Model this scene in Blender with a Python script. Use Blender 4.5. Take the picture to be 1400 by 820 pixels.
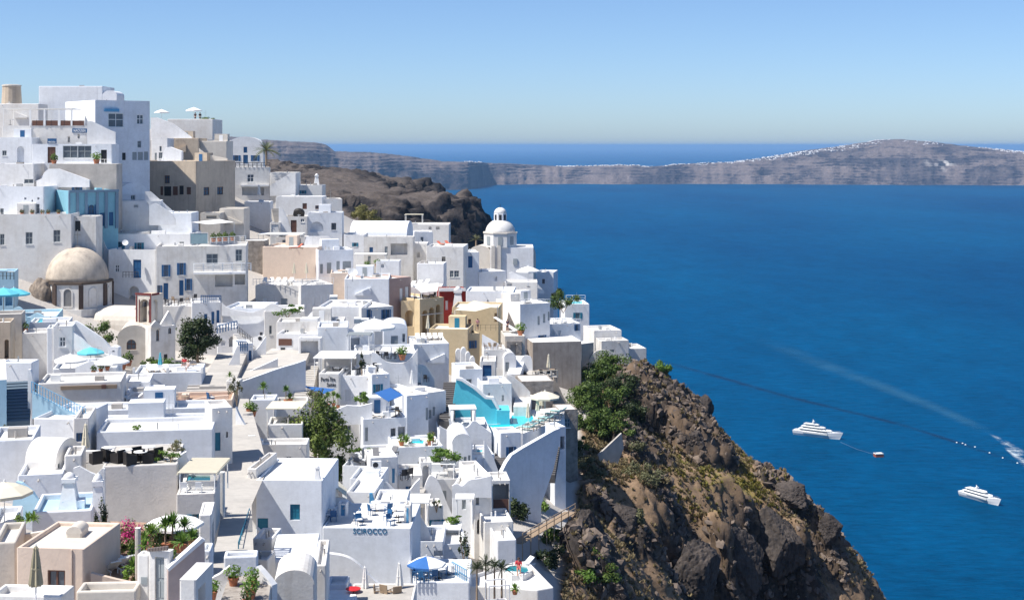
import bpy, bmesh, math, random
import numpy as np
from mathutils import Vector, Matrix
for o in list(bpy.data.objects): bpy.data.objects.remove(o)
SC = bpy.context.scene
COL = SC.collection
R = math.radians
random.seed(7)
# ---------------------------------------------------------------- camera
F = 1944.4; HX = 700.0; HY = 199.0; H = 230.0          # focal length in photo pixels, horizon, eye height over the sea
cam = bpy.data.cameras.new('camera'); camo = bpy.data.objects.new('camera', cam); COL.objects.link(camo)
camo.location = (0, 0, H); camo.rotation_euler = (R(90), 0, 0)
cam.sensor_width = 36; cam.lens = 36 * F / 1400; cam.shift_y = -(410 - HY) / 1400
cam.clip_start = 1; cam.clip_end = 400000
SC.camera = camo
# ---------------------------------------------------------------- light
SUN_LEFT, SUN_EL = 111, 57                               # degrees left of the view direction, elevation
world = bpy.data.worlds.new('World'); SC.world = world; world.use_nodes = True
nt = world.node_tree; nt.nodes.clear()
sky = nt.nodes.new('ShaderNodeTexSky'); sky.sky_type = 'NISHITA'; sky.sun_disc = False
sky.sun_elevation = R(SUN_EL); sky.sun_rotation = R(-SUN_LEFT); sky.altitude = 200
sky.air_density = 0.7; sky.dust_density = 0.6; sky.ozone_density = 7.5
bg = nt.nodes.new('ShaderNodeBackground'); bg.inputs[1].default_value = 0.072
wo = nt.nodes.new('ShaderNodeOutputWorld')
nt.links.new(sky.outputs[0], bg.inputs[0]); nt.links.new(bg.outputs[0], wo.inputs[0])
sl = bpy.data.lights.new('sun', 'SUN'); sl.energy = 3.35; sl.angle = R(0.55); sl.color = (1.0, 0.955, 0.88)
so = bpy.data.objects.new('sun', sl); COL.objects.link(so)
sdir = Vector((-math.sin(R(SUN_LEFT)) * math.cos(R(SUN_EL)), math.cos(R(SUN_LEFT)) * math.cos(R(SUN_EL)), math.sin(R(SUN_EL))))
so.rotation_euler = sdir.to_track_quat('Z', 'Y').to_euler(); so.location = (-100, 100, 500)
SC.view_settings.view_transform = 'Standard'; SC.view_settings.look = 'None'
SC.view_settings.gamma = 1; SC.view_settings.exposure = 1.08; SC.view_settings.use_curve_mapping = False
SC.render.engine = 'CYCLES'
SC.cycles.use_denoising = True
SC.cycles.max_bounces = 8; SC.cycles.diffuse_bounces = 6; SC.cycles.glossy_bounces = 2
SC.cycles.transmission_bounces = 4; SC.cycles.transparent_max_bounces = 8; SC.cycles.volume_bounces = 1
SC.cycles.caustics_reflective = False; SC.cycles.caustics_refractive = False
# ---------------------------------------------------------------- helpers
def P(px, py, d):                       # the point seen at photo pixel (px,py), d metres ahead
    return Vector(((px - HX) / F * d, d, H - (py - HY) / F * d))
def PZ(px, py, z):                      # the point seen at (px,py) lying on the level plane z
    d = (H - z) * F / (py - HY)
    return Vector(((px - HX) / F * d, d, z))
def lin(c):
    return tuple((x / 12.92 if x <= .04045 else ((x + .055) / 1.055) ** 2.4) for x in c)
def link(name, me, mat=None, parent=None):
    o = bpy.data.objects.new(name, me); COL.objects.link(o)
    if mat is not None and len(me.materials) == 0:
        for m in (mat if isinstance(mat, (list, tuple)) else [mat]): me.materials.append(m)
    if parent is not None: o.parent = parent
    return o
def tag(o, label=None, cat=None, group=None, kind=None):
    if label: o['label'] = label
    if cat: o['category'] = cat
    if group: o['group'] = group
    if kind: o['kind'] = kind
    return o
def empty(name, loc=(0, 0, 0), rz=0.0, label=None, cat=None, group=None):
    o = bpy.data.objects.new(name, None); COL.objects.link(o); o.location = loc; o.rotation_euler = (0, 0, rz)
    o.empty_display_size = .3
    return tag(o, label, cat, group)
class MB:                                # collects faces into one mesh
    def __init__(s): s.v = []; s.f = []; s.m = []
    def add(s, vs, fs, mi=0):
        b = len(s.v); s.v.extend([tuple(v) for v in vs]); s.f.extend([tuple(b + i for i in f) for f in fs]); s.m.extend([mi] * len(fs)); return s
    def quad(s, a, b, c, d, mi=0): return s.add([a, b, c, d], [(0, 1, 2, 3)], mi)
    def box(s, c, e, rz=0.0, mi=0, rx=0.0, ry=0.0):   # centre, full size
        M = Matrix.Rotation(rz, 3, 'Z') @ Matrix.Rotation(ry, 3, 'Y') @ Matrix.Rotation(rx, 3, 'X'); c = Vector(c)
        vs = [c + M @ Vector((x * e[0] / 2, y * e[1] / 2, z * e[2] / 2)) for z in (-1, 1) for y in (-1, 1) for x in (-1, 1)]
        return s.add(vs, [(0, 2, 3, 1), (4, 5, 7, 6), (0, 1, 5, 4), (2, 6, 7, 3), (0, 4, 6, 2), (1, 3, 7, 5)], mi)
    def cone(s, a, b, r0, r1, n=8, mi=0, caps=True):
        a = Vector(a); b = Vector(b); z = (b - a); 
        if z.length < 1e-6: return s
        z.normalize(); x = z.orthogonal().normalized(); y = z.cross(x)
        vs = []
        for p, r in ((a, r0), (b, r1)):
            for i in range(n):
                t = 2 * math.pi * i / n; vs.append(p + x * (r * math.cos(t)) + y * (r * math.sin(t)))
        fs = [(i, (i + 1) % n, n + (i + 1) % n, n + i) for i in range(n)]
        if caps: fs += [tuple(range(n - 1, -1, -1)), tuple(range(n, 2 * n))]
        return s.add(vs, fs, mi)
    def lathe(s, c, prof, n=16, mi=0, t0=0.0, sx=1.0, sy=1.0):      # prof: (r,z) from bottom to top
        vs = []; c = Vector(c)
        for r, z in prof:
            for i in range(n):
                t = t0 + 2 * math.pi * i / n; vs.append(c + Vector((r * math.cos(t) * sx, r * math.sin(t) * sy, z)))
        fs = []
        for k in range(len(prof) - 1):
            for i in range(n):
                fs.append((k * n + i, k * n + (i + 1) % n, (k + 1) * n + (i + 1) % n, (k + 1) * n + i))
        fs.append(tuple(range(n - 1, -1, -1))); fs.append(tuple(range((len(prof) - 1) * n, len(prof) * n)))
        return s.add(vs, fs, mi)
    def prism(s, pts, z0, z1, mi=0):        # footprint polygon (world xy, counter-clockwise from above)
        n = len(pts)
        vs = [(p[0], p[1], z0) for p in pts] + [(p[0], p[1], z1) for p in pts]
        return s.add(vs, [(i, (i + 1) % n, n + (i + 1) % n, n + i) for i in range(n)] + [tuple(range(n - 1, -1, -1)), tuple(range(n, 2 * n))], mi)
    def slab(s, pts, off, mi=0):            # polygon in space extruded by a vector
        n = len(pts); off = Vector(off); pts = [Vector(p) for p in pts]
        return s.add(pts + [p + off for p in pts], [tuple(range(n)), tuple(range(2 * n - 1, n - 1, -1))] + [(i, n + i, n + (i + 1) % n, (i + 1) % n) for i in range(n)], mi)
    def tube(s, pts, r, n=6, mi=0):
        for a, b in zip(pts, pts[1:]): s.cone(a, b, r, r, n, mi)
        return s
    def mesh(s, name, smooth=False):
        me = bpy.data.meshes.new(name); me.from_pydata(s.v, [], s.f); me.update()
        if any(s.m): me.polygons.foreach_set('material_index', s.m)
        if smooth: me.polygons.foreach_set('use_smooth', [True] * len(me.polygons))
        return me
    def build(s, name, mat, parent=None, smooth=False, fix=False):
        me = s.mesh(name, smooth)
        if fix:
            b = bmesh.new(); b.from_mesh(me); bmesh.ops.recalc_face_normals(b, faces=b.faces); b.to_mesh(me); b.free()
        return link(name, me, mat, parent)
def copy_tree(o, parent=None):
    c = o.copy(); COL.objects.link(c); c.parent = parent
    for ch in list(o.children): copy_tree(ch, c)
    return c
# ---------------------------------------------------------------- numpy noise
def vnoise(x, y, seed=0):
    xi = np.floor(x).astype(np.int64); yi = np.floor(y).astype(np.int64)
    fx = x - xi; fy = y - yi
    def h(a, b):
        n = (a * 374761393 + b * 668265263 + seed * 974711) & 0x7fffffff
        n = ((n ^ (n >> 13)) * 1274126177) & 0x7fffffff
        return ((n ^ (n >> 16)) & 0xffff) / 65535.0
    u = fx * fx * fx * (fx * (fx * 6 - 15) + 10); v = fy * fy * fy * (fy * (fy * 6 - 15) + 10)
    return (h(xi, yi) * (1 - u) + h(xi + 1, yi) * u) * (1 - v) + (h(xi, yi + 1) * (1 - u) + h(xi + 1, yi + 1) * u) * v
def fbm(x, y, octv=5, seed=0, ridge=False):
    a = 0.5; s = 0 * x; c, sn = math.cos(.6), math.sin(.6)
    for k in range(octv):
        n = vnoise(x, y, seed + k * 17) * 2 - 1
        if ridge: n = 1 - 2 * np.abs(n)
        s = s + a * n; a *= .5; x, y = (x * c - y * sn) * 2.03 + 3.1, (x * sn + y * c) * 2.03 + 7.7
    return s
def worley(x, y, z, seed=0):
    """distance to the nearest and second nearest of one random point per unit cell"""
    xi = np.floor(x).astype(np.int64); yi = np.floor(y).astype(np.int64); zi = np.floor(z).astype(np.int64)
    f1 = np.full(x.shape, 9.0); f2 = np.full(x.shape, 9.0)
    for i in (-1, 0, 1):
        for j in (-1, 0, 1):
            for k in (-1, 0, 1):
                a, b, c = xi + i, yi + j, zi + k
                n = (a * 374761393 + b * 668265263 + c * 2147483647 // 3 + seed * 974711) & 0x7fffffff
                n = ((n ^ (n >> 13)) * 1274126177) & 0x7fffffff; n = n ^ (n >> 16)
                rx = (n & 1023) / 1023.0; ry = ((n >> 10) & 1023) / 1023.0; rz = ((n >> 20) & 1023) / 1023.0
                d = np.sqrt((a + rx - x) ** 2 + (b + ry - y) ** 2 + (c + rz - z) ** 2)
                f2 = np.where(d < f1, f1, np.minimum(f2, d)); f1 = np.minimum(f1, d)
    return f1, f2
# ---------------------------------------------------------------- materials
MATS = {}
def node_mat(name):
    m = bpy.data.materials.new(name); m.use_nodes = True; n = m.node_tree.nodes; b = n['Principled BSDF']
    return m, m.node_tree, b
def plaster(name, col, col2=None, amt=.5, scale=.35, rough=.9, bump=.02, streak=.25, fine=6.0):
    """lime-washed masonry: two tones blended by broad noise, vertical rain streaks, fine trowel relief"""
    if name in MATS: return MATS[name]
    m, t, b = node_mat(name); N = t.nodes.new; L = t.links.new
    col2 = col2 or tuple(c * .82 for c in col)
    geo = N('ShaderNodeNewGeometry')
    n1 = N('ShaderNodeTexNoise'); n1.inputs['Scale'].default_value = scale; n1.inputs['Detail'].default_value = 6; n1.inputs['Roughness'].default_value = .62
    L(geo.outputs['Position'], n1.inputs['Vector'])
    mp = N('ShaderNodeMapping'); mp.inputs['Scale'].default_value = (2.2, 2.2, .18); L(geo.outputs['Position'], mp.inputs['Vector'])
    n2 = N('ShaderNodeTexNoise'); n2.inputs['Scale'].default_value = 1.0; n2.inputs['Detail'].default_value = 4; L(mp.outputs[0], n2.inputs['Vector'])
    r1 = N('ShaderNodeMapRange'); r1.inputs[1].default_value = .42; r1.inputs[2].default_value = .72; L(n1.outputs['Fac'], r1.inputs[0])
    r2 = N('ShaderNodeMapRange'); r2.inputs[1].default_value = .5; r2.inputs[2].default_value = .8; r2.inputs[4].default_value = streak; L(n2.outputs['Fac'], r2.inputs[0])
    ad = N('ShaderNodeMath'); ad.operation = 'MULTIPLY_ADD'; ad.inputs[1].default_value = amt; ad.use_clamp = True
    L(r1.outputs[0], ad.inputs[0]); L(r2.outputs[0], ad.inputs[2])
    mx = N('ShaderNodeMix'); mx.data_type = 'RGBA'; mx.inputs['A'].default_value = (*col, 1); mx.inputs['B'].default_value = (*col2, 1)
    L(ad.outputs[0], mx.inputs['Factor'])
    oi = N('ShaderNodeObjectInfo'); tr_ = N('ShaderNodeMapRange'); tr_.inputs[3].default_value = .90; tr_.inputs[4].default_value = 1.03; L(oi.outputs['Random'], tr_.inputs[0])
    n4 = N('ShaderNodeTexNoise'); n4.inputs['Scale'].default_value = 1.7; n4.inputs['Detail'].default_value = 8; n4.inputs['Roughness'].default_value = .75; L(geo.outputs['Position'], n4.inputs['Vector'])
    r4 = N('ShaderNodeMapRange'); r4.inputs[1].default_value = .3; r4.inputs[2].default_value = .75; r4.inputs[3].default_value = 1.03; r4.inputs[4].default_value = .86; L(n4.outputs['Fac'], r4.inputs[0])
    mu = N('ShaderNodeMath'); mu.operation = 'MULTIPLY'; L(tr_.outputs[0], mu.inputs[0]); L(r4.outputs[0], mu.inputs[1])
    vm = N('ShaderNodeVectorMath'); vm.operation = 'SCALE'; L(mx.outputs['Result'], vm.inputs[0]); L(mu.outputs[0], vm.inputs['Scale']); L(vm.outputs[0], b.inputs['Base Color'])
    b.inputs['Roughness'].default_value = rough; b.inputs['Specular IOR Level'].default_value = .25
    n3 = N('ShaderNodeTexNoise'); n3.inputs['Scale'].default_value = fine; n3.inputs['Detail'].default_value = 3; L(geo.outputs['Position'], n3.inputs['Vector'])
    bp = N('ShaderNodeBump'); bp.inputs['Strength'].default_value = .6; bp.inputs['Distance'].default_value = bump
    L(n3.outputs['Fac'], bp.inputs['Height']); L(bp.outputs[0], b.inputs['Normal'])
    MATS[name] = m; return m
def plain(name, col, rough=.6, metal=0.0, var=.12, scale=3.0, spec=.4):
    if name in MATS: return MATS[name]
    m, t, b = node_mat(name); N = t.nodes.new; L = t.links.new
    geo = N('ShaderNodeNewGeometry'); n1 = N('ShaderNodeTexNoise'); n1.inputs['Scale'].default_value = scale; n1.inputs['Detail'].default_value = 4
    L(geo.outputs['Position'], n1.inputs['Vector'])
    mx = N('ShaderNodeMix'); mx.data_type = 'RGBA'; mx.inputs['A'].default_value = (*[c * (1 - var) for c in col], 1); mx.inputs['B'].default_value = (*[min(1, c * (1 + var)) for c in col], 1)
    L(n1.outputs['Fac'], mx.inputs['Factor']); L(mx.outputs['Result'], b.inputs['Base Color'])
    b.inputs['Roughness'].default_value = rough; b.inputs['Metallic'].default_value = metal; b.inputs['Specular IOR Level'].default_value = spec
    MATS[name] = m; return m
def leafmat(name, c1, c2, scale=.8):
    if name in MATS: return MATS[name]
    m, t, b = node_mat(name); N = t.nodes.new; L = t.links.new
    geo = N('ShaderNodeNewGeometry'); n1 = N('ShaderNodeTexNoise'); n1.inputs['Scale'].default_value = scale; n1.inputs['Detail'].default_value = 5
    L(geo.outputs['Position'], n1.inputs['Vector'])
    r = N('ShaderNodeMapRange'); r.inputs[1].default_value = .35; r.inputs[2].default_value = .65; L(n1.outputs['Fac'], r.inputs[0])
    mx = N('ShaderNodeMix'); mx.data_type = 'RGBA'; mx.inputs['A'].default_value = (*c1, 1); mx.inputs['B'].default_value = (*c2, 1)
    L(r.outputs[0], mx.inputs['Factor']); L(mx.outputs['Result'], b.inputs['Base Color'])
    b.inputs['Roughness'].default_value = .55; b.inputs['Specular IOR Level'].default_value = .3
    tr = N('ShaderNodeBsdfTranslucent'); L(mx.outputs['Result'], tr.inputs['Color'])
    ms = N('ShaderNodeMixShader'); ms.inputs[0].default_value = .25; L(b.outputs[0], ms.inputs[1]); L(tr.outputs[0], ms.inputs[2])
    L(ms.outputs[0], t.nodes['Material Output'].inputs['Surface'])
    MATS[name] = m; return m
W = plaster('white_plaster', (.85, .85, .855), (.62, .60, .57), .42)
W2 = plaster('white_plaster_cool', (.81, .835, .875), (.60, .61, .62), .42)
W3 = plaster('white_plaster_warm', (.80, .785, .76), (.60, .55, .49), .5)
W4 = plaster('white_plaster_worn', (.78, .76, .73), (.52, .48, .43), .55, .5, streak=.5)
CRM = plaster('cream_plaster', (.68, .63, .56), (.50, .44, .37), .5)
TAN = plaster('tan_plaster', (.60, .50, .39), (.42, .34, .265), .8, .3, streak=.6)
PINK = plaster('pink_beige_plaster', (.74, .60, .49), (.60, .47, .39), .4)
OCH = plaster('ochre_plaster', (.66, .53, .34), (.52, .40, .24), .5)
RED = plaster('red_plaster', (.30, .035, .025), (.22, .03, .025), .5)
BLUW = plaster('blue_plaster', (.24, .49, .60), (.19, .41, .52), .5)
LBLU = plaster('pale_blue_plaster', (.45, .66, .78), (.40, .60, .72), .5)  # also stands in for blue light on the parasol terrace
TURQ = plaster('turquoise_plaster', (.13, .62, .74), (.11, .55, .67), .5)
STON = plaster('grey_stone', (.36, .32, .28), (.18, .155, .135), 1.0, 1.3, bump=.08, fine=2.4)
CONC = plaster('grey_cement', (.48, .45, .42), (.32, .30, .28), .8, .5)
PAVE = plaster('paving', (.50, .47, .43), (.38, .36, .335), .7, .6, fine=3)
TERR = plaster('terracotta_paving', (.42, .27, .19), (.30, .22, .17), .8, 1.0)
DOMEM = plaster('dome_cement', (.58, .50, .41), (.36, .31, .26), .9, .55, streak=.5)
ROOFW = plaster('white_roof', (.78, .77, .75), (.52, .50, .47), .6, .3, streak=0)
GLASS = plain('dark_glass', (.085, .11, .14), .12, var=.5, spec=.6)
BLUEP = plain('blue_paint', (.02, .10, .24), .5)
TEALP = plain('teal_paint', (.015, .17, .26), .5)
SKYP = plain('light_blue_paint', (.10, .33, .55), .5)
BRN = plain('brown_wood', (.14, .065, .045), .6)
WOOD = plain('weathered_wood', (.30, .22, .15), .8)
GREYP = plain('grey_paint', (.32, .35, .36), .6)
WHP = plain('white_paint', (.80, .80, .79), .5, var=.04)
DARK = plain('dark_void', (.03, .03, .035), .9)
BLK = plain('black_rattan', (.022, .019, .018), .6)
CANV = plain('white_canvas', (.82, .81, .78), .8, var=.05)
CRCV = plain('cream_canvas', (.70, .64, .50), .8, var=.08)
OLCV = plain('olive_canvas', (.36, .32, .22), .85)
BLCV = plain('blue_canvas', (.03, .13, .38), .8)
TQCV = plain('turquoise_canvas', (.12, .50, .60), .8)
TERC = plain('terracotta', (.42, .16, .08), .8)
METAL = plain('grey_metal', (.42, .43, .44), .4, .7)
DMET = plain('dark_metal', (.04, .04, .045), .5, .5)
SKIN = plain('skin', (.50, .28, .19), .6)
GRN = leafmat('green_leaves', (.045, .085, .018), (.13, .19, .04))
MGRN = leafmat('mid_green_leaves', (.06, .10, .02), (.19, .24, .055))
DGRN = leafmat('dark_green_leaves', (.014, .028, .010), (.06, .085, .028))
LGRN = leafmat('bright_green_leaves', (.07, .15, .025), (.19, .30, .05))
OLV = leafmat('olive_leaves', (.08, .085, .04), (.19, .19, .10))
DRY = leafmat('dry_scrub', (.16, .125, .065), (.30, .24, .13))
MAG = leafmat('magenta_blossom', (.45, .02, .16), (.62, .07, .25), 3)
# ---------------------------------------------------------------- sea
def psea(px, py, z=0.0): return PZ(px, py, z)
SEA_R = 111000.0
m, t, b = node_mat('sea_water'); N = t.nodes.new; L = t.links.new
geo = N('ShaderNodeNewGeometry')
def nz(scale, detail, vec=None, rough=.55, stretch=None, lac=2.0):
    n = N('ShaderNodeTexNoise'); n.inputs['Scale'].default_value = scale; n.inputs['Detail'].default_value = detail; n.inputs['Roughness'].default_value = rough
    src = geo.outputs['Position']
    if stretch:
        mp = N('ShaderNodeMapping'); mp.inputs['Scale'].default_value = stretch[:3]; mp.inputs['Rotation'].default_value = (0, 0, R(stretch[3])); L(src, mp.inputs['Vector']); src = mp.outputs[0]
    L(src, n.inputs['Vector']); return n
big = nz(.0016, 3, stretch=(1, .35, 1, 12))
mid = nz(.02, 5, stretch=(1, .5, 1, -18))
mx = N('ShaderNodeMix'); mx.data_type = 'RGBA'; mx.inputs['A'].default_value = (.0, .040, .112, 1); mx.inputs['B'].default_value = (.0, .062, .152, 1)
rr = N('ShaderNodeMapRange'); rr.inputs[1].default_value = .35; rr.inputs[2].default_value = .65; L(big.outputs['Fac'], rr.inputs[0]); L(rr.outputs[0], mx.inputs['Factor'])
m2 = N('ShaderNodeMix'); m2.data_type = 'RGBA'; m2.blend_type = 'MULTIPLY'; m2.inputs['Factor'].default_value = 1
r2 = N('ShaderNodeMapRange'); r2.inputs[1].default_value = .3; r2.inputs[2].default_value = .7; r2.inputs[3].default_value = .86; r2.inputs[4].default_value = 1.14; L(mid.outputs['Fac'], r2.inputs[0])
L(mx.outputs['Result'], m2.inputs['A']); L(r2.outputs[0], m2.inputs['B']); m3 = N('ShaderNodeMix'); m3.data_type = 'RGBA'; m3.blend_type = 'MULTIPLY'; m3.inputs['Factor'].default_value = 1; rp = nz(.16, 5, stretch=(.35, 1, 1, 8), rough=.7); r3 = N('ShaderNodeMapRange'); r3.inputs[1].default_value = .3; r3.inputs[2].default_value = .7; r3.inputs[3].default_value = .72; r3.inputs[4].default_value = 1.28
L(rp.outputs['Fac'], r3.inputs[0]); L(m2.outputs['Result'], m3.inputs['A']); L(r3.outputs[0], m3.inputs['B']); L(m3.outputs['Result'], b.inputs['Base Color'])  # ripple light and shade put into the water colour
b.inputs['Roughness'].default_value = .5; b.inputs['Specular IOR Level'].default_value = 0
w1 = nz(.35, 4, stretch=(.5, 1, 1, 20)); w2 = nz(.06, 3, stretch=(.5, 1, 1, -12))
ad = N('ShaderNodeMath'); ad.operation = 'MULTIPLY_ADD'; ad.inputs[1].default_value = 2.5; L(w2.outputs['Fac'], ad.inputs[0]); L(w1.outputs['Fac'], ad.inputs[2])
bp = N('ShaderNodeBump'); bp.inputs['Strength'].default_value = 1.0; bp.inputs['Distance'].default_value = 1.6; L(ad.outputs[0], bp.inputs['Height']); L(bp.outputs[0], b.inputs['Normal'])
gl = N('ShaderNodeBsdfGlossy'); gl.inputs['Color'].default_value = (.03, .45, .85, 1); gl.inputs['Roughness'].default_value = .2; L(bp.outputs[0], gl.inputs['Normal'])
fr = N('ShaderNodeFresnel'); fr.inputs[0].default_value = 1.33; L(bp.outputs[0], fr.inputs['Normal']); fm = N('ShaderNodeMath'); fm.operation = 'MULTIPLY'; fm.inputs[1].default_value = .3; L(fr.outputs[0], fm.inputs[0])
ms = N('ShaderNodeMixShader'); L(fm.outputs[0], ms.inputs[0]); L(b.outputs[0], ms.inputs[1]); L(gl.outputs[0], ms.inputs[2]); L(ms.outputs[0], t.nodes['Material Output'].inputs['Surface'])
SEA = m
mb = MB(); n = 96; rings = [0, 300, 900, 2000, 4000, 8000, 14000, 30000, 60000, SEA_R]
vs = [(0, 0, 0)]; fs = []
for r in rings[1:]:
    vs += [(r * math.cos(2 * math.pi * i / n), r * math.sin(2 * math.pi * i / n), 0) for i in range(n)]
fs = [(0, 1 + i, 1 + (i + 1) % n) for i in range(n)]
for k in range(len(rings) - 2):
    a = 1 + k * n; c = a + n
    fs += [(a + i, c + i, c + (i + 1) % n, a + (i + 1) % n) for i in range(n)]
mb.add(vs, fs); tag(mb.build('sea', SEA), kind='structure')
# ---------------------------------------------------------------- rock material: colour from vertex mask (r: paved town, g: dry grass, b: dark lava)
def rockmat(name, dark, brown, grass, scale, bk=1.0):
    m, t, b = node_mat(name); N = t.nodes.new; L = t.links.new
    geo = N('ShaderNodeNewGeometry')
    def noise(s, d, r=.6, st=None):
        n = N('ShaderNodeTexNoise'); n.inputs['Scale'].default_value = s; n.inputs['Detail'].default_value = d; n.inputs['Roughness'].default_value = r
        src = geo.outputs['Position']
        if st: mp = N('ShaderNodeMapping'); mp.inputs['Scale'].default_value = st; L(src, mp.inputs['Vector']); src = mp.outputs[0]
        L(src, n.inputs['Vector']); return n
    def mix(f, a, c):
        x = N('ShaderNodeMix'); x.data_type = 'RGBA'
        for nm, v in (('Factor', f), ('A', a), ('B', c)):
            if isinstance(v, tuple): x.inputs[nm].default_value = (*v, 1)
            else: L(v, x.inputs[nm])
        return x.outputs['Result']
    def rng(v, a, c, lo=0.0, hi=1.0):
        r = N('ShaderNodeMapRange'); r.inputs[1].default_value = a; r.inputs[2].default_value = c; r.inputs[3].default_value = lo; r.inputs[4].default_value = hi; L(v, r.inputs[0]); return r.outputs[0]
    at = N('ShaderNodeAttribute'); at.attribute_name = 'mask'; sp = N('ShaderNodeSeparateColor'); L(at.outputs['Color'], sp.inputs[0])
    n1 = noise(scale, 8, .7); n2 = noise(scale * 4.3, 6, .7); n3 = noise(scale * .33, 4)
    c_brown = mix(rng(n1.outputs['Fac'], .35, .68), tuple(x * .55 for x in brown), brown)
    c_brown = mix(rng(n2.outputs['Fac'], .5, .75, 0, .6), c_brown, tuple(min(1, x * 1.6) for x in brown))
    c_dark = mix(rng(n2.outputs['Fac'], .35, .7), tuple(x * .5 for x in dark), tuple(x * 1.5 for x in dark))
    c_dark = mix(rng(n3.outputs['Fac'], .48, .62, 0, .5), c_dark, brown)
    ad = N('ShaderNodeMath'); ad.operation = 'ADD'; L(sp.outputs[2], ad.inputs[0]); L(rng(n1.outputs['Fac'], .3, .7, -.35, .35), ad.inputs[1])
    c = mix(rng(ad.outputs[0], .35, .65), c_brown, c_dark)
    ag = N('ShaderNodeMath'); ag.operation = 'ADD'; L(sp.outputs[1], ag.inputs[0]); L(rng(n2.outputs['Fac'], .3, .7, -.3, .3), ag.inputs[1])
    c = mix(rng(ag.outputs[0], .4, .7, 0, .9), c, grass)
    c = mix(rng(sp.outputs[0], .3, .7), c, MATSTONE)
    L(c, b.inputs['Base Color']); b.inputs['Roughness'].default_value = .95; b.inputs['Specular IOR Level'].default_value = .15
    bp = N('ShaderNodeBump'); bp.inputs['Strength'].default_value = 1; bp.inputs['Distance'].default_value = .35 / max(scale, .01) * .12 * bk; L(n2.outputs['Fac'], bp.inputs['Height']); L(bp.outputs[0], b.inputs['Normal'])
    return m
MATSTONE = (.46, .43, .40)
ROCK = rockmat('volcanic_rock', (.044, .037, .034), (.27, .185, .12), (.21, .17, .05), .35)
def rbf(anchors, c=6.0):
    pts = np.array([P(*a) for a in anchors])
    xy = pts[:, :2]; z = pts[:, 2]
    dd = np.sqrt(((xy[:, None] - xy[None]) ** 2).sum(-1) + c * c)
    n = len(z); A = np.zeros((n + 3, n + 3)); A[:n, :n] = dd + np.eye(n) * 0.02; A[:n, n] = 1; A[:n, n + 1:] = xy; A[n, :n] = 1; A[n + 1:, :n] = xy.T
    w = np.linalg.solve(A, np.concatenate([z, [0, 0, 0]]))
    def f(X, Y):
        s = w[n] + w[n + 1] * X + w[n + 2] * Y
        for k in range(n): s = s + w[k] * np.sqrt((X - xy[k, 0]) ** 2 + (Y - xy[k, 1]) ** 2 + c * c)
        return s
    return f
def seg(x, y, p):                          # piecewise linear
    return np.interp(x, [a[0] for a in p], [a[1] for a in p])
def grid_mesh(name, xs, ys, zf, maskf, mat, kind='structure', disp=None):
    X, Y = np.meshgrid(xs, ys); Z = zf(X, Y)
    V = np.stack([X, Y, Z], -1)
    gy, gx = np.gradient(Z, ys, xs); nrm = np.stack([-gx, -gy, np.ones_like(Z)], -1); nrm /= np.linalg.norm(nrm, axis=-1, keepdims=True)
    if disp is not None: V = V + nrm * disp(X, Y, Z, nrm)[..., None]
    ny, nx = X.shape; idx = np.arange(nx * ny).reshape(ny, nx)
    f = np.stack([idx[:-1, :-1], idx[:-1, 1:], idx[1:, 1:], idx[1:, :-1]], -1).reshape(-1, 4)
    me = bpy.data.meshes.new(name); me.vertices.add(nx * ny); me.vertices.foreach_set('co', V.reshape(-1).astype(np.float32))
    me.loops.add(f.size); me.loops.foreach_set('vertex_index', f.reshape(-1).astype(np.int32))
    me.polygons.add(len(f)); me.polygons.foreach_set('loop_start', np.arange(0, f.size, 4, dtype=np.int32)); me.polygons.foreach_set('loop_total', np.full(len(f), 4, np.int32))
    me.update(); me.validate()
    me.polygons.foreach_set('use_smooth', np.ones(len(f), bool))
    ca = me.color_attributes.new('mask', 'FLOAT_COLOR', 'POINT')
    mk = maskf(X, Y, V[..., 2], nrm); mk = np.concatenate([np.clip(mk, 0, 1), np.ones(mk.shape[:2] + (1,))], -1)
    ca.data.foreach_set('color', mk.reshape(-1).astype(np.float32))
    o = link(name, me, mat); tag(o, kind=kind); return o
# ---------------------------------------------------------------- the hillside under the town and the cliff spur
TOWN = [(0, 860, 58), (0, 760, 70), (0, 690, 82), (0, 610, 100), (0, 520, 145), (0, 430, 180), (0, 330, 203), (0, 250, 222), (0, 195, 240), (0, 150, 270), (-150, 820, 60), (-150, 500, 145), (-150, 250, 220), (-150, 120, 260),
  (100, 860, 60), (120, 780, 72), (120, 700, 88), (120, 640, 98), (120, 540, 140), (110, 440, 190), (110, 330, 212), (130, 255, 232), (130, 215, 245), (170, 150, 280), (250, 165, 300),
  (230, 840, 68), (240, 720, 95), (240, 620, 120), (240, 520, 165), (240, 410, 205), (240, 330, 225), (240, 265, 255), (240, 205, 285), (310, 190, 320),
  (330, 840, 75), (330, 700, 100), (330, 620, 125), (330, 550, 162), (330, 470, 190), (330, 390, 215), (330, 310, 250), (330, 255, 285), (380, 222, 330),
  (450, 850, 92), (450, 740, 118), (450, 650, 145), (450, 560, 170), (450, 470, 195), (450, 400, 220), (450, 340, 260), (450, 290, 310), (470, 285, 360),
  (560, 850, 100), (560, 740, 124), (560, 660, 142), (560, 580, 168), (560, 500, 195), (560, 430, 225), (560, 370, 262), (560, 325, 310), (600, 300, 380),
  (650, 850, 104), (650, 760, 122), (650, 680, 144), (650, 610, 165), (650, 540, 192), (650, 450, 228), (650, 400, 260), (650, 350, 290),
  (700, 850, 106), (700, 770, 122), (715, 720, 138), (720, 640, 160), (720, 580, 190), (720, 520, 205), (720, 430, 245), (710, 385, 285),
  (760, 520, 215), (770, 560, 200), (760, 430, 258), (810, 470, 246), (860, 488, 240)]
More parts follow.
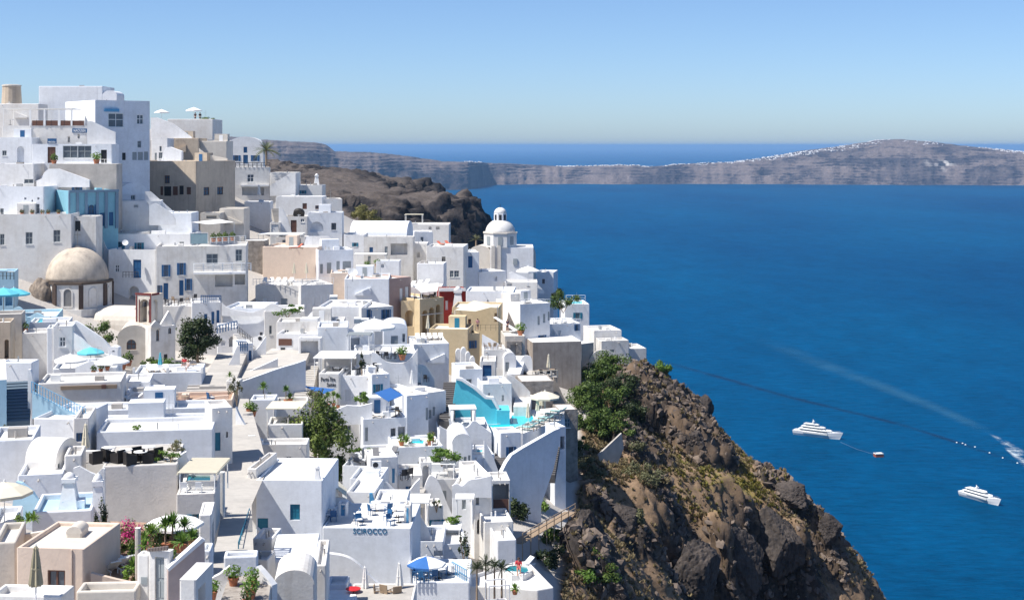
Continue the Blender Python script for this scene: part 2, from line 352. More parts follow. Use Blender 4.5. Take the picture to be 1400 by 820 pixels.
CLIFF = [(745, 860, 108), (750, 790, 124), (760, 700, 146), (770, 620, 176), (790, 590, 196), (830, 560, 212), (850, 520, 226),
  (885, 495, 236), (915, 515, 233), (940, 533, 231), (960, 545, 230), (975, 565, 228), (1000, 590, 226), (1050, 640, 222), (1085, 665, 220), (1115, 695, 218), (1140, 730, 217), (1165, 770, 216), (1195, 820, 215), (1225, 870, 214),
  (880, 560, 220), (930, 610, 214), (990, 650, 212), (1040, 690, 209), (1090, 705, 211),
  (840, 610, 196), (870, 680, 184), (930, 690, 193), (980, 720, 196),
  (800, 680, 163), (820, 760, 146), (880, 760, 160), (930, 780, 168), (925, 730, 186), (960, 715, 197), (1000, 705, 204), (1040, 698, 208), (1080, 695, 212), (940, 825, 184), (970, 820, 195), (1000, 820, 201), (1040, 822, 205.5), (1080, 825, 209), (1112, 770, 213.5), (1120, 700, 217), (960, 900, 178), (1000, 900, 188), (1050, 900, 196),
  (850, 850, 138), (950, 900, 160), (1050, 920, 180), (1150, 940, 196), (800, 900, 110)]
BEYOND = []
def wpt(X, Y, Z): return (HX + F * X / Y, HY + (H - Z) * F / Y, Y)       # a world point as an anchor
for X, Y, Z in [(46, 262, 160), (60, 262, 140), (80, 262, 118), (100, 220, 118), (110, 180, 110), (90, 160, 126), (130, 260, 60), (135, 200, 60), (130, 140, 70), (70, 120, 135), (60, 90, 150), (40, 70, 175), (100, 80, 100),
                (30, 290, 165), (20, 330, 160), (40, 330, 130), (10, 380, 165), (60, 380, 80), (100, 330, 60), (-10, 400, 180), (-60, 420, 198), (-120, 400, 214), (-160, 330, 228), (-160, 420, 224), (0, 50, 205), (-50, 45, 209), (25, 262, 184), (36, 275, 165)]:
    BEYOND.append(wpt(X, Y, Z))
hill = rbf(TOWN + CLIFF + BEYOND, 2.0)
def town_mask(X, Y):
    """1 where the slope is built over and paved"""
    px = HX + F * X / Y; edge = np.interp(Y, [40, 110, 150, 180, 205, 225, 250, 300, 420], [-2, 2.5, 5.5, 8.5, 10, 13, 18, 12, -2])
    return np.clip((edge - X) / 2.0 + .5 + .3 * fbm(X * .3, Y * .3, 3, 5), 0, 1)
# lava outcrops: (px, py, depth, half length, half width, turn, height)
CROPS = [(905, 565, 226, 8.5, 5.0, 25, 3.75), (955, 600, 221, 4.5, 4.0, -10, 3.38), (872, 615, 206, 5.0, 3.5, 30, 2.25), (1075, 668, 219.5, 5.5, 3.0, -25, 1.65), (960, 556, 231, 1.8, 2.6, -35, 1.2), (885, 735, 172, 7.0, 3.2, 65, 2.4), (930, 700, 190, 4.0, 2.5, 20, 1.5), (800, 745, 146, 4.0, 5.0, 20, 1.65), (845, 700, 170, 4.0, 2.5, 10, 1.65), (1140, 705, 217, 2.0, 2.5, -40, 0.9)]
def crops(X, Y):
    s = 0 * X; m = 0 * X
    wx = X + fbm(X * .22, Y * .22, 4, 101) * 3.2; wy = Y + fbm(X * .22 + 9, Y * .22, 4, 103) * 3.2
    for px, py, d, a, b_, th, h in CROPS:
        c = P(px, py, d); co, si = math.cos(R(th)), math.sin(R(th))
        u = ((wx - c.x) * co + (wy - c.y) * si) / a; v = (-(wx - c.x) * si + (wy - c.y) * co) / b_
        r = np.sqrt(u * u + v * v); k = np.clip((1.25 - r) / .5, 0, 1); k = k * k * (3 - 2 * k)
        s = np.maximum(s, h * k * (1 - .25 * u)); m = np.maximum(m, k)
    return s, m
def hill_z(X, Y):
    z = hill(X, Y)
    tm = town_mask(X, Y)
    z = z + (1 - tm) * (fbm(X * .06, Y * .06, 5, 3) * 2.2 + crops(X, Y)[0] - 2.0)
    return z - tm * 3.4
def hill_disp(X, Y, Z, nrm):
    tm = town_mask(X, Y); steep = np.clip((1 - nrm[..., 2]) * 2.2 - .15, 0, 1)
    rock = np.clip(np.maximum(crops(X, Y)[1], steep), 0, 1)
    f1, f2 = worley(X * .42, Y * .42, Z * .36, 3); g1, g2 = worley(X * 1.05, Y * 1.05, Z * .9, 8)
    crag = fbm(X * .16 + Z * .09, Y * .16 - Z * .06, 5, 11, True)
    fine = fbm(X * .9 + Z * .6, Y * .9 - Z * .5, 4, 23, True)
    blocks = np.clip(f2 - f1, 0, .3) * 1.1
    small = np.clip(g2 - g1, 0, .3) * 1.1
    return (1 - tm) * (rock * (crag * 1.9 + blocks + small * .8) + (1 - rock) * (crag * .45 + small * .35) + fine * (.30 + .45 * rock) - .5 * rock - .2)
def hill_maskf(X, Y, Z, nrm):
    tm = town_mask(X, Y); steep = 1 - nrm[..., 2]; rock = crops(X, Y)[1]
    px = HX + F * X / Y; py = HY + (H - Z) * F / Y
    g = np.exp(-(((px - 1000) / 80) ** 2 + ((py - 668) / 30) ** 2)) * .95 + np.exp(-(((px - 905) / 22) ** 2 + ((py - 508) / 12) ** 2)) * .8 + np.exp(-(((px - 985) / 22) ** 2 + ((py - 730) / 40) ** 2)) * .5 + .16 * fbm(X * .2, Y * .2, 3, 44)
    return np.stack([tm, g * (1 - steep), np.clip(rock * .75 + steep * 1.2 - .25, 0, 1)], -1)
def spaced(*segs):
    out = []
    for a, b_, s in segs: out += list(np.arange(a, b_, s))
    return np.array(out + [segs[-1][1]])
xs = spaced((-190, -20, 3.0), (-20, 4, 1.0), (4, 62, .33), (62, 80, 1.0), (80, 150, 4))
ys = spaced((40, 105, 2.0), (105, 246, .42), (246, 275, 1.0), (275, 440, 4.0))
grid_mesh('hillside', xs, ys, hill_z, hill_maskf, ROCK, disp=hill_disp)
def gz(x, y): return float(hill_z(np.array([[x]], float), np.array([[y]], float))[0, 0])
# ---------------------------------------------------------------- the dark headland beyond the town
HEAD = [(380, 236, 900), (430, 233, 950), (480, 236, 1000), (520, 244, 1020), (560, 252, 1040), (600, 258, 1040), (300, 228, 900), (200, 232, 900),
  (430, 262, 760), (480, 270, 740), (540, 272, 750), (590, 268, 780), (630, 266, 800), (645, 270, 800), (652, 285, 800), (657, 300, 800),
  (470, 283, 680), (520, 282, 690), (570, 284, 700), (620, 284, 730), (640, 288, 760),
  (470, 300, 640), (520, 318, 655), (570, 322, 668), (620, 322, 700), (648, 322, 745), (560, 345, 560), (480, 320, 560), (640, 360, 640), (400, 290, 560), (300, 250, 560),
  (440, 250, 840), (520, 262, 850), (600, 272, 900), (640, 282, 900), (660, 330, 900)]
HB = [wpt(X, Y, Z) for X, Y, Z in [(10, 800, 120), (30, 760, 60), (40, 860, 40), (20, 700, 70), (0, 640, 110), (10, 900, 90), (40, 1000, 20), (-20, 1060, 90), (0, 1150, 20), (-60, 1150, 130), (-90, 1250, 120), (-160, 1250, 150), (60, 560, 20), (20, 520, 90), (-330, 700, 190), (-330, 1200, 190), (-120, 1350, 90)]]
headf = rbf(HEAD + HB, 10.0)
def head_z(X, Y):
    z = headf(X, Y) + fbm(X * .015, Y * .015, 4, 51) * 5; s = 6.0 + fbm(X * .01, Y * .01, 2, 52); q = z / s + fbm(X * .03, Y * .03, 4, 53) * .5; fr = q - np.floor(q)
    return z + (np.clip((fr - .35) / .3, 0, 1) - fr) * s * .75
def head_disp(X, Y, Z, nrm):
    steep = np.clip((1 - nrm[..., 2]) * 2.4, 0, 1)
    f1, f2 = worley(X * .07, Y * .07, Z * .1, 4); g1, g2 = worley(X * .22, Y * .22, Z * .3, 6)
    strata = np.clip(f2 - f1, 0, .35) * 4 * (.15 + steep) + np.clip(g2 - g1, 0, .3) * 2.4 * (.3 + steep) + np.sin(Z * .9 + fbm(X * .02, Y * .02, 3, 9) * 4)
    return fbm(X * .05 + Z * .03, Y * .05, 5, 61, True) * (1.0 + 4 * steep) + fbm(X * .2, Y * .2 + Z * .15, 4, 71, True) * (.7 + 1.6 * steep) + strata * (.35 + .65 * steep)
def head_mask(X, Y, Z, nrm):
    steep = 1 - nrm[..., 2]; far = np.clip((Y - 820) / 120, 0, 1)
    return np.stack([0 * X, .22 + .4 * fbm(X * .02, Y * .02, 3, 12) - steep - far * .2, steep * 2.4 + far * .3 + .35 * fbm(X * .012, Y * .03, 4, 77)], -1)
HROCK = rockmat('headland_rock', (.034, .031, .033), (.135, .112, .10), (.165, .145, .11), .11, 3.0)
grid_mesh('headland', spaced((-340, -160, 8.0), (-160, 20, 1.6), (20, 70, 4)), spaced((480, 600, 6.0), (600, 830, 1.7), (830, 1360, 6)), head_z, head_mask, HROCK, disp=head_disp)
# ---------------------------------------------------------------- the long caldera rim across the water
RIM_TOP = [(150, 176), (300, 186), (345, 190), (372, 192), (430, 195), (447, 199), (458, 208), (500, 208), (560, 214), (605, 221), (640, 222), (700, 224), (770, 228), (850, 226), (890, 228), (930, 225), (1000, 222), (1050, 215), (1100, 206), (1150, 200), (1200, 192), (1230, 191), (1275, 194), (1310, 199), (1360, 204), (1400, 208), (1480, 214), (1560, 222)]
COAST = [(150, 6228), (380, 6492), (520, 6956), (600, 7288), (640, 7420), (652, 7685), (668, 8281), (720, 8467), (1000, 8467), (1200, 8281), (1400, 8188), (1560, 8215)]
az = np.linspace(150, 1560, 900); tt = np.concatenate([[-60, 0], np.arange(6, 330, 5.0), np.arange(330, 1050, 16.0), [1100, 1300, 1700]])
A, T = np.meshgrid(az, tt)
D0 = np.interp(A, *zip(*COAST)) + 120 * fbm(A * .02, T * 0 + .5, 4, 81) 
top = np.interp(A, *zip(*RIM_TOP))
# the hill on the far side keeps rising inland; the low saddle between is a plain cliff
inl = np.interp(A, [150, 440, 1000, 1080, 1200, 1300, 1400, 1560], [300, 280, 280, 600, 1000, 900, 600, 500])
D = D0 + T; dtop = D0 + inl
ztop = H - (top - HY) / F * dtop
prof = np.clip(T / inl, 0, None)
cl = np.where(inl > 400, .62, .95)
hfrac = np.where(prof < 1, np.interp(prof, [0, .08, .2, .45, .7, 1], [0, .25, .52, .78, .9, 1.0]), 1.0 - .12 * (prof - 1))
RX0 = (A - HX) / F * D; gul = fbm(RX0 * .0052 + T * .006, T * .012 + 2, 6, 91, True)
Z = ztop * hfrac + gul * (16 * np.clip(1 - np.abs(prof - .45) * 2.0, 0.0, 1)) + fbm(RX0 * .012, T * .02, 5, 95) * (3 + 9 * np.clip(prof, 0, 1) * (1 - np.clip(prof, 0, 1)) * 4)
st_ = 17.0; q_ = Z / st_ + fbm(RX0 * .004, T * .006, 4, 97) * .9; fr_ = q_ - np.floor(q_); Z = Z + (np.clip((fr_ - .45) / .2, 0, 1) - fr_) * st_ * .8 * np.clip(1.15 - prof, .15, 1) + fbm(RX0 * .03, T * .04, 4, 98, True) * 3.5
riser = np.clip(1 - np.abs(fr_ - .55) / .2, 0, 1)
Z = np.where(T < 0, -8, Z); Z = np.where(T == 0, 1.0 + 0 * Z, Z)
RX = (A - HX) / F * D
V = np.stack([RX, D + gul * 22 * np.clip(1 - prof, 0, 1), Z], -1)
ny, nx = A.shape; idx = np.arange(nx * ny).reshape(ny, nx)
f = np.stack([idx[:-1, :-1], idx[:-1, 1:], idx[1:, 1:], idx[1:, :-1]], -1).reshape(-1, 4)
me = bpy.data.meshes.new('caldera_rim'); me.from_pydata(V.reshape(-1, 3).tolist(), [], f.tolist()); me.update()
me.polygons.foreach_set('use_smooth', [True] * len(me.polygons))
ca = me.color_attributes.new('mask', 'FLOAT_COLOR', 'POINT')
plt = np.clip((prof - .55) * 2, 0, 1)
mk = np.stack([np.exp(-(((A - 1288) / 26) ** 2 + ((prof - .2) / .1) ** 2)) * .9 * np.clip(.4 + 1.4 * fbm(RX0 * .02, T * .03, 4, 66), 0, 1), .45 * plt + .3 * fbm(A * .03, T * .01, 3, 7), .42 + .95 * fbm(RX0 * .006 - T * .004, T * .01, 5, 6) + .45 * riser * (.3 + vnoise(RX0 * .01, Z * .05, 9)) - .25 * plt, np.ones_like(A)], -1)
ca.data.foreach_set('color', np.clip(mk, 0, 1).reshape(-1).astype(np.float32))
FROCK = rockmat('rim_rock', (.055, .048, .052), (.205, .165, .15), (.135, .12, .10), .018, 3.5)
tag(link('caldera_rim', me, FROCK), kind='structure')
def rim_at(px, fr):
    """a point on the rim at photo column px, fr of the way from shore to crest"""
    i = int(np.clip(np.searchsorted(az, px), 0, nx - 1)); p = prof[:, i]
    return Vector([float(np.interp(fr, p[1:], V[1:, i, k])) for k in range(3)])
def far_village(name, label, spots):
    mb = MB(); rr = random.Random(len(spots) * 7 + int(spots[0][0]))
    for px, spread, fr0, fr1, n in spots:
        for _ in range(n):
            cx = px + rr.choice((-1.1, -.5, .1, .8)) * spread; p = rim_at(cx + rr.gauss(0, spread * .3), rr.uniform(fr0, fr1)); w = rr.uniform(5, 11)
            h = rr.uniform(2.5, 5); mb.box(p + Vector((0, 0, h / 2 - 1)), (w, rr.uniform(6, 12), h + 2), rr.uniform(-.5, .5))
            if rr.random() < .3: mb.box(p + Vector((rr.uniform(-5, 5), -6, h / 2 - 2)), (w * .6, 6, h), 0)
    tag(mb.build(name, FARW), label, 'village', kind='stuff')
FARW = plain('far_white_walls', (.85, .84, .82), .9, var=.05)
far_village('far_village', 'cluster of tiny white houses on the low saddle of the far rim', [(648, 9, .95, 1.05, 18), (780, 8, .97, 1.08, 22), (800, 22, .95, 1.1, 40), (845, 18, .9, 1.1, 40), (880, 10, .95, 1.08, 20)])
far_village('far_village', 'scattered white houses climbing the shoulder of the far hill', [(920, 10, .8, 1.05, 20), (945, 12, .7, 1.05, 30), (975, 14, .8, 1.05, 30), (1010, 14, .75, 1.1, 40), (1045, 14, .7, 1.05, 55), (1075, 16, .62, 1.0, 80), (1105, 16, .6, .95, 70), (1140, 12, .62, .9, 45)])
far_village('far_village', 'white houses dotted near the summit of the far hill', [(1165, 10, .72, .95, 16), (1195, 6, .98, 1.04, 16), (1190, 14, .7, .9, 24), (1210, 5, .97, 1.03, 10), (1245, 8, .75, .95, 14), (1275, 10, .72, .95, 18), (1152, 4, 1, 1.02, 6)])
far_village('far_village', 'string of white houses along the crest at the edge of the far hill', [(1375, 12, .9, 1.08, 40), (1395, 10, .85, 1.05, 30), (1340, 14, .98, 1.05, 10)])
# ---------------------------------------------------------------- haze
m = bpy.data.materials.new('haze_air'); m.use_nodes = True; t = m.node_tree; t.nodes.clear()
pv = t.nodes.new('ShaderNodeVolumePrincipled'); ou = t.nodes.new('ShaderNodeOutputMaterial'); t.links.new(pv.outputs[0], ou.inputs['Volume'])
pv.inputs['Color'].default_value = (.34, .57, .84, 1); pv.inputs['Density'].default_value = HAZE = 4.0e-5; pv.inputs['Anisotropy'].default_value = .2
hz = MB().box((0, 0, 126), (2 * SEA_R + 400, 2 * SEA_R + 400, 276)).build('haze', m); tag(hz, 'pale blue sea haze over the whole caldera', 'haze', kind='stuff')
# ---------------------------------------------------------------- building kit
def dg(px, py):
    """how far ahead the sight line through (px,py) meets the hillside"""
    d = np.arange(50, 420, 1.0); X = (px - HX) / F * d; Z = H - (py - HY) / F * d
    below = Z < hill_z(X[None, :], d[None, :])[0]
    return float(d[np.argmax(below)]) if below.any() else 300.0
def inset(pts, t):
    n = len(pts); out = []
    for i in range(n):
        a, b, c = Vector(pts[i - 1][:2]), Vector(pts[i][:2]), Vector(pts[(i + 1) % n][:2])
        u = (b - a).normalized(); v = (c - b).normalized()
        n1 = Vector((-u.y, u.x)); n2 = Vector((-v.y, v.x)); k = n1 + n2
        if k.length < 1e-4: k = n1
        k = k.normalized(); q = t / max(.35, k.dot(n1)); out.append((b.x + k.x * q, b.y + k.y * q))
    return out
FRM = {'b': BLUEP, 't': TEALP, 's': SKYP, 'n': BRN, 'w': WHP, 'g': GREYP, 'k': DMET, 'o': WOOD}
class House:
    def __init__(s, label, foot, zt, zb, mat=None, feats=(), par=.35, parw=.2, roofm=None, vault=None, name='house', cat='house', group=None, dome=None):
        s.foot = [tuple(p[:2]) for p in foot]; s.zt = zt; s.zb = zb; n = len(foot)
        c = (sum(p[0] for p in s.foot) / n, sum(p[1] for p in s.foot) / n)
        s.root = empty(name, (c[0], c[1], zb), 0, label, cat, group)
        s.off = Vector((c[0], c[1], zb)); mat = mat or W; s.mat = mat
        s.zr = zt - par if vault is None else zt
        holes = [[] for _ in range(n)]; panels = []
        for ft in feats:
            k, x0, y0, x1, y1 = ft[:5]; opt = ft[5] if len(ft) > 5 else ''
            hit = s.hit((x0 + x1) / 2, x0, x1)
            if hit is None: print('MISS', label, ft); continue
            e, u0, u1, d, ln = hit
            za = H - (y1 - HY) / F * d; zc = H - (y0 - HY) / F * d
            u0 = max(.06, u0); u1 = min(ln - .06, u1); za = max(za, zb + .02); zc = min(zc, zt - .08)
            if u1 - u0 < .12 or zc - za < .12: print('SMALL', label, ft); continue
            arch = k[0] == 'a'; dep = {'w': .16, 'd': .14, 'o': 1.3, 'n': .5}[k[-1]]
            if len(ft) > 6: dep = ft[6]
            holes[e].append((u0, u1, za, zc, arch, dep, k[-1], opt))
        s.npan = sum(len(q) for q in holes); mb = MB(); zall = sorted(set([zb, zt] + [round(v, 4) for hs_ in holes for h in hs_ for v in h[2:4]]))
        for e in range(n):
            a = Vector((*s.foot[e], 0)); b = Vector((*s.foot[(e + 1) % n], 0)); ln = (b - a).length; ud = (b - a) / ln; nd = Vector((ud.y, -ud.x, 0))
            def pt(u, z, dep=0.0, a=a, ud=ud, nd=nd): return a + ud * u + Vector((0, 0, z)) - nd * dep - s.off
            hs = holes[e]
            us = sorted(set([0, ln] + [round(v, 4) for h in hs for v in h[:2]])); zs = zall
            for i in range(len(us) - 1):
                for j in range(len(zs) - 1):
                    um = (us[i] + us[i + 1]) / 2; zm = (zs[j] + zs[j + 1]) / 2
                    if any(h[0] < um < h[1] and h[2] < zm < h[3] for h in hs): continue
                    mb.quad(pt(us[i], zs[j]), pt(us[i + 1], zs[j]), pt(us[i + 1], zs[j + 1]), pt(us[i], zs[j + 1]))
            for (u0, u1, z0, z1, arch, dep, k, opt) in hs:
                u0, u1, z0, z1 = [round(v, 4) for v in (u0, u1, z0, z1)]
                if arch:
                    r = (u1 - u0) / 2; zsn = max(z0 + .05, z1 - r); N_ = 10
                    arc = [(u0 + r - r * math.cos(math.pi * q / N_), zsn + (z1 - zsn) * math.sin(math.pi * q / N_)) for q in range(N_ + 1)]
                    for q in range(N_):
                        mb.quad(pt(*arc[q]), pt(*arc[q + 1]), pt(arc[q + 1][0], z1), pt(arc[q][0], z1))
                    loop = [(u0, z0), (u1, z0)] + list(reversed(arc))
                else: loop = [(u0, z0), (u1, z0), (u1, z1), (u0, z1)]
                m_ = len(loop)
                for q in range(m_):
                    p1, p2 = loop[q], loop[(q + 1) % m_]
                    if abs(p1[0] - p2[0]) + abs(p1[1] - p2[1]) < 1e-5: continue
                    mb.quad(pt(*p2), pt(*p1), pt(*p1, dep), pt(*p2, dep))
                if k in 'on': mb.add([pt(*q, dep) for q in loop], [tuple(range(m_))], 0)
                panels.append((loop, e, dep, k, opt, pt, nd, (u0, u1, z0, z1), arch))
        if vault is None:
            inn = inset(s.foot, parw) if par > .02 else s.foot
            if par > .02:
                for e in range(n):
                    p, q = s.foot[e], s.foot[(e + 1) % n]; p2, q2 = inn[e], inn[(e + 1) % n]; z = zt - zb
                    L_ = lambda w, zz: Vector((w[0] - s.off.x, w[1] - s.off.y, zz))
                    mb.quad(L_(p, z), L_(q, z), L_(q2, z), L_(p2, z)); mb.quad(L_(p2, z), L_(q2, z), L_(q2, s.zr - zb - .05), L_(p2, s.zr - zb - .05))
            rf = MB(); rf.add([(p[0] - s.off.x, p[1] - s.off.y, s.zr - zb) for p in inn], [tuple(range(n))])
            s.roof = rf.build('roof', roofm or ROOFW, s.root)
        else:
            ax, rise = vault; rf = MB(); N_ = 14; A, B, C, D = [Vector((p[0] - s.off.x, p[1] - s.off.y, zt - zb)) for p in s.foot]
            if ax == 'w': A, B, C, D = B, C, D, A          # arch ends on the two sides instead of front and back
            f_ = []; b_ = []
            for q in range(N_ + 1):
                t_ = (1 - math.cos(math.pi * q / N_)) / 2; z_ = Vector((0, 0, rise * math.sin(math.pi * q / N_)))
                f_.append(A.lerp(B, t_) + z_); b_.append(D.lerp(C, t_) + z_)
            for q in range(N_): rf.quad(f_[q], f_[q + 1], b_[q + 1], b_[q])
            rf.add(f_, [tuple(range(N_, -1, -1))]); rf.add(b_, [tuple(range(N_ + 1))])
            me = rf.mesh('roof'); 
            for i_, p_ in enumerate(me.polygons): p_.use_smooth = i_ < N_
            s.roof = link('roof', me, roofm or mat, s.root)
        s.wall = mb.build('wall', mat, s.root); s.soften(vault is None and par > .02)
        if vault is None and par > .1: s.clutter()
        for loop, e, dep, k, opt, pt, nd, (u0, u1, z0, z1), arch in panels:
            if k in 'on': continue
            if k == 'w':
                g = MB(); g.add([pt(*q, dep - .01) for q in loop], [tuple(range(len(loop)))]); fr = MB()
                t_ = min(.09, (u1 - u0) * .14); um = (u0 + u1) / 2; zm = z0 + (z1 - z0) * .55
                bars = [(u0, u0 + t_, z0, z1), (u1 - t_, u1, z0, z1), (u0 + t_, u1 - t_, z0, z0 + t_), (u0 + t_, u1 - t_, z1 - t_, z1)]
                if u1 - u0 > .5: bars.append((um - t_ / 2, um + t_ / 2, z0 + t_, z1 - t_))
                if z1 - z0 > 1.0: bars.append((u0 + t_, u1 - t_, zm - t_ / 2, zm + t_ / 2))
                for (p, q, r_, w_) in bars:
                    fr.slab([pt(p, r_, dep - .06), pt(q, r_, dep - .06), pt(q, w_, dep - .06), pt(p, w_, dep - .06)], -nd * .05)
                wo_ = fr.build('window', FRM.get(opt[:1] or 'w', WHP), s.root); g.build('pane', GLASS, wo_)
                sb_ = MB().slab([pt(u0 - .08, z0 - .1, -.07), pt(u1 + .08, z0 - .1, -.07), pt(u1 + .08, z0 - .01, -.07), pt(u0 - .08, z0 - .01, -.07)], -nd * .06); sb_.build('sill', WHP if opt[:1] in ('g', 'w', '') else s.mat, wo_)
                if opt[:1] in 'bst' and u1 - u0 < 1.6 and opt:
                    for q0, q1 in ((u0 - (u1 - u0) * .5, u0 - .02), (u1 + .02, u1 + (u1 - u0) * .5)):
                        if q0 > .05 and q1 < 99: MB().slab([pt(q0, z0, -.05), pt(q1, z0, -.05), pt(q1, z1, -.05), pt(q0, z1, -.05)], -nd * .04).build('shutter', FRM[opt[0]], wo_)
            else:
                g = MB(); g.add([pt(*q, dep - .01) for q in loop], [tuple(range(len(loop)))])
                if u1 - u0 > .45:
                    t_ = (u1 - u0) * .12; hh = z1 - z0 - ((u1 - u0) / 2 if arch else 0)
                    for (fa, fb) in ((.08, .45), (.52, .92)):
                        for (p, q) in (((u0 + t_), (u0 + u1) / 2 - t_ / 3), ((u0 + u1) / 2 + t_ / 3, u1 - t_)):
                            g.slab([pt(p, z0 + hh * fa, dep - .035), pt(q, z0 + hh * fa, dep - .035), pt(q, z0 + hh * fb, dep - .035), pt(p, z0 + hh * fb, dep - .035)], -nd * .02)
                g.build('door', FRM.get(opt[:1] or 'b', BLUEP), s.root)
    def soften(s, ring):
        """hand-plastered rounding of the corners and parapet edges"""
        b = bmesh.new(); b.from_mesh(s.wall.data); bmesh.ops.remove_doubles(b, verts=b.verts, dist=.002); zt = s.zt - s.zb
        def corner(v): return any((v.co.x + s.off.x - p[0]) ** 2 + (v.co.y + s.off.y - p[1]) ** 2 < 1e-4 for p in s.foot)
        es = [e for e in b.edges if len(e.link_faces) == 2 and ((ring and abs(e.verts[0].co.z - zt) < .003 and abs(e.verts[1].co.z - zt) < .003 and e.calc_face_angle(0) > .6) or (corner(e.verts[0]) and corner(e.verts[1]) and abs(e.verts[0].co.z - e.verts[1].co.z) > .01 and e.calc_face_angle(0) > .3))]
        bmesh.ops.recalc_face_normals(b, faces=b.faces)
        try: bmesh.ops.bevel(b, geom=es, offset=.085, segments=2, profile=.5, affect='EDGES', clamp_overlap=True)
        except Exception as ex: print('bevel', ex)
        b.to_mesh(s.wall.data); b.free()
    def clutter(s):
        """hatches, vents, pipes and waterspouts that every flat roof here carries"""
        rr = random.Random(int(abs(s.off.x * 31 + s.off.y * 17)) + len(s.foot)); inn = inset(s.foot, .8); n = len(inn)
        ar = abs(sum(s.foot[i][0] * s.foot[(i + 1) % n][1] - s.foot[(i + 1) % n][0] * s.foot[i][1] for i in range(n))) / 2
        def spot():
            w = [rr.random() ** 1.5 for _ in inn]; t = sum(w); return sum(p[0] * q for p, q in zip(inn, w)) / t - s.off.x, sum(p[1] * q for p, q in zip(inn, w)) / t - s.off.y
        z = s.zr - s.zb; ang = math.atan2(s.foot[1][1] - s.foot[0][1], s.foot[1][0] - s.foot[0][0])
        if ar > 14 and rr.random() < .55: x, y = spot(); w = rr.uniform(.7, 1.5); MB().box((x, y, z + .2), (w, rr.uniform(.6, 1.1), .7 * rr.uniform(.6, 1.3)), ang).build('roof_hatch', s.mat if rr.random() < .7 else CONC, s.root)
        for _ in range(rr.randint(0, 2) if s.off.y > 88 else 0): x, y = spot(); MB().cone((x, y, z - .1), (x, y, z + rr.uniform(.4, .8)), .07, .07, 7).build('vent_pipe', rr.choice((METAL, WHP, CONC)), s.root)
        if ar > 30 and rr.random() < .4: x, y = spot(); MB().box((x, y, z + .3), (.9, .4, .62), ang + rr.choice((0, 1.57))).build('cooling_unit', METAL if rr.random() < .4 else WHP, s.root)
        if ar > 22 and rr.random() < .35:
            x, y = spot(); m_ = MB(); m_.cone((x, y, z), (x, y, z + rr.uniform(1.6, 2.6)), .02, .02, 5); m_.cone((x - .4, y, z + 1.6), (x + .4, y, z + 1.6), .015, .015, 4); m_.build('aerial', METAL, s.root)
        a = Vector(s.foot[0]); b = Vector(s.foot[1]); ln = (b - a).length; ud = (b - a) / ln; nd = Vector((ud.y, -ud.x))
        if ar > 30 and n == 4 and s.off.y > 105 and rr.random() < .4:
            D = Vector(s.foot[3]); u = rr.uniform(.15, .7) * ln; w = min(rr.uniform(1.8, 3.2), ln - u); q = D + ud * (u + w / 2) + nd * 1.1; MB().box((q.x - s.off.x, q.y - s.off.y, z + .75), (w, 2.0, 1.9), ang).build('roof_room', s.mat, s.root)
            if rr.random() < .6: q = q + nd * 1.0; MB().box((q.x - s.off.x, q.y - s.off.y, z + .72), (.7, .06, 1.5), ang).build('roof_door', rr.choice((BLUEP, GREYP, TEALP, WHP)), s.root)
        if ar > 20 and n == 4 and ln > 4 and not s.npan and rr.random() < .4:
            u0_ = rr.uniform(.05, .5) * ln; m_ = MB(); L3 = lambda u, zz, o_: (a.x + ud.x * u + nd.x * o_ - s.off.x, a.y + ud.y * u + nd.y * o_ - s.off.y, zz)
            k_ = rr.choice((1, -1)); m_.slab([L3(u0_, z - 2.2, .02), L3(u0_ + 2.4, z - 2.2, .02), L3(u0_ + 2.4, z - (1.0 if k_ > 0 else 2.0), .02), L3(u0_, z - (2.0 if k_ > 0 else 1.0), .02)], (nd.x * .45, nd.y * .45, 0)); m_.build('stair_flank', s.mat, s.root, fix=True)
        for _ in range(rr.randint(0, 2) if s.off.y > 75 else 0):
            u = rr.uniform(.1, .9) * ln; p = a + ud * u; q = p + nd * .3; MB().cone((p.x - s.off.x, p.y - s.off.y, z + .05), (q.x - s.off.x, q.y - s.off.y, z - .02), .05, .05, 6).build('water_spout', CONC, s.root)
    def hit(s, px, x0, x1):
        k = (px - HX) / F; best = None; n = len(s.foot)
        for e in range(n):
            a = Vector(s.foot[e]); b = Vector(s.foot[(e + 1) % n]); ab = b - a; nd = Vector((ab.y, -ab.x))
            den = ab.x - k * ab.y
            if abs(den) < 1e-6: continue
            q = (k * a.y - a.x) / den; p = a + ab * q
            if not (0 <= q <= 1) or nd.dot(Vector((-k, -1))) <= 0: continue
            if best is None or p.y < best[3]:
                uu = []
                for xx in (x0, x1):
                    kk = (xx - HX) / F; uu.append((kk * a.y - a.x) / (ab.x - kk * ab.y) * ab.length)
                best = (e, min(uu), max(uu), p.y, ab.length)
        return best
    def at(s, px, py, dz=0.0): return PZ(px, py, s.zr + dz)
def boxfoot(x0, x1, d, deep, yaw):
    t = R(yaw); X0 = (x0 - HX) / F * d; k = (x1 - HX) / F
    w = (k * d - X0) / (math.cos(t) - k * math.sin(t))
    A = Vector((X0, d)); u = Vector((math.cos(t), math.sin(t))); v = Vector((-math.sin(t), math.cos(t)))
    return [A, A + u * w, A + u * w + v * deep, A + v * deep]
def ground_min(foot): 
    X = np.array([[p[0] for p in foot]]); Y = np.array([[p[1] for p in foot]]); return float(hill_z(X, Y).min())
HOUSES = {}
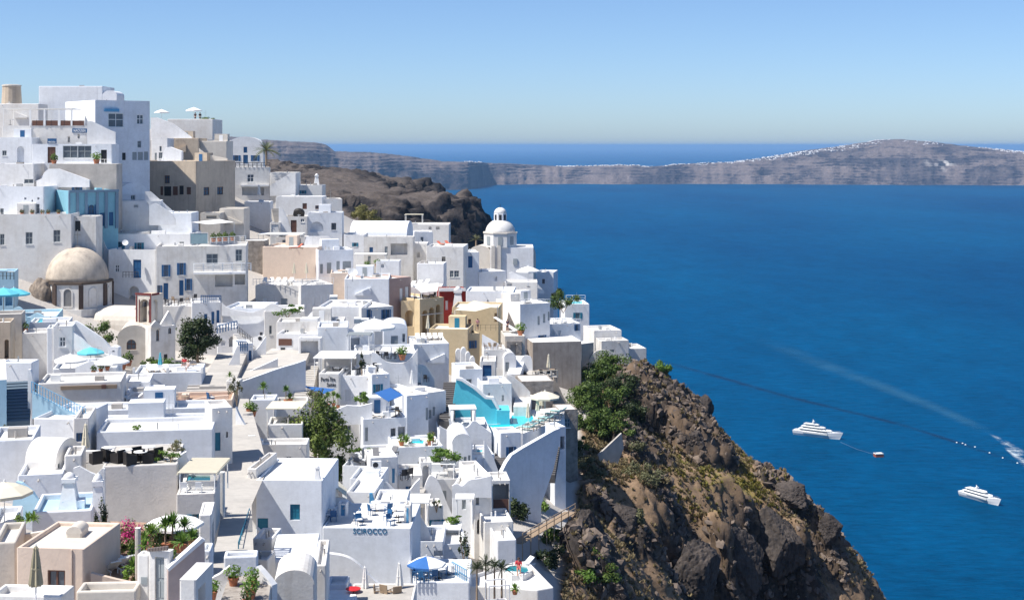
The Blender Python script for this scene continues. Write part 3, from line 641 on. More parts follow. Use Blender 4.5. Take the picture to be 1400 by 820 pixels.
PLAIN = set('retain cafe cafeback long1 long1b long2 sciterr cement cement_b stonewall beige bigwhite hotel tanfoot scileft palewall stairleft stairtop greywall perghb portal_b portal_c portal rvA rvB corner hotelback restter stoneter lavlow cafesteps nearwhite nearlow doorpier gpost roofarch lanebox sundeck sunlow tanupper backblock deckp pinkblock_f stairhouse sunblock celllow parterr cubew bluerail ochwall turqterr leftpale arcpost beamroof ridgeback nearbeige_l'.split())
def h(key, label, x0, x1, yt, yb, deep=6.0, yaw=0.0, d=None, mat=None, feats=(), lift=0.0, **kw):
    """a house seen from x0 to x1 (its front), parapet at yt, wall foot at yb, all in photo pixels; d metres ahead at the x0 corner"""
    if d is None: d = dg((x0 + x1) / 2, yb)
    if yaw == 0 and deep >= 2.5 and x1 < 540 and yt > 330: yaw = .7 * math.degrees(math.atan((HX - x1) / F))     # blocks stand square to the slope
    foot = boxfoot(x0, x1, d, deep, yaw); zt = H - (yt - HY) / F * d
    zb = min(ground_min(foot), H - (yb - HY) / F * d) - 1.0
    fv = (min(yb, 830) - yt) / F * d; rk_ = random.Random(key + 'w')
    if not feats and fv > 2.0 and key not in PLAIN and yt > 200 and x1 - x0 > 14:
        pm = F / d; n_ = max(1, min(4, int((x1 - x0) / pm / 2.6))); feats = []
        for i in range(n_):
            if rk_.random() < .3: continue
            xc = x0 + (x1 - x0) * (i + rk_.uniform(.35, .65)) / n_; w_ = rk_.choice((.55, .7, .8)); door = rk_.random() < .3 and fv < 3.4; yc = min(yt + rk_.uniform(1.0, 1.5) * pm, yb - 1.1 * pm); hh = (1.95 if door else rk_.choice((.7, .95, 1.1)))
            feats.append(('d' if door else 'w', xc - w_ / 2 * pm, yc, xc + w_ / 2 * pm, yc + hh * pm, rk_.choice('bgwgtn')))
    if mat is None: mat = random.Random(key).choice((W, W, W, W2, W2, W3, W3, W4))
    o = House(label, foot, zt, zb, mat, feats, **kw); o.d = d; HOUSES[key] = o; return o
def hp(key, label, pts, d, yb=None, mat=None, feats=(), **kw):
    """a house given by the outline of its top as seen in the photo (counter-clockwise from above, first point d metres ahead)"""
    z = H - (pts[0][1] - HY) / F * d; foot = [PZ(x, y, z) for x, y in pts]
    ar = sum(foot[i].x * foot[(i + 1) % len(foot)].y - foot[(i + 1) % len(foot)].x * foot[i].y for i in range(len(foot)))
    if ar < 0: foot = foot[::-1]
    zb = ground_min(foot) - 1.0
    if yb: zb = min(zb, H - (yb - HY) / F * d - 1)
    o = House(label, foot, z, zb, mat, feats, **kw); o.d = d; HOUSES[key] = o; return o
def wallpoly(label, pts, d, yaw=0.0, t=.3, mat=None, name='boundary_wall', cat='wall', group=None, curve=False, px0=None):
    """a free-standing wall: outline drawn on an upright plane through (pts[0].x, d) turned by yaw"""
    px0 = pts[0][0] if px0 is None else px0
    a = Vector(((px0 - HX) / F * d, d)); u = Vector((math.cos(R(yaw)), math.sin(R(yaw))))
    nd = Vector((-u.y, u.x, 0)); W3_ = []
    if curve: pts = smooth_poly(pts)
    for x, y in pts:
        k = (x - HX) / F; q = (k * a.y - a.x) / (u.x - k * u.y); p = a + u * q
        W3_.append(Vector((p.x, p.y, H - (y - HY) / F * p.y)))
    base = W3_[0].copy(); o = MB().slab([p - base for p in W3_], nd * t).build(name, mat or W, fix=True); o.location = base
    return tag(o, label, cat, group, 'thing')
def smooth_poly(p, n=5):
    """rounds the corners of an open run of points (Catmull-Rom)"""
    out = []
    for i in range(len(p) - 1):
        a = p[max(0, i - 1)]; b = p[i]; c = p[i + 1]; e = p[min(len(p) - 1, i + 2)]
        for k in range(n):
            t = k / n
            out.append(tuple(.5 * (2 * b[j] + (c[j] - a[j]) * t + (2 * a[j] - 5 * b[j] + 4 * c[j] - e[j]) * t * t + (3 * b[j] - a[j] - 3 * c[j] + e[j]) * t ** 3) for j in (0, 1)))
    return out + [p[-1]]
def slopewall(label, top, yb, d, yaw=0.0, t=.3, mat=None, curve=True, **kw):
    """garden wall with a flowing coping: top run of pixels, straight foot at yb"""
    tp = smooth_poly(top) if curve else list(top)
    return wallpoly(label, [(tp[0][0], yb)] + tp + [(tp[-1][0], yb)], d, yaw, t, mat, **kw)
_UNIT = {}
def unit_box():
    if 'b' not in _UNIT: _UNIT['b'] = MB().box((0, 0, 0), (1, 1, 1)).mesh('piece')
    return _UNIT['b']
def steps(label, a, b, width, n, mat=None, rz=None, below=1.5, sidewall=0.0):
    """a flight from a (low) to b (high): each tread a piece of its own"""
    a = Vector(a); b = Vector(b); dv = b - a; hd = Vector((dv.x, dv.y, 0)); run = hd.length / n; rise = dv.z / n
    ang = math.atan2(hd.y, hd.x); root = empty('staircase', a, ang, label, 'stairs')
    m = (mat or PAVE); key = 'st_' + m.name
    if key not in _UNIT:
        me = unit_box().copy(); me.materials.clear(); me.materials.append(m); _UNIT[key] = me
    for i in range(n):
        o = link('step', _UNIT[key], None, root); hgt = below + rise
        o.scale = (run + .02, width, hgt); o.location = (run * (i + .5), 0, rise * (i + 1) - hgt / 2)
    if sidewall:
        for s in (-1, 1):
            mb = MB(); y = s * (width / 2 + .11); L_ = hd.length
            mb.slab([(0, y - .1, -below), (L_, y - .1, dv.z - below), (L_, y - .1, dv.z + sidewall), (0, y - .1, sidewall)], (0, .2, 0)); mb.build('side_wall', W, root, fix=True)
    return root
def rail(label, pts, hgt=.95, step=1.2, mat=None, r=.03, bars=2, mesh_=None, name='railing', cat='railing', r2=None):
    """posts with level bars between world points"""
    mat = mat or WHP; pts = [Vector(p) for p in pts]; base = pts[0]; root = empty(name, base, 0, label, cat); r2 = r2 or r
    pm = MB().box((0, 0, hgt / 2), (r * 2, r * 2, hgt)).mesh('post'); pm.materials.append(mat)
    for a, b in zip(pts, pts[1:]):
        n = max(1, round((b - a).length / step))
        for i in range(n + (b is pts[-1])): o = link('post', pm, None, root); o.location = a.lerp(b, i / n) - base
        for k in range(bars):
            z = hgt * (1 - k / max(1, bars)) ; rr = r2 if k == 0 else r2 * .6
            mb = MB(); v = Vector((0, 0, z)); mb.cone(a - base + v, b - base + v, rr, rr, 5); mb.build('top_rail' if k == 0 else 'mid_rail', mat, root)
    return root
# ---------------------------------------------------------------- small things
def place(o, p, rz=0.0, sc=1.0, label=None, group=None):
    o.location = p; o.rotation_euler = (0, 0, rz); o.scale = (sc, sc, sc) if not isinstance(sc, tuple) else sc
    if label: o['label'] = label
    if group: o['group'] = group
    return o
PROTO = {}
def make(kind, p, rz=0.0, sc=1.0, label=None, group=None):
    if kind not in PROTO: 
        PROTO[kind] = BUILD[kind](); o = PROTO[kind]
    else: o = copy_tree(PROTO[kind])
    return place(o, p, rz, sc, label, group)
def b_parasol(cm, name='parasol', n=8):
    def f():
        root = empty(name, cat='parasol')
        MB().cone((0, 0, 0), (0, 0, 2.62), .03, .03, 8).build('pole', WHP if cm is not TQCV else WOOD, root); MB().lathe((0, 0, 0), [(.3, 0), (.3, .06), (.06, .12)], 12).build('base', CONC, root)
        mb = MB(); c = (0, 0, 2.62); ring = []
        for i in range(n):
            t = 2 * math.pi * i / n; ring.append((1.5 * math.cos(t), 1.5 * math.sin(t), 2.05))
        mid = [(x * .5, y * .5, 2.40) for x, y, z in ring]; drop = [(x, y, z - .16) for x, y, z in ring]
        v = [c] + mid + ring + drop
        fs = [(0, 1 + i, 1 + (i + 1) % n) for i in range(n)] + [(1 + i, 1 + n + i, 1 + n + (i + 1) % n, 1 + (i + 1) % n) for i in range(n)] + [(1 + n + i, 1 + 2 * n + i, 1 + 2 * n + (i + 1) % n, 1 + n + (i + 1) % n) for i in range(n)]
        mb.add(v, fs).build('canopy', cm, root); MB().lathe((0, 0, 2.6), [(.05, 0), (.05, .1), (.01, .16)], 6).build('finial', WHP, root)
        for i in range(n):
            MB().cone((0, 0, 2.55), tuple(v_ * .97 if k < 2 else v_ - .02 for k, v_ in enumerate(ring[i])), .012, .012, 4).build('rib', WHP, root)
        return root
    return f
def b_closed(cm):
    def f():
        root = empty('closed_parasol', cat='parasol'); MB().cone((0, 0, 0), (0, 0, 2.75), .03, .03, 8).build('pole', WHP, root)
        MB().lathe((0, 0, 0), [(.28, 0), (.28, .06), (.06, .12)], 12).build('base', CONC, root)
        n = 16; prof = [(.24, 1.02), (.26, 1.12), (.2, 1.6), (.15, 2.1), (.09, 2.5), (.1, 2.56), (.02, 2.68)]; mb = MB(); vs = []
        for r, z in prof:
            for i in range(n): t = 2 * math.pi * i / n; q = r * (1.15 if i % 2 else .72); vs.append((q * math.cos(t), q * math.sin(t), z))
        fs = [(k * n + i, k * n + (i + 1) % n, (k + 1) * n + (i + 1) % n, (k + 1) * n + i) for k in range(len(prof) - 1) for i in range(n)] + [tuple(range(n - 1, -1, -1))]
        mb.add(vs, fs).build('folded_canopy', cm, root); MB().lathe((0, 0, 1.7), [(.185, 0), (.19, .04), (.185, .08)], 10).build('strap', cm, root)
        return root
    return f
def b_lounger(cm, fm):
    def f():
        root = empty('sun_lounger', cat='lounger'); fr = MB()
        for s in (-1, 1): fr.box((0, s * .3, .28), (1.9, .05, .06))
        fr.build('frame', fm, root)
        for x in (-.85, .8):
            for s in (-1, 1): MB().box((x, s * .3, .13), (.05, .05, .26)).build('leg', fm, root)
        MB().box((-.3, 0, .35), (1.25, .6, .08)).build('mattress', cm, root); MB().box((.58, 0, .55), (.78, .6, .08), ry=R(-38)).build('backrest', cm, root)
        return root
    return f
def b_chair(m, cush=None):
    def f():
        root = empty('chair', cat='chair'); MB().box((0, 0, .43), (.5, .5, .06)).build('seat', m, root)
        MB().box((-.24, 0, .68), (.05, .5, .45), ry=R(-8)).build('backrest', m, root)
        for x in (-.21, .21):
            for y in (-.21, .21): MB().box((x, y, .2), (.045, .045, .4)).build('leg', m, root)
        for s in (-1, 1): MB().box((0, s * .25, .62), (.46, .045, .04)).build('armrest', m, root)
        if cush: MB().box((.02, 0, .485), (.44, .44, .05)).build('cushion', cush, root)
        return root
    return f
def b_tub():
    root = empty('armchair', cat='armchair'); MB().box((0, 0, .2), (.62, .62, .4)).build('seat', BLK, root)
    MB().slab([(-.36, -.34, 0), (-.28, -.34, 0), (-.24, -.34, .86), (-.38, -.34, .86)], (0, .68, 0)).build('backrest', BLK, root, fix=True)
    for s in (-1, 1): MB().slab([(-.28, s * .3 - .04, 0), (.33, s * .3 - .04, 0), (.36, s * .3 - .04, .62), (-.26, s * .3 - .04, .74)], (0, .08, 0)).build('armrest', BLK, root, fix=True)
    return root
def b_table(tm, r=.42, square=False):
    def f():
        root = empty('table', cat='table')
        (MB().box((0, 0, .73), (.8, .8, .04)) if square else MB().lathe((0, 0, .71), [(r, 0), (r + .01, .02), (r, .04)], 16)).build('table_top', tm, root)
        MB().cone((0, 0, .04), (0, 0, .71), .03, .03, 6).build('leg', DMET, root); MB().lathe((0, 0, 0), [(.24, 0), (.24, .03), (.04, .05)], 10).build('base', DMET, root)
        return root
    return f
def leaf_mesh(name, n, rad, size, seed=1, clump=0, hollow=.55, up=.3, jit=.35):
    """many leaf-sized faces through an uneven crown"""
    rr = random.Random(seed); mb = MB(); cl = []
    for _ in range(max(1, clump)):
        t = rr.uniform(0, 6.283); ph = math.acos(rr.uniform(-.75, 1)); q = rr.uniform(.3, .92) if clump else 0
        cl.append((Vector((q * math.sin(ph) * math.cos(t), q * math.sin(ph) * math.sin(t), q * math.cos(ph))), rr.uniform(.2, .46) if clump else 1.0))
    for i in range(n):
        c, cr = cl[i % len(cl)]
        v = Vector((rr.gauss(0, 1), rr.gauss(0, 1), rr.gauss(0, 1))); v.normalize(); v *= (hollow + (1 - hollow) * rr.random()) * cr * (1 + rr.gauss(0, jit * .35))
        p = c + v; p = Vector((p.x * rad[0], p.y * rad[1], p.z * rad[2]))
        nrm = (v.normalized() + Vector((rr.gauss(0, .5), rr.gauss(0, .5), rr.gauss(0, .5) + up))).normalized(); a = nrm.orthogonal().normalized(); b = nrm.cross(a); th = rr.uniform(0, 6.28)
        a, b = a * math.cos(th) + b * math.sin(th), b * math.cos(th) - a * math.sin(th); s_ = size * rr.uniform(.6, 1.4)
        mb.add([p - a * s_, p + b * s_ * .5, p + a * s_, p - b * s_ * .5], [(0, 1, 2, 3)])
    return mb.mesh(name)
def b_pot(lm, n, rad, size, pm=None, seed=3):
    def f():
        root = empty('potted_plant', cat='plant'); MB().lathe((0, 0, 0), [(.17, 0), (.24, .3), (.27, .34), (.27, .4), (.2, .4)], 12).build('pot', pm or TERC, root)
        me = leaf_mesh('foliage', n, rad, size, seed); o = link('foliage', me, lm, root); o.location = (0, 0, .4 + rad[2] * .7); return root
    return f
def spiky(mb, c, n, ln, wid, rr, lo=.1, hi=1.4, droop=.35):
    for i in range(n):
        t = rr.uniform(0, 6.283); el = rr.uniform(lo, hi); d = Vector((math.cos(t) * math.cos(el), math.sin(t) * math.cos(el), math.sin(el))); s_ = Vector((-math.sin(t), math.cos(t), 0)) * wid
        l = ln * rr.uniform(.75, 1.1); m = c + d * l * .55; e = c + d * l + Vector((0, 0, -droop * l * math.cos(el)))
        mb.add([c - s_ * .5, c + s_ * .5, m + s_, m - s_, e], [(0, 1, 2, 3), (3, 2, 4)])
def b_yucca(pm=None, stem=.0, ln=.8, n=60):
    def f():
        rr = random.Random(5); root = empty('spiky_plant', cat='plant')
        if pm: MB().lathe((0, 0, 0), [(.2, 0), (.27, .32), (.3, .36), (.3, .42), (.2, .42)], 12).build('pot', pm, root)
        if stem: MB().cone((0, 0, .1), (0, 0, .42 + stem), .07, .05, 6).build('stem', WOOD, root)
        mb = MB(); spiky(mb, Vector((0, 0, .42 + stem)), n, ln, .05, rr); mb.build('leaves', LGRN, root); return root
    return f
def person(label, p, top, bottom, hair=(.05, .03, .02), pose='stand', rz=0.0, h=1.7):
    """one skinned body with clothing as further pieces"""
    root = empty('person', p, rz, label, 'person'); k = h / 1.7
    if pose == 'stand':
        J = dict(pel=(0, 0, .93), ch=(0, 0, 1.28), nk=(0, 0, 1.46), hd=(0, .01, 1.6), ls=(-.19, 0, 1.4), le=(-.25, .02, 1.12), lh=(-.22, .12, .88), rs=(.19, 0, 1.4), re=(.26, .02, 1.13), rh=(.24, .12, .9), lk=(-.1, .02, .5), lf=(-.11, 0, .07), lt=(-.12, .16, .03), rk=(.1, .05, .5), rf=(.12, .03, .07), rt=(.13, .18, .03))
    elif pose == 'sit':
        J = dict(pel=(0, -.05, .52), ch=(0, -.08, .86), nk=(0, -.06, 1.04), hd=(0, -.02, 1.18), ls=(-.19, -.06, .98), le=(-.25, .06, .74), lh=(-.14, .28, .68), rs=(.19, -.06, .98), re=(.25, .06, .74), rh=(.15, .28, .7), lk=(-.12, .4, .5), lf=(-.12, .42, .08), lt=(-.13, .57, .03), rk=(.12, .4, .5), rf=(.12, .46, .08), rt=(.13, .6, .03))
    else:
        J = dict(pel=(0, 0, .5), ch=(-.02, -.34, .58), nk=(0, -.5, .68), hd=(0, -.62, .76), ls=(-.19, -.42, .62), le=(-.28, -.2, .52), lh=(-.22, .02, .5), rs=(.19, -.42, .62), re=(.28, -.2, .52), rh=(.24, .02, .5), lk=(-.1, .42, .6), lf=(-.1, .8, .46), lt=(-.11, .86, .56), rk=(.1, .45, .5), rf=(.11, .86, .46), rt=(.12, .92, .56))
    rad = dict(pel=.13, ch=.14, nk=.055, hd=.1, ls=.065, le=.045, lh=.035, rs=.065, re=.045, rh=.035, lk=.065, lf=.045, lt=.035, rk=.065, rf=.045, rt=.035)
    E = [('pel', 'ch'), ('ch', 'nk'), ('nk', 'hd'), ('ch', 'ls'), ('ls', 'le'), ('le', 'lh'), ('ch', 'rs'), ('rs', 're'), ('re', 'rh'), ('pel', 'lk'), ('lk', 'lf'), ('lf', 'lt'), ('pel', 'rk'), ('rk', 'rf'), ('rf', 'rt')]
    def skin(name, joints, edges, mat, grow=0.0, over=None):
        ks = list(joints); me = bpy.data.meshes.new(name); me.from_pydata([tuple(c * k for c in J[q]) for q in ks], [(ks.index(a), ks.index(b)) for a, b in edges], [])
        o = link(name, me, mat, root); m = o.modifiers.new('s', 'SKIN'); 
        for i, q in enumerate(ks):
            r_ = ((over or {}).get(q, rad[q]) + grow) * k; me.skin_vertices[0].data[i].radius = (r_, r_)
        me.skin_vertices[0].data[0].use_root = True; s_ = o.modifiers.new('u', 'SUBSURF'); s_.levels = 1; s_.render_levels = 1; return o
    skin('body', J, E, SKIN); ss = plain('cloth_%d_%d_%d' % tuple(int(c * 99) for c in top), top, .9); bs = plain('cloth_%d_%d_%d' % tuple(int(c * 99) for c in bottom), bottom, .9)
    skin('shirt', ['pel', 'ch', 'ls', 'rs', 'le', 're'], [('pel', 'ch'), ('ch', 'ls'), ('ch', 'rs'), ('ls', 'le'), ('rs', 're')], ss, .018); skin('trousers', ['pel', 'lk', 'rk'], [('pel', 'lk'), ('pel', 'rk')], bs, .022)
    hd = Vector(J['hd']) * k; MB().lathe(hd + Vector((0, -.015, -.03)), [(.105 * k, 0), (.118 * k, .05 * k), (.1 * k, .11 * k), (.04 * k, .145 * k)], 10).build('hair', plain('hair_%d' % int(hair[0] * 99), hair, .7), root)
    f = MB(); 
    for s in (-1, 1): f.box(hd + Vector((s * .035 * k, .1 * k, .0)), (.02 * k, .012, .012))
    f.build('eyes', DARK, root); MB().box(hd + Vector((0, .11 * k, -.02)), (.02 * k, .03 * k, .03 * k)).build('nose', SKIN, root)
    return root
def b_ac():
    root = empty('air_conditioner', cat='air conditioner'); MB().box((0, 0, .35), (.85, .32, .7)).build('case', WHP, root)
    MB().cone((-.12, -.165, .36), (-.12, -.2, .36), .26, .25, 16).build('fan_grille', DMET, root); MB().box((0, 0, .02), (.7, .3, .04)).build('foot', METAL, root); return root
def b_dish():
    root = empty('satellite_dish', cat='satellite dish'); MB().cone((0, 0, 0), (0, 0, .7), .03, .03, 6).build('mast', METAL, root); mb = MB(); vs = [(0, 0, 0)]; n = 14
    for k in (1, 2, 3):
        for i in range(n): t = 2 * math.pi * i / n; r = .15 * k; vs.append((r * math.cos(t), -(r * r) * .5, r * math.sin(t)))
    fs = [(0, 1 + i, 1 + (i + 1) % n) for i in range(n)]
    for k in (0, 1): fs += [(1 + k * n + i, 1 + (k + 1) * n + i, 1 + (k + 1) * n + (i + 1) % n, 1 + k * n + (i + 1) % n) for i in range(n)]
    mb.add(vs, fs); o = mb.build('reflector', WHP, root, smooth=True); o.location = (0, 0, .85); o.rotation_euler = (R(-30), 0, 0)
    MB().cone((0, 0, .85), (0, -.42, 1.1), .012, .012, 4).build('feed_arm', METAL, root); return root
def b_chimney():
    root = empty('chimney', cat='chimney'); MB().lathe((0, 0, 0), [(.62, 0), (.42, 1.0), (.32, 1.5)], 4, t0=math.pi / 4).build('stack', W, root)
    MB().box((0, 0, 1.62), (.6, .6, .2)).build('cap', W, root); mb = MB()
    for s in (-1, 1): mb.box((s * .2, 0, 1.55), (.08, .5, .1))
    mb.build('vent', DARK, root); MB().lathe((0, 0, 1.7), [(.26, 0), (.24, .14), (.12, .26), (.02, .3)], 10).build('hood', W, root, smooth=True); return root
def b_antenna():
    root = empty('antenna', cat='antenna'); MB().cone((0, 0, 0), (0, 0, 2.4), .025, .02, 5).build('mast', METAL, root); mb = MB(); mb.cone((-.6, 0, 2.2), (.6, 0, 2.2), .015, .015, 4)
    for i in range(7): mb.cone((-.55 + i * .18, -.3 + i * .02, 2.2), (-.55 + i * .18, .3 - i * .02, 2.2), .01, .01, 4)
    mb.build('elements', METAL, root); return root
def b_tank():
    root = empty('water_tank', cat='tank'); MB().cone((-.6, 0, .75), (.6, 0, .75), .3, .3, 14).build('drum', WHP, root)
    MB().slab([(-.6, -.9, .1), (.6, -.9, .1), (.6, -.1, .7), (-.6, -.1, .7)], (0, .04, .05)).build('solar_panel', GLASS, root); mb = MB()
    for s in (-.5, .5): mb.box((s, 0, .3), (.05, .05, .6)); mb.box((s, -.85, .06), (.05, .05, .12))
    mb.build('stand', METAL, root); return root
BUILD = {'parasol': b_parasol(CANV), 'cream_parasol': b_parasol(CRCV), 'turq_parasol': b_parasol(TQCV), 'closed': b_closed(CRCV), 'closed_olive': b_closed(OLCV), 'closed_turq': b_closed(TQCV), 'closed_white': b_closed(CANV),
  'lounger': b_lounger(CANV, WOOD), 'white_lounger': b_lounger(CANV, WHP), 'teal_lounger': b_lounger(plain('mint_cushion', (.38, .62, .60), .8), WOOD), 'dark_lounger': b_lounger(plain('grey_cushion', (.16, .16, .17), .8), DMET), 'red_lounger': b_lounger(plain('coral_cushion', (.60, .16, .10), .8), WOOD),
  'chair': b_chair(DMET), 'white_chair': b_chair(WHP), 'blue_chair': b_chair(BLUEP, CANV), 'wood_chair': b_chair(WOOD), 'tub': b_tub, 'table': b_table(CANV), 'wood_table': b_table(WOOD), 'square_table': b_table(WHP, square=True),
  'pot': b_pot(GRN, 160, (.4, .4, .4), .09), 'flower_pot': b_pot(LGRN, 160, (.42, .42, .36), .09, seed=8), 'grey_pot': b_pot(OLV, 160, (.36, .36, .34), .09, seed=4), 'yucca': b_yucca(TERC), 'tall_yucca': b_yucca(TERC, 1.0, .9, 80), 'agave': b_yucca(None, 0, .9, 46),
  'ac': b_ac, 'dish': b_dish, 'chimney': b_chimney, 'antenna': b_antenna, 'tank': b_tank}
def shrub(label, p, rad, mat, n=900, size=.16, seed=1, group=None, stems=4, name='shrub', cat='shrub', clump=9):
    root = empty(name, p, 0, label, cat, group); mb = MB(); rr = random.Random(seed)
    for i in range(stems): t = rr.uniform(0, 6.28); mb.cone((0, 0, -.4), (rad[0] * .5 * math.cos(t), rad[1] * .5 * math.sin(t), rad[2]), .05, .02, 5)
    mb.build('stem', WOOD, root); o = link('foliage', leaf_mesh('foliage', n, rad, size, seed, clump, .35), mat, root); o.location = (0, 0, rad[2] * .72); return root
def tree(label, p, hgt, rad, mat, n=3500, size=.2, seed=1, clump=22, lean=(0, 0), tr=.22, name='tree', cat='tree', group=None):
    root = empty(name, p, 0, label, cat, group); mb = MB(); rr = random.Random(seed); top = Vector((lean[0], lean[1], hgt - rad[2])); q = Vector((0, 0, -.6))
    m_ = top * .55 + Vector((rr.uniform(-.2, .2), rr.uniform(-.2, .2), 0)); mb.cone(q, m_, tr, tr * .7, 7); mb.cone(m_, top, tr * .7, tr * .4, 7)
    for i in range(9):
        t = rr.uniform(0, 6.28); e = top + Vector((rad[0] * .7 * math.cos(t), rad[1] * .7 * math.sin(t), rad[2] * rr.uniform(-.2, .8))); s_ = m_.lerp(top, rr.random()); mm = s_.lerp(e, .5) + Vector((0, 0, .25)); mb.cone(s_, mm, tr * .35, tr * .22, 5); mb.cone(mm, e, tr * .22, .02, 5)
    mb.build('trunk', WOOD, root); o = link('crown', leaf_mesh('crown', n, rad, size, seed, clump, .3), mat, root); o.location = top; return root
def palm(label, p, hgt, ln=2.4, n=26, seed=2, mat=None, trunk_r=.2, name='palm_tree'):
    root = empty(name, p, 0, label, 'palm'); rr = random.Random(seed); MB().cone((0, 0, -.5), (0, 0, hgt), trunk_r * 1.2, trunk_r * .8, 9).build('trunk', WOOD, root)
    for i in range(n):
        t = 6.283 * i / n * 2.4 + rr.uniform(-.2, .2); el = rr.uniform(-.1, 1.35); mb = MB(); c = Vector((0, 0, hgt)); pts = []
        for k in range(8):
            f = k / 7; l = ln * f; pts.append(c + Vector((math.cos(t) * math.cos(el) * l, math.sin(t) * math.cos(el) * l, math.sin(el) * l - .42 * ln * f * f * (1.1 - .4 * math.sin(el)))))
        sd = Vector((-math.sin(t), math.cos(t), 0))
        for k in range(7):
            a, b = pts[k], pts[k + 1]; w_ = ln * .19 * math.sin(math.pi * min(1, (k + .8) / 7.5))
            mb.cone(a, b, .02, .016, 4, caps=False)
            for s in (-1, 1):
                for q in (0, .33, .66):
                    o = a.lerp(b, q); tip = o + sd * s * w_ + (b - a) * .9 + Vector((0, 0, -.25 * w_)); mb.add([o, o + (b - a) * .22, tip], [(0, 1, 2)])
        mb.build('frond', mat or GRN, root)
    return root
# ---------------------------------------------------------------- extra pieces on a facade
def piece(hs, name, x0, y0, x1, y1, t, mat, parent=None, lift=.004):
    """a slab standing t proud of the facade seen there"""
    ht = hs.hit((x0 + x1) / 2, x0, x1)
    if ht is None: print('MISSPIECE', name, x0, y0); return None
    e, u0, u1, d, ln = ht; a = Vector((*hs.foot[e], 0)); b = Vector((*hs.foot[(e + 1) % len(hs.foot)], 0)); ud = (b - a).normalized(); nd = Vector((ud.y, -ud.x, 0))
    z0 = H - (y1 - HY) / F * d; z1 = H - (y0 - HY) / F * d
    q = [a + ud * u + Vector((0, 0, z)) + nd * lift - hs.off for u, z in ((u0, z0), (u1, z0), (u1, z1), (u0, z1))]
    return MB().slab(q, nd * t).build(name, mat, parent or hs.root, fix=True)
def lettering(hs, txt, x0, y0, x1, y1, mat, name='lettering', parent=None, face=None, off=.02, thick=.015):
    """raised letters on a facade"""
    ht = hs.hit((x0 + x1) / 2, x0, x1); e, u0, u1, d, ln = ht; a = Vector((*hs.foot[e], 0)); b = Vector((*hs.foot[(e + 1) % len(hs.foot)], 0)); ud = (b - a).normalized(); nd = Vector((ud.y, -ud.x, 0))
    c = bpy.data.curves.new(name, 'FONT'); c.body = txt; c.space_character = 1.12; c.extrude = thick; c.offset = .012; o = bpy.data.objects.new(name, c); COL.objects.link(o)
    bpy.context.view_layer.update(); me = bpy.data.meshes.new_from_object(o); bpy.data.objects.remove(o)
    co = np.array([v.co[:] for v in me.vertices]); mn, mxx = co.min(0), co.max(0); z0 = H - (y1 - HY) / F * d; z1 = H - (y0 - HY) / F * d
    for v in me.vertices:
        u = u0 + (v.co.x - mn[0]) / (mxx[0] - mn[0]) * (u1 - u0); z = z0 + (v.co.y - mn[1]) / (mxx[1] - mn[1]) * (z1 - z0)
        v.co = a + ud * u + Vector((0, 0, z)) + nd * (off + v.co.z) - hs.off
    me.materials.clear(); return link(name, me, mat, parent or hs.root)
def canopy(label, x0, x1, y0, y1, d, z=None, deep=3.0, mat=None, posts=True, hgt=2.3, yaw=0.0, name='canopy', cat='canopy', slats=0, t=.1):
    """flat shade roof on four posts: front edge x0..x1 at y1"""
    ft = boxfoot(x0, x1, d, deep, yaw); zt = H - (y1 - HY) / F * d; c = Vector((sum(p.x for p in ft) / 4, sum(p.y for p in ft) / 4, zt - hgt)); root = empty(name, c, 0, label, cat)
    q = [Vector((p.x, p.y, zt)) - c for p in ft]
    if slats:
        for i in range(slats):
            f = (i + .5) / slats; a, b = q[0].lerp(q[3], f), q[1].lerp(q[2], f); MB().box((a + b) / 2, ((b - a).length, deep / slats * .55, .06), R(yaw)).build('slat', mat or WHP, root)
        for a, b in ((q[0], q[3]), (q[1], q[2])): MB().cone(a - Vector((0, 0, .1)), b - Vector((0, 0, .1)), .06, .06, 5).build('beam', mat or WHP, root)
    else: MB().slab(q, (0, 0, t)).build('roof_panel', mat or CANV, root, fix=True)
    if posts:
        for p in inset([v[:2] for v in q], .15): MB().cone((p[0], p[1], 0), (p[0], p[1], hgt), .05, .05, 6).build('post', WHP, root)
    return root
def sail(label, pts, mat, pole=None):
    """taut triangular or four-cornered shade cloth between points (px,py,d)"""
    v = [P(*p) for p in pts]; c = sum(v, Vector()) / len(v); root = empty('shade_sail', v[0], 0, label, 'awning'); w = [p - v[0] for p in v]
    mb = MB(); mb.add(w, [tuple(range(len(w)))]); up = Vector((0, 0, .03)); mb.add([p + up for p in w], [tuple(range(len(w)))]); mb.build('cloth', mat, root)
    if pole:
        for p in pole: q = P(*p[:3]) - v[0]; MB().cone(q, q - Vector((0, 0, p[3])), .05, .05, 6).build('pole', WHP, root)
    return root
def tub(label, hs, pts, mat, dz=.03, name='pool', cat='pool', rim=.22):
    """water in a raised basin on a roof deck: rim coping and a water sheet"""
    f = [hs.at(x, y) for x, y in pts]; ar = sum(f[i].x * f[(i + 1) % len(f)].y - f[(i + 1) % len(f)].x * f[i].y for i in range(len(f)))
    if ar < 0: f = f[::-1]
    c = f[0].copy(); root = empty(name, c, 0, label, cat); q = [(p.x - c.x, p.y - c.y) for p in f]; inn = inset(q, rim); mb = MB(); n = len(q); zt = dz + .1
    for i in range(n):
        a, b, a2, b2 = q[i], q[(i + 1) % n], inn[i], inn[(i + 1) % n]
        mb.quad((*a, zt), (*b, zt), (*b2, zt), (*a2, zt)); mb.quad((*a, -.1), (*b, -.1), (*b, zt), (*a, zt)); mb.quad((*a2, zt), (*b2, zt), (*b2, dz - .4), (*a2, dz - .4))
    mb.build('coping', W3, root); MB().add([(*p, dz) for p in inn], [tuple(range(n))]).build('water', mat, root); return root
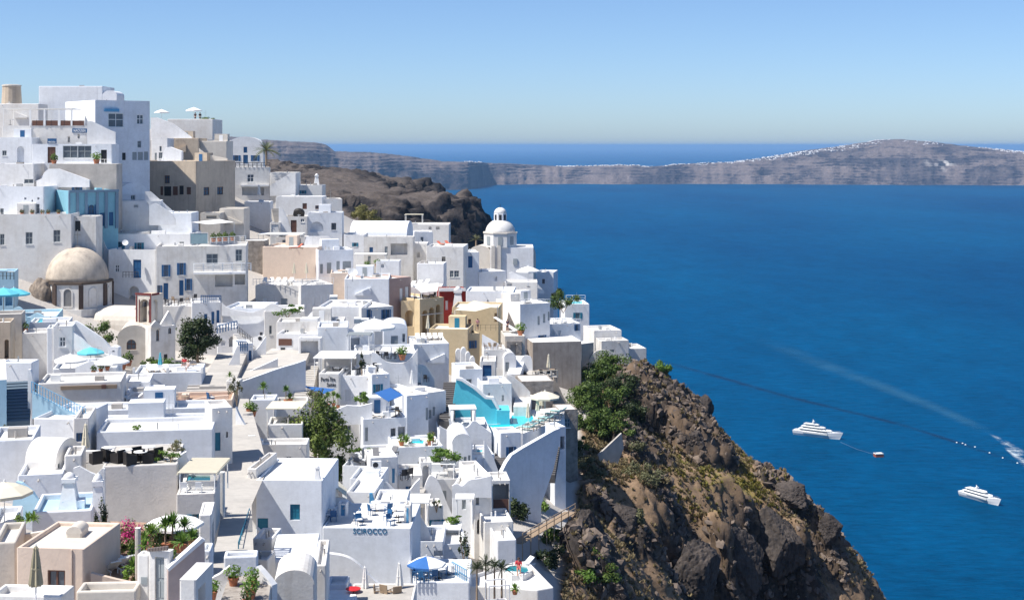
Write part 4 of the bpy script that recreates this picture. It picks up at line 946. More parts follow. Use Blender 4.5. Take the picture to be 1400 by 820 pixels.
m_, t_, b_ = node_mat('pool_water'); b_.inputs['Base Color'].default_value = (.02, .50, .60, 1); b_.inputs['Roughness'].default_value = .08; b_.inputs['IOR'].default_value = 1.33
nn = t_.nodes.new('ShaderNodeTexNoise'); nn.inputs['Scale'].default_value = 2.5; bb = t_.nodes.new('ShaderNodeBump'); bb.inputs['Distance'].default_value = .05; t_.links.new(nn.outputs['Fac'], bb.inputs['Height']); t_.links.new(bb.outputs[0], b_.inputs['Normal']); POOLW = m_
POOLD = plain('dark_pool_water', (.02, .20, .22), .08, spec=.5)
# ================================================================ the ridge, upper edge of town
h('backblock', 'long pale grey-blue block, topmost on the ridge behind the terrace restaurant', 53, 140, 118, 170, 8, 0, 262, W2)
h('backvault', 'small white vaulted roof room at the end of the long pale ridge block', 140, 160, 131, 170, 5, 0, 262, vault=('d', .95))
mb = MB(); c = P(16, 160, 266); mb.lathe((0, 0, 0), [(2.0, -3), (1.8, 3), (1.65, 5.6), (1.65, 5.7)], 16)
o = mb.build('wall', TAN); r_ = empty('windmill_stump', c, 0, 'round tan stone stump of a windmill on the ridge', 'tower'); o.parent = r_
MB().lathe((0, 0, 5.7), [(1.75, 0), (1.75, .25), (1.2, .35)], 16).build('rim', CRM, r_)
h('ridgeback', 'pale low parapet house in front of the round stump on the ridge', -12, 53, 142, 178, 5, 0, 256, W3)
a = h('ridgehouse', 'tall plain white cube house with a wide upper window on the ridge', 130, 205, 137, 224, 13, 38, 228, feats=[('w', 148, 155, 169, 174, 'w'), ('w', 187, 157, 196, 170, 'w'), ('w', 188, 193, 193, 202, 'g'), ('d', 167, 209, 172, 219, 'k'), ('d', 181, 208, 187, 219, 'g'), ('d', 188.5, 208, 195.5, 219, 'g'), ('d', 197, 207.5, 202.5, 219, 'g')])
piece(a, 'blue_band', 142, 149, 162, 153, .35, SKYP)  # light blue band standing out above the wide upper window
a = h('restaurant', 'white two-storey restaurant with a roofed terrace and brown balustrade on the ridge', 3, 119, 172, 200, 9, 4, 224, feats=[('n', 92.5, 187, 96, 195), ('n', 106, 183.5, 109, 189.5)], cat='restaurant')
REST = a
for x0, x1 in ((44, 59), (63, 79), (83, 97), (99, 115)): piece(a, 'balustrade_panel', x0, 165, x1, 172, .06, BRN)
for x in (41.5, 61, 81, 98): piece(a, 'terrace_post', x - 1.2, 150, x + 1.2, 172, .12, WHP)
o = piece(a, 'sign_board', 99, 176, 119, 181.6, .08, BLUEP); lettering(a, 'NAOUSSA', 101, 176.8, 117.5, 180.6, WHP, 'lettering', o, off=.1)
canopy('white flat pergola roof over the ridge restaurant terrace', 3, 99, 146, 149, 224.4, deep=6, yaw=4, hgt=2.7, mat=CANV)
rr_ = random.Random(4)
for i, x in enumerate((14, 50, 70, 88)): make('square_table', REST.at(x, 171.2), 0, 1, ['white table at the edge end of the ridge restaurant terrace', 'white table behind first brown balustrade panel of the ridge restaurant', 'white table behind second brown balustrade panel of the ridge restaurant', 'white table behind third brown balustrade panel of the ridge restaurant'][i], 'ridge restaurant tables')
a = h('lowfront', 'white ground floor with wide glass front and arched blue sign below the ridge restaurant', 44, 153, 197, 228, 5, 3, 218, feats=[('d', 65, 201, 76, 223, 'n'), ('w', 86, 199.5, 106, 216, 'g'), ('w', 106.3, 199.5, 125, 216, 'g'), ('d', 138, 205, 146, 223, 'k')])
o = piece(a, 'sign_board', 65, 189.5, 77.5, 196.6, .06, BLUEP); lettering(a, 'NAOUSSA', 66.5, 193, 76, 195.6, WHP, 'lettering', o, off=.08)
rail('low white railing in front of the glass front below ridge restaurant', [P(88, 226, 217), P(152, 226, 218)], .9, 1.0, WHP, .03)
slopewall('white stair wall slanting down the face of the tall ridge house', [(119, 166), (126, 166), (148, 177), (158, 181)], 204, 222, 8, .4, curve=False)
steps('outside stairs between restaurant terrace and tall ridge house', P(146, 199, 224), P(131, 171, 226), 2.2, 14, W, below=2.5)
make('pot', P(74, 225, 216.5), 0, 1.6, 'potted bush beside the brown restaurant door on the ridge'); make('flower_pot', P(132, 225, 216.5), 0, 1.9, 'red potted bush beside the dark door below ridge restaurant')
h('leftpale', 'pale blue-white wall with an arched niche at the picture edge below restaurant', -14, 44, 188, 228, 5, 0, 221, W2, feats=[('an', 23, 200, 33, 222), ('w', 3, 206, 9, 213, 'g')])
h('retain', 'rough grey cement retaining wall below the glass fronted restaurant', 67, 160, 224, 256, 3, 0, 216, CONC, par=0)
h('whiteleft', 'flat white house at the picture edge under the pale niche wall', -14, 46, 224, 262, 6, 0, 213, feats=[('w', 33, 245, 46, 251, 'g')])
wallpoly('stepped white parapet climbing beside the grey cement retaining wall', [(50, 256), (50, 247), (57, 244), (60, 236), (66, 231), (80, 231), (100, 238), (122, 246), (122, 256)], 212.5, 3, .5, W)
h('gapwhite', 'low white roof between stepped parapet and vaulted house', 48, 118, 247, 266, 5, 2, 213.5, None)
# ---- the blue house and its neighbours
a = h('bluehouse', 'bright blue house with pilasters and an arched window', 93, 162, 261, 316, 12.4, 35, 207, BLUW, par=.25, feats=[('aw', 121, 280, 129, 293, 'b'), ('d', 137, 291, 143, 309, 'b'), ('d', 149, 290, 155, 308.5, 'b')])
PILB = plaster('slate_blue_trim', (.20, .30, .40), (.17, .26, .35), .5)
for x0, x1 in ((93.2, 95.5), (104, 107.5), (116, 119.5), (131, 134.5), (143.2, 147), (157.5, 161.6)): piece(a, 'pilaster', x0, 263, x1, 312, .18, PILB)
piece(a, 'cornice', 93.5, 259.5, 161.8, 263, .3, PILB)
h('whitewin', 'white upper house with a row of small grey windows left of the blue house', -14, 60, 255, 300, 10, 0, 206.5, feats=[('w', 0, 285, 5, 299, 'g'), ('w', 31, 281, 34.5, 293, 'g'), ('w', 41.5, 280, 47, 293, 'g'), ('w', 49, 279, 54, 291.5, 'g'), ('n', 33, 270, 36, 273), ('n', 43, 273, 45, 276), ('n', 51, 270, 54, 273)])
a = h('whitelow', 'long white house front with shuttered windows above the brown rock', -14, 98, 293, 358, 6, 6, 201, W3, feats=[('w', 35, 317.5, 44.5, 334, 'g'), ('w', 73, 314.5, 82.5, 331, 'g'), ('w', 0, 320, 6, 335, 'g')])
for x in (30, 44, 58, 66, 80): make('grey_pot', a.at(x, 294.5), 0, .9, 'grey-green plant on the ledge of the long white house, %s from the blue house' % {30: 'fifth', 44: 'fourth', 58: 'third', 66: 'second', 80: 'first'}[x], 'ledge plants')
h('doorblock', 'small white block with a dark door in front of the blue house', 98, 132, 296, 322, 4, 4, 204, W4, feats=[('d', 102.5, 302, 110, 316, 'k')])
h('vaulthouse', 'white barrel vaulted house with one tall window left of the tan house', 163, 202, 266, 288, 10, 50, 224, vault=('d', 1.85), feats=[('w', 179, 267, 185, 279, 'g')])
make('chimney', P(163, 252, 228), 0, .8, 'white chimney pot beside the barrel vaulted house')
h('midwhite', 'low white house with slanting parapets below the barrel vaulted house', 162, 220, 275, 305, 5, 10, 219, feats=[('n', 183, 280, 189, 284)])
slopewall('white slanting stair parapet running down below the tan house', [(198, 262), (206, 262), (222, 276), (240, 292)], 300, 221, 8, .35, curve=False)
slopewall('second white slanting parapet below the tan house, lower of two', [(204, 281), (214, 279), (232, 290), (240, 300)], 308, 217, 8, .35)
h('stepblock', 'white stepped block beside the rooftop pool', 216, 262, 291, 316, 5, 0, 219)
# ---- tan house
a = h('tanhouse', 'big weathered tan house with small brown shuttered windows', 160, 268, 220, 300, 12.6, -20, 245, TAN, feats=[('w', 191.5, 239.5, 200, 251, 'n'), ('w', 225, 240, 232, 251, 'n'), ('d', 219, 255, 223, 267, 'n'), ('d', 224, 255, 234, 268, 'k'), ('d', 236, 255, 243, 267, 'n'), ('d', 245, 254, 251, 266, 'k'), ('d', 255, 256, 261, 266, 'n'), ('w', 278.5, 256, 286, 267, 'n'), ('w', 297, 255.5, 305, 266, 'n')])
h('tanfoot', 'low cream terrace block at the foot of the tan house', 300, 334, 285, 318, 5, 0, 236, CRM)
h('tanledge', 'low orange-tan wall with dark opening at the foot of the tan house', 274, 302, 291, 318, 4, 0, 233, CRM, feats=[('n', 282, 295, 296, 299)])
h('tanupper', 'small windowless weathered tan house above the big tan house', 230, 272, 189, 226, 7, 0, 262, TAN)
h('creamside', 'narrow cream house with a lean-to roof between tan house and rounded gable', 272, 310, 193, 226, 6, 0, 263, CRM)
wallpoly('cream gabled parapet wall on the roof of the tan house', [(272, 222), (272, 203), (282, 211), (311, 217), (311, 222)], 252, 0, .4, CRM)
wallpoly('white pointed stair wall on the roof of the tan house', [(220, 220), (226, 202), (232, 201), (248, 207), (248, 220)], 250, 0, 1.5, W)
h('smallwhite', 'narrow white house with three little windows between ridge house and tan house', 207, 229, 189, 224, 5, 0, 256, feats=[('w', 218, 200, 221, 207, 'g'), ('d', 211.5, 209, 214.5, 219, 'g'), ('w', 217, 208.5, 222, 217, 'g')])
wallpoly('long white stair wall slanting down from the ridge parasol', [(206, 192), (206, 161), (215, 161), (236, 169), (262, 188), (262, 192)], 264, 0, .5, W)
a = h('umbterrace', 'grey-white roof terrace block with a parasol and two people on the ridge', 229, 291, 163, 194, 9, 0, 272, W3)
make('parasol', a.at(221, 168), 0, 1.05, 'white parasol at the head of the slanting stair wall on ridge', 'ridge parasols'); make('parasol', a.at(265, 166.2), .3, 1.05, 'white parasol over the grey ridge terrace with two people', 'ridge parasols')
person('person in dark clothes standing under the ridge parasol', a.at(267, 166), (.03, .03, .04), (.03, .03, .05), rz=2.8); person('person in black leaning at the ridge terrace edge', a.at(273.5, 166), (.02, .02, .02), (.05, .05, .08), rz=3.6)
shrub('low green bush at the end of the ridge terrace with parasol', a.at(283, 166), (1.6, .8, .5), GRN, 400, .14, 5)
# ---- rounded gable and palm
a = h('archhouse', 'white house with a tall rounded gable and blue shutters beside the palm', 310, 360, 200, 230, 12, 8, 292, vault=('d', 1.95), feats=[('d', 333, 201, 338, 209, 'b'), ('w', 320, 212.5, 326, 220.5, 'b'), ('d', 332.5, 212, 339, 224, 'b'), ('w', 346, 212.5, 352, 220.5, 'b')])
a = h('archlower', 'white lower storey with a patterned balcony under the rounded gable', 316, 369, 229, 270, 4, 8, 287, feats=[('w', 338, 238.5, 347, 249, 'w'), ('o', 331, 256.5, 361, 267)])
rail('white balcony railing with black scrollwork below the rounded gable', [P(316, 229, 287), P(369, 229, 288)], .95, .9, DMET, .05, 2)
piece(a, 'slab_edge', 329, 252.5, 368, 255, .7, W)
h('sidewhite', 'small white house with one dark window left of the rounded gable', 289, 311, 192, 230, 6, 0, 296, feats=[('w', 297, 205, 303, 212, 'b')])
a = h('browndoors', 'white house with two tall brown doors right of the palm', 369, 405, 236, 272, 6, 0, 288, W3, feats=[('d', 384, 251, 389, 267, 'n'), ('d', 391, 253, 397.5, 267, 'n')])
slopewall('thin white slanting coping against the house with two brown doors', [(369, 254), (396, 237), (404, 237)], 268, 287, 0, .25, curve=False)
a = h('lowchim', 'low white roof with a stepped chimney before the dark headland', 404, 441, 253, 276, 5, 0, 292); make('chimney', a.at(433, 254.5), .2, 1.3, 'white stepped chimney standing against the dark headland')
h('cubew', 'white cube house with a statue-like folded parasol on its roof', 334, 370, 276, 326, 5, 4, 268)
make('closed_white', HOUSES['cubew'].at(354, 275.5), 0, 1.25, 'folded white parasol on the white cube roof below tan house')
h('h377', 'white house with two little brown windows behind the black round awning', 377, 441, 269, 306, 6, 0, 280, feats=[('d', 413.5, 278, 419.5, 286, 'n'), ('w', 431, 281, 436, 286, 'n')])
h('h442', 'white cube at the end of the row before the dark headland', 441, 468, 272, 306, 6, 12, 281, feats=[('n', 443.5, 281, 446, 285)])
h('browndoor2', 'white house with one reddish brown door under the black round awning', 384, 420, 296, 328, 5, 0, 262, feats=[('d', 397.5, 301, 405.5, 320, 'n'), ('w', 411, 299, 416, 304, 'w')])
h('nichehouse', 'white house with an arched niche and dark window beside olive bush', 420, 468, 291, 330, 6, 4, 263, feats=[('an', 424, 303, 442, 317), ('w', 453, 305, 459.5, 314.5, 'k')])
c = P(408.5, 292, 264); r_ = empty('round_awning', c, 0, 'black round awning with a white emblem above the brown door', 'awning'); mb = MB().cone((0, 0, -.2), (0, .5, .2), 1.05, 1.05, 24); mb.build('cloth', BLK, r_)
MB().box((0, -.05, -.2), (.16, .03, .75)).build('emblem', WHP, r_); MB().box((.05, -.05, -.3), (.6, .03, .12)).build('emblem', WHP, r_); MB().cone((0, .2, -1.6), (0, .2, 0), .04, .04, 6).build('pole', DMET, r_)
slopewall('white slanting wall stepping down left of the black round awning', [(381, 283), (386, 286), (393, 300), (398, 316)], 322, 259, 0, .3)
steps('grey outside steps left of the brown door house', P(382, 308, 261), P(377, 285, 266), 1.6, 12, PAVE)
h('garage', 'small white lean-to with a pale gate below the folded parasol cube', 369, 383, 304, 328, 4, 0, 258, feats=[('d', 371, 307, 381, 318, 'w')])
# ---- white canopy roofs, stone wall, beige house
h('pavil', 'white pavilion with glass doors on the roof of the beige house', 377, 418, 324, 346, 4, 0, 244, feats=[('d', 386, 328, 392, 340, 'g'), ('w', 406, 326, 411, 335, 'k'), ('w', 396, 327, 400, 336, 'g')])
canopy('white awning roof beside the pavilion on the beige house', 352, 412, 317, 321, 246, deep=5, hgt=2.4)
h('stonewall', 'rough brown stone wall left of the beige house', 334, 362, 329, 372, 4, 0, 234, STON, par=0)
h('beige', 'pinkish beige house with a windowless wall and a terrace roof', 359, 435, 337, 382, 9, -6, 233, PINK)
make('red_lounger', HOUSES['beige'].at(405, 341.5), .5, 1.2, 'orange covered lounger on the roof of the beige house')
h('whitewing', 'white wing with four grey shutters joined to the beige house', 435, 483, 342, 382, 7, 16, 229.5, W2, feats=[('d', 437.5, 361, 441.5, 374, 'g'), ('d', 447, 359, 453, 374, 'g'), ('d', 460, 357, 464.5, 369, 'g'), ('d', 468.5, 357, 480, 372, 'g')])
slopewall('white slanting roof parapet above the white shuttered wing', [(416, 333), (419, 323), (448, 323), (470, 339)], 346, 240, 6, .3, curve=False)
# ---- vaulted house right of the olive bush
a = h('bigvault', 'large white house with a long barrel vaulted roof right of olive bush', 478, 556, 322, 345, 9, -4, 272, vault=('w', 2.6))
h('bigvaultlow', 'white lower house with a shaded balcony under the long barrel vault', 497, 565, 324, 374, 4, 0, 262, feats=[('o', 534, 333, 557, 349), ('d', 526, 337, 530, 350, 'g'), ('d', 505, 338, 510, 345, 'b'), ('d', 503, 350, 507, 364, 'g')])
h('bigvaultleft', 'plain white side house left of the shaded balcony', 470, 498, 321, 372, 7, 0, 262)
h('balbox', 'white balcony block stepping forward below the long barrel vault', 514, 546, 357, 380, 4, 0, 254, feats=[('n', 521, 361, 525, 366)])
canopy('thin white shade roof over a doorway below the barrel vault', 484, 528, 345, 348, 258, deep=2.5, hgt=2.3)
make('flower_pot', P(502, 367, 254), 0, 1.4, 'reddish plant at the wall under the thin white shade roof'); make('flower_pot', P(516, 366, 255), 0, 1.6, 'reddish plant on the balcony block below the barrel vault')
h('flatback', 'low flat white houses in a row behind the barrel vault', 555, 614, 307, 330, 8, 0, 300, W3, feats=[('n', 596, 310, 601, 314), ('n', 586, 310, 590, 314)])
canopy('pale timber frame pergola standing against the headland cliff', 553, 578, 292, 293.5, 303, deep=3, hgt=2.6, mat=CRCV, slats=5)
h('flatmid', 'small white block with shrubs on top behind the sunbathing roof', 566, 592, 317, 345, 5, 10, 282, feats=[('w', 575, 324, 579, 331, 'g')])
h('flatmid_b', 'narrow white annex right of the shaded balcony', 563, 584, 333, 376, 5, 0, 266, None, feats=[('n', 570, 345, 574, 352)])
a = h('sunroof', 'beige-white house with a sunbathing roof terrace and one balcony door', 583, 634, 337, 394, 8, -4, 258, W3, feats=[('d', 604, 351, 609, 359, 'k'), ('w', 615, 370, 620, 379, 'g'), ('w', 621, 370, 627.5, 379, 'g')])
make('red_lounger', a.at(603, 335.5), 2.4, 1, 'coral lounger on the sunbathing roof, first of two', 'coral loungers'); make('red_lounger', a.at(613, 335), 2.2, 1, 'coral lounger on the sunbathing roof beside the far parapet', 'coral loungers')
rail('thin balcony railing halfway up the beige-white sunbathing house', [P(580, 360, 256), P(616, 360, 256)], .9, 1.1, CRM, .03)
h('sunlow', 'plain white lower block in front of the beige-white sunbathing house', 570, 607, 360, 392, 4, -4, 250, None)
h('sunright', 'shaded white house with blue door right of the sunbathing roof', 634, 655, 345, 384, 7, 8, 262, W2, feats=[('d', 640, 350, 646, 366, 'b')])
for i, (x, y) in enumerate(((563, 402), (572, 401), (582, 400))): make('white_lounger', P(x, y - 10, 246), 1.2, 1.2, 'white reclining chair before the plain white lower block, %s' % ['first from the pink house', 'second from the pink house', 'third from the pink house'][i], 'white reclining chairs')
h('sunfloor', 'low white terrace with reclining chairs before the sunbathing house', 556, 604, 392, 412, 6, 0, 243, None)
# ================================================================ church with the lantern dome
def oct_(r, n=8, t0=math.pi / 8): return [(r * math.cos(t0 + 2 * math.pi * i / n), r * math.sin(t0 + 2 * math.pi * i / n)) for i in range(n)]
dC = 286.0; c = P(684, 377, dC); sc_ = dC / F
r_ = empty('domed_church', c, 0, 'white church with a lantern on its dome at the cliff edge above the sea', 'church')
def zz(py): return (377 - py) * sc_
body = MB().box((2.3, 1.5, zz(337) / 2 - 2.5), (8.6, 9, zz(337) + 5)); body.build('nave', W, r_)
drum = MB(); drum.prism(oct_(3.55), zz(337), zz(318)); drum.build('drum', W3, r_)
MB().prism(oct_(3.7), zz(318.6), zz(317)).build('cornice', CRM, r_)
for i in range(8):
    t = math.pi / 4 * i; 
    if i in (5, 6, 7): w_ = MB().box((3.30 * math.cos(t), 3.30 * math.sin(t), zz(328)), (.12, .85, 1.7), t); w_.build('window', GREYP, r_)
prof = [(3.0 * math.cos(q * math.pi / 20), zz(318) + 2.75 * math.sin(q * math.pi / 20)) for q in range(0, 10)]
MB().lathe((0, 0, 0), prof, 28).build('dome', W3, r_, smooth=True)
lan = MB(); lan.prism(oct_(1.38), zz(303), zz(291.5)); lo_ = lan.build('lantern', W, r_)
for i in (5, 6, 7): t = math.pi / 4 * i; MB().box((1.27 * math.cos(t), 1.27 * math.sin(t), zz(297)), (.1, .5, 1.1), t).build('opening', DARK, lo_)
MB().lathe((0, 0, 0), [(1.25 * math.cos(q * math.pi / 18), zz(291.5) + 1.15 * math.sin(q * math.pi / 18)) for q in range(9)], 20).build('small_dome', W3, lo_, smooth=True)
cr = MB(); cr.box((0, 0, zz(281.5)), (.06, .06, .7)); cr.box((0, 0, zz(281)), (.35, .06, .06)); cr.build('cross', DMET, r_)
def vault_part(name, parent, A, B, L, rise, z0, z1, mat):
    """half barrel: arch between A and B (xy), running along L"""
    A, B, L = Vector((*A, 0)), Vector((*B, 0)), Vector((*L, 0)); n = 12; f_ = []
    for q in range(n + 1): f_.append(A.lerp(B, (1 - math.cos(math.pi * q / n)) / 2) + Vector((0, 0, z1 + rise * math.sin(math.pi * q / n))))
    f_ = [A + Vector((0, 0, z0))] + f_ + [B + Vector((0, 0, z0))]; return MB().slab(f_, L).build(name, mat, parent, fix=True)
vault_part('side_vault', r_, (4.6, -2.6), (7.2, 3.2), (-3, 1.2), 2.3, -5, zz(352), CRM)
vault_part('porch_vault', r_, (-6.3, -1.6), (-1.8, -2.8), (1.2, 5), 1.7, -5, zz(346), CRM)
MB().box((3.0, -3.1, zz(356)), (.85, .12, 1.2)).build('window', GREYP, r_)
for x in (-1.4, -.2): MB().box((x, -3.2, zz(352)), (.7, .5, 5.2)).build('buttress', CRM, r_)
palm('small palm crown behind the lantern dome church', P(651, 336, 296), 1.2, 1.9, 22, 6, OLV)
h('chback', 'white house wall stepping down behind the church at the cliff edge', 733, 757, 372, 420, 6, -10, 292, W2)
a = h('chfront', 'white house with slanting roof terrace in front of the domed church', 655, 692, 372, 402, 6, 30, 262, feats=[('n', 676, 378, 680, 384)])
wallpoly('long white parapet slanting down in front of the domed church', [(696, 395), (696, 373), (700, 372), (733, 386), (744, 398), (744, 402)], 268, 4, .4, W)
h('chterr', 'cream terrace room with dark window before the domed church', 690, 735, 386, 408, 6, 0, 262, W3, feats=[('n', 693, 386.5, 700, 391)])
make('parasol', HOUSES['chterr'].at(722, 392.5), 0, 1.45, 'white square parasol on the terrace below the domed church')
# ---- big white block, red house, ochre houses
h('redhouse', 'dark red house with white trims beside the ochre arcade', 600, 637, 397, 432, 6, 6, 236, RED, par=.2, feats=[('d', 609, 411, 612.5, 424, 'w')])
piece(HOUSES['redhouse'], 'white_cornice', 600.5, 394, 636.5, 398, .3, W)
make('chimney', P(626, 428, 232), 0, 2.2, 'tall white tapered chimney in front of the dark red house')
h('bigwhite', 'big plain lavender-white block between red house and curved white house', 637, 702, 398, 452, 8, -3, 236, W2, feats=[('n', 666, 410, 668, 413)])
h('bigwhite_b', 'white tower corner with narrow windows left of the curved white house', 698, 712, 402, 462, 6, 30, 233, None, feats=[('n', 702, 412, 704.5, 422), ('n', 703, 442, 705, 448)])
a = h('curved', 'tall white house with rounded end and three narrow shutters above grey cement wall', 711, 752, 416, 470, 9, 26, 226, None, feats=[('d', 735, 432, 738, 444, 'g'), ('d', 742.5, 429, 745.5, 441, 'g'), ('d', 749, 426, 751.5, 438, 'g'), ('w', 738.5, 458, 744, 466, 'b')])
rail('white railing round the roof of the tall rounded white house', [P(711, 416, 226), P(752, 416, 231)], .8, 1.2, WHP, .05)
a = h('rterr', 'white house with broad terraces at the end of the cliff row', 750, 794, 443, 476, 8, 14, 234, None, feats=[('d', 754, 452, 758, 468, 'w'), ('d', 763, 452, 767, 468, 'w'), ('w', 787, 443.5, 790.5, 452, 'b')])
rail('white railing along the terrace at the end of the cliff row', [P(750, 443, 234), P(794, 443, 239)], .9, 1.0, WHP, .05)
for i, x in enumerate((758, 770, 782)): make('white_lounger', a.at(x, 442), 1.9, 1, 'white lounger on the cliff row terrace, %s from the rounded house' % ['first', 'second', 'third'][i], 'cliff row loungers')
h('poolend', 'white terrace block with a small turquoise pool above the open sea', 772, 806, 416, 450, 7, 6, 252, None); tub('small turquoise pool on the terrace above the open sea', HOUSES['poolend'], [(776, 416.4), (797, 416.4), (798, 412.6), (779, 412.6)], POOLW)
rail('thin white railing at the seaward edge of the small pool terrace', [P(774, 411, 262), P(800, 411, 262)], 1.0, 1.2, WHP, .04)
h('cement', 'tall weathered grey-brown cement retaining wall above the green bushes', 728, 795, 468, 545, 7, 10, 222, plaster('brown_cement', (.40, .35, .31), (.24, .20, .175), .9, .35, streak=.7), par=0)
h('cement_b', 'shaded side of the cement retaining wall with a ledge', 795, 812, 470, 540, 7, 40, 232, CONC, par=0)
h('cliffw', 'small white house with parapets at the tip of the cliff', 812, 850, 452, 500, 7, 12, 240, None, feats=[('d', 818, 470, 822, 482, 'g'), ('w', 832, 463, 837, 470, 'g')])
h('cliffw_b', 'white terrace wall at the very end of the cliff houses', 846, 884, 477, 506, 6, 10, 237, W3, feats=[('n', 855, 480, 860, 486)])
h('cliffw_c', 'low white terrace block below the cliff tip house', 822, 860, 466, 500, 4, 10, 236, W4)
slopewall('rough grey parapet running down from the cliff tip house', [(805, 492), (815, 480), (832, 479), (850, 488), (872, 492)], 510, 233, 8, .3, W4)
# ---- ochre arcade
a = h('arcade', 'ochre house with three tall arches on its side', 574, 607, 409, 470, 9, 42, 218, OCH, feats=[('ao', 577.5, 424, 584.5, 456), ('ao', 587, 420, 593.5, 449), ('ao', 596, 416, 602, 444)])
h('arcade_f', 'ochre front with one arched doorway beside the three-arched side', 548, 574, 411, 470, 5, 0, 219, OCH, feats=[('ao', 554, 424, 566, 446)])
a = HOUSES['arcade']; piece(a, 'impost_band', 575, 428.5, 605, 430, .06, CRM)
sail('white shade sail over the ochre arcade roof terrace', [(562, 389, 224), (600, 387, 230), (598, 398, 222), (576, 400, 219)], CANV, [(576, 400, 219, 2.4), (600, 387, 230, 2.4)])
for i, (x, y) in enumerate(((568, 411), (577, 409.5), (586, 410), (593, 407.5))): make('chair', a.at(x, y), i * 1.3, 1, 'dark chair on the ochre arcade roof terrace, %s from the pink wall' % ['first', 'second', 'third', 'fourth'][i], 'arcade roof chairs')
a = h('ochterr', 'ochre block with terraces and cream shade cloths below the big white block', 618, 682, 420, 462, 8, -4, 222, OCH, feats=[('d', 640, 436, 644, 449, 'n'), ('n', 676, 428, 680, 440)])
sail('cream shade cloth stretched over the ochre terrace, wider of two', [(622, 424, 214), (648, 411, 220), (680, 418, 219), (650, 426, 213)], CRCV, [(622, 424, 214, 2.5), (680, 418, 219, 2.5)])
sail('narrow white shade cloth slanting over the ochre terrace towards the stone bar', [(674, 434, 214), (678, 433, 215), (708, 451, 212), (704, 453, 211)], CANV, [(708, 451, 212, 2)])
h('ochwall', 'plain ochre garden wall house below the arcade', 587, 640, 449, 485, 6, -6, 208, OCH)
h('ochwall_b', 'narrow ochre house with white coping beside the stair', 636, 656, 456, 500, 5, 18, 208, OCH)
rail('thin dark balcony railing on the ochre terraces', [P(650, 452, 211), P(692, 452, 211)], .9, .8, DMET, .02)
person('woman in a dark dress standing on the ochre balcony', P(694, 452, 210.4), (.05, .03, .05), (.06, .04, .05), rz=2.6); person('person in a pink top on the ochre terrace near the railing', P(653, 451, 210.6), (.5, .25, .25), (.12, .1, .1), rz=3.3)
h('stonebar', 'dark rubble stone bar with a doorway below the ochre balcony', 692, 714, 467, 496, 5, 6, 206, STON, feats=[('o', 698, 471, 706, 488)])
h('stonebar_t', 'cream bar terrace with flowers on top of the dark stone bar', 690, 718, 459, 467, 6, 6, 206.5, CRM)
make('flower_pot', HOUSES['stonebar_t'].at(712, 459), 0, 2, 'yellow flowering bush on the cream bar terrace'); make('table', HOUSES['stonebar_t'].at(700, 459.3), 0, 1, 'small round table on the cream bar terrace')
# ---- pink gabled block and its white neighbours
a = h('pinkblock', 'flat roofed house with a white front and a dusky pink side with two tall shutters', 532, 562, 381, 430, 9.5, 48, 219, plaster('dusky_pink', (.47, .34, .30), (.40, .29, .26), .5), feats=[('d', 546.5, 394, 551, 412, 'w'), ('d', 554, 392, 559, 410, 'w')])
h('pinkblock_f', 'white front of the flat roofed house left of the dusky pink side', 471, 532, 381, 426, 9, 0, 217.5, None)
make('dish', HOUSES['pinkblock_f'].at(482, 385), .2, 1.6, 'white satellite dish at the corner of the flat roofed house')
make('antenna', HOUSES['pinkblock_f'].at(520, 379), .2, 1.0, 'thin television antenna on the flat roofed house with pink side')
h('lavlow', 'pinkish lavender low block before the shuttered white wing', 452, 500, 373, 404, 6, 6, 224.5, PINK)
a = h('terrwhite', 'long white terrace house with railings and folded parasols on its roof', 349, 412, 390, 432, 9, -4, 216, W3, feats=[('d', 359, 407, 365, 417, 'w'), ('d', 384, 408, 393, 420, 'g'), ('w', 335, 412, 340, 418, 'n')][:2])
h('terrwhite_b', 'white wing with three pale shutters right of the railed terrace', 411, 456, 390, 436, 8, 22, 214, None, feats=[('d', 415, 409, 418.5, 421, 'w'), ('d', 427, 406, 430.5, 417, 'w'), ('d', 438, 404, 441.5, 414, 'w'), ('d', 447, 401, 450.5, 411, 'w')])
rail('long white railing along the front of the railed terrace', [P(346, 390, 216.5), P(412, 390, 214.6)], .95, .55, WHP, .03); rail('white railing along the wing side of the railed terrace', [P(412, 390, 214), P(456, 388, 220)], .95, .55, WHP, .03)
for i, x in enumerate((402, 419)): make('closed', P(x, 382, 222), 0, .95, 'folded beige parasol against the beige wall, %s' % ['left of two', 'right of two'][i], 'folded parasols at the beige wall')
for i, x in enumerate((362, 371, 380, 389, 398)): make('white_lounger', P(x, 386.5, 219.5), 1.6, .95, 'white lounger on the railed terrace, %s from the long balcony house' % ['first', 'second', 'third', 'fourth', 'fifth'][i], 'railed terrace loungers')
# ---- house with long balcony and rooftop pool
a = h('poolhouse', 'large white house with blue doors and a long white balcony under the rooftop pool', 213, 337, 337, 416, 9, 9, 206, None, feats=[('w', 224, 362, 230, 378, 'b'), ('w', 245, 359.5, 251, 376, 'b'), ('d', 223.5, 387, 230, 409, 'b'), ('d', 245, 383, 251, 404, 'b'), ('w', 215, 390, 219.5, 400, 'b'), ('w', 255, 381, 260, 397, 'b'), ('w', 282, 347, 298, 362, 'g'), ('w', 322, 341, 331, 357, 'g'), ('o', 294, 376, 318, 392), ('o', 321, 374, 335, 389)])
BALC = a
piece(a, 'balcony_slab', 265, 371, 336, 374, 1.2, W); rail('white barred balcony railing on the large white house', [P(265, 371, 203.4), P(343, 370, 208.6)], 1.1, 1.6, WHP, .07, 3)
h('poolwing', 'white wing with a tall blue door left of the large balcony house', 148, 213, 341, 416, 8, -4, 208, None, feats=[('d', 182, 355, 193, 380, 'b'), ('ao', 176, 391, 190, 412), ('w', 157, 362, 163, 372, 'w')])
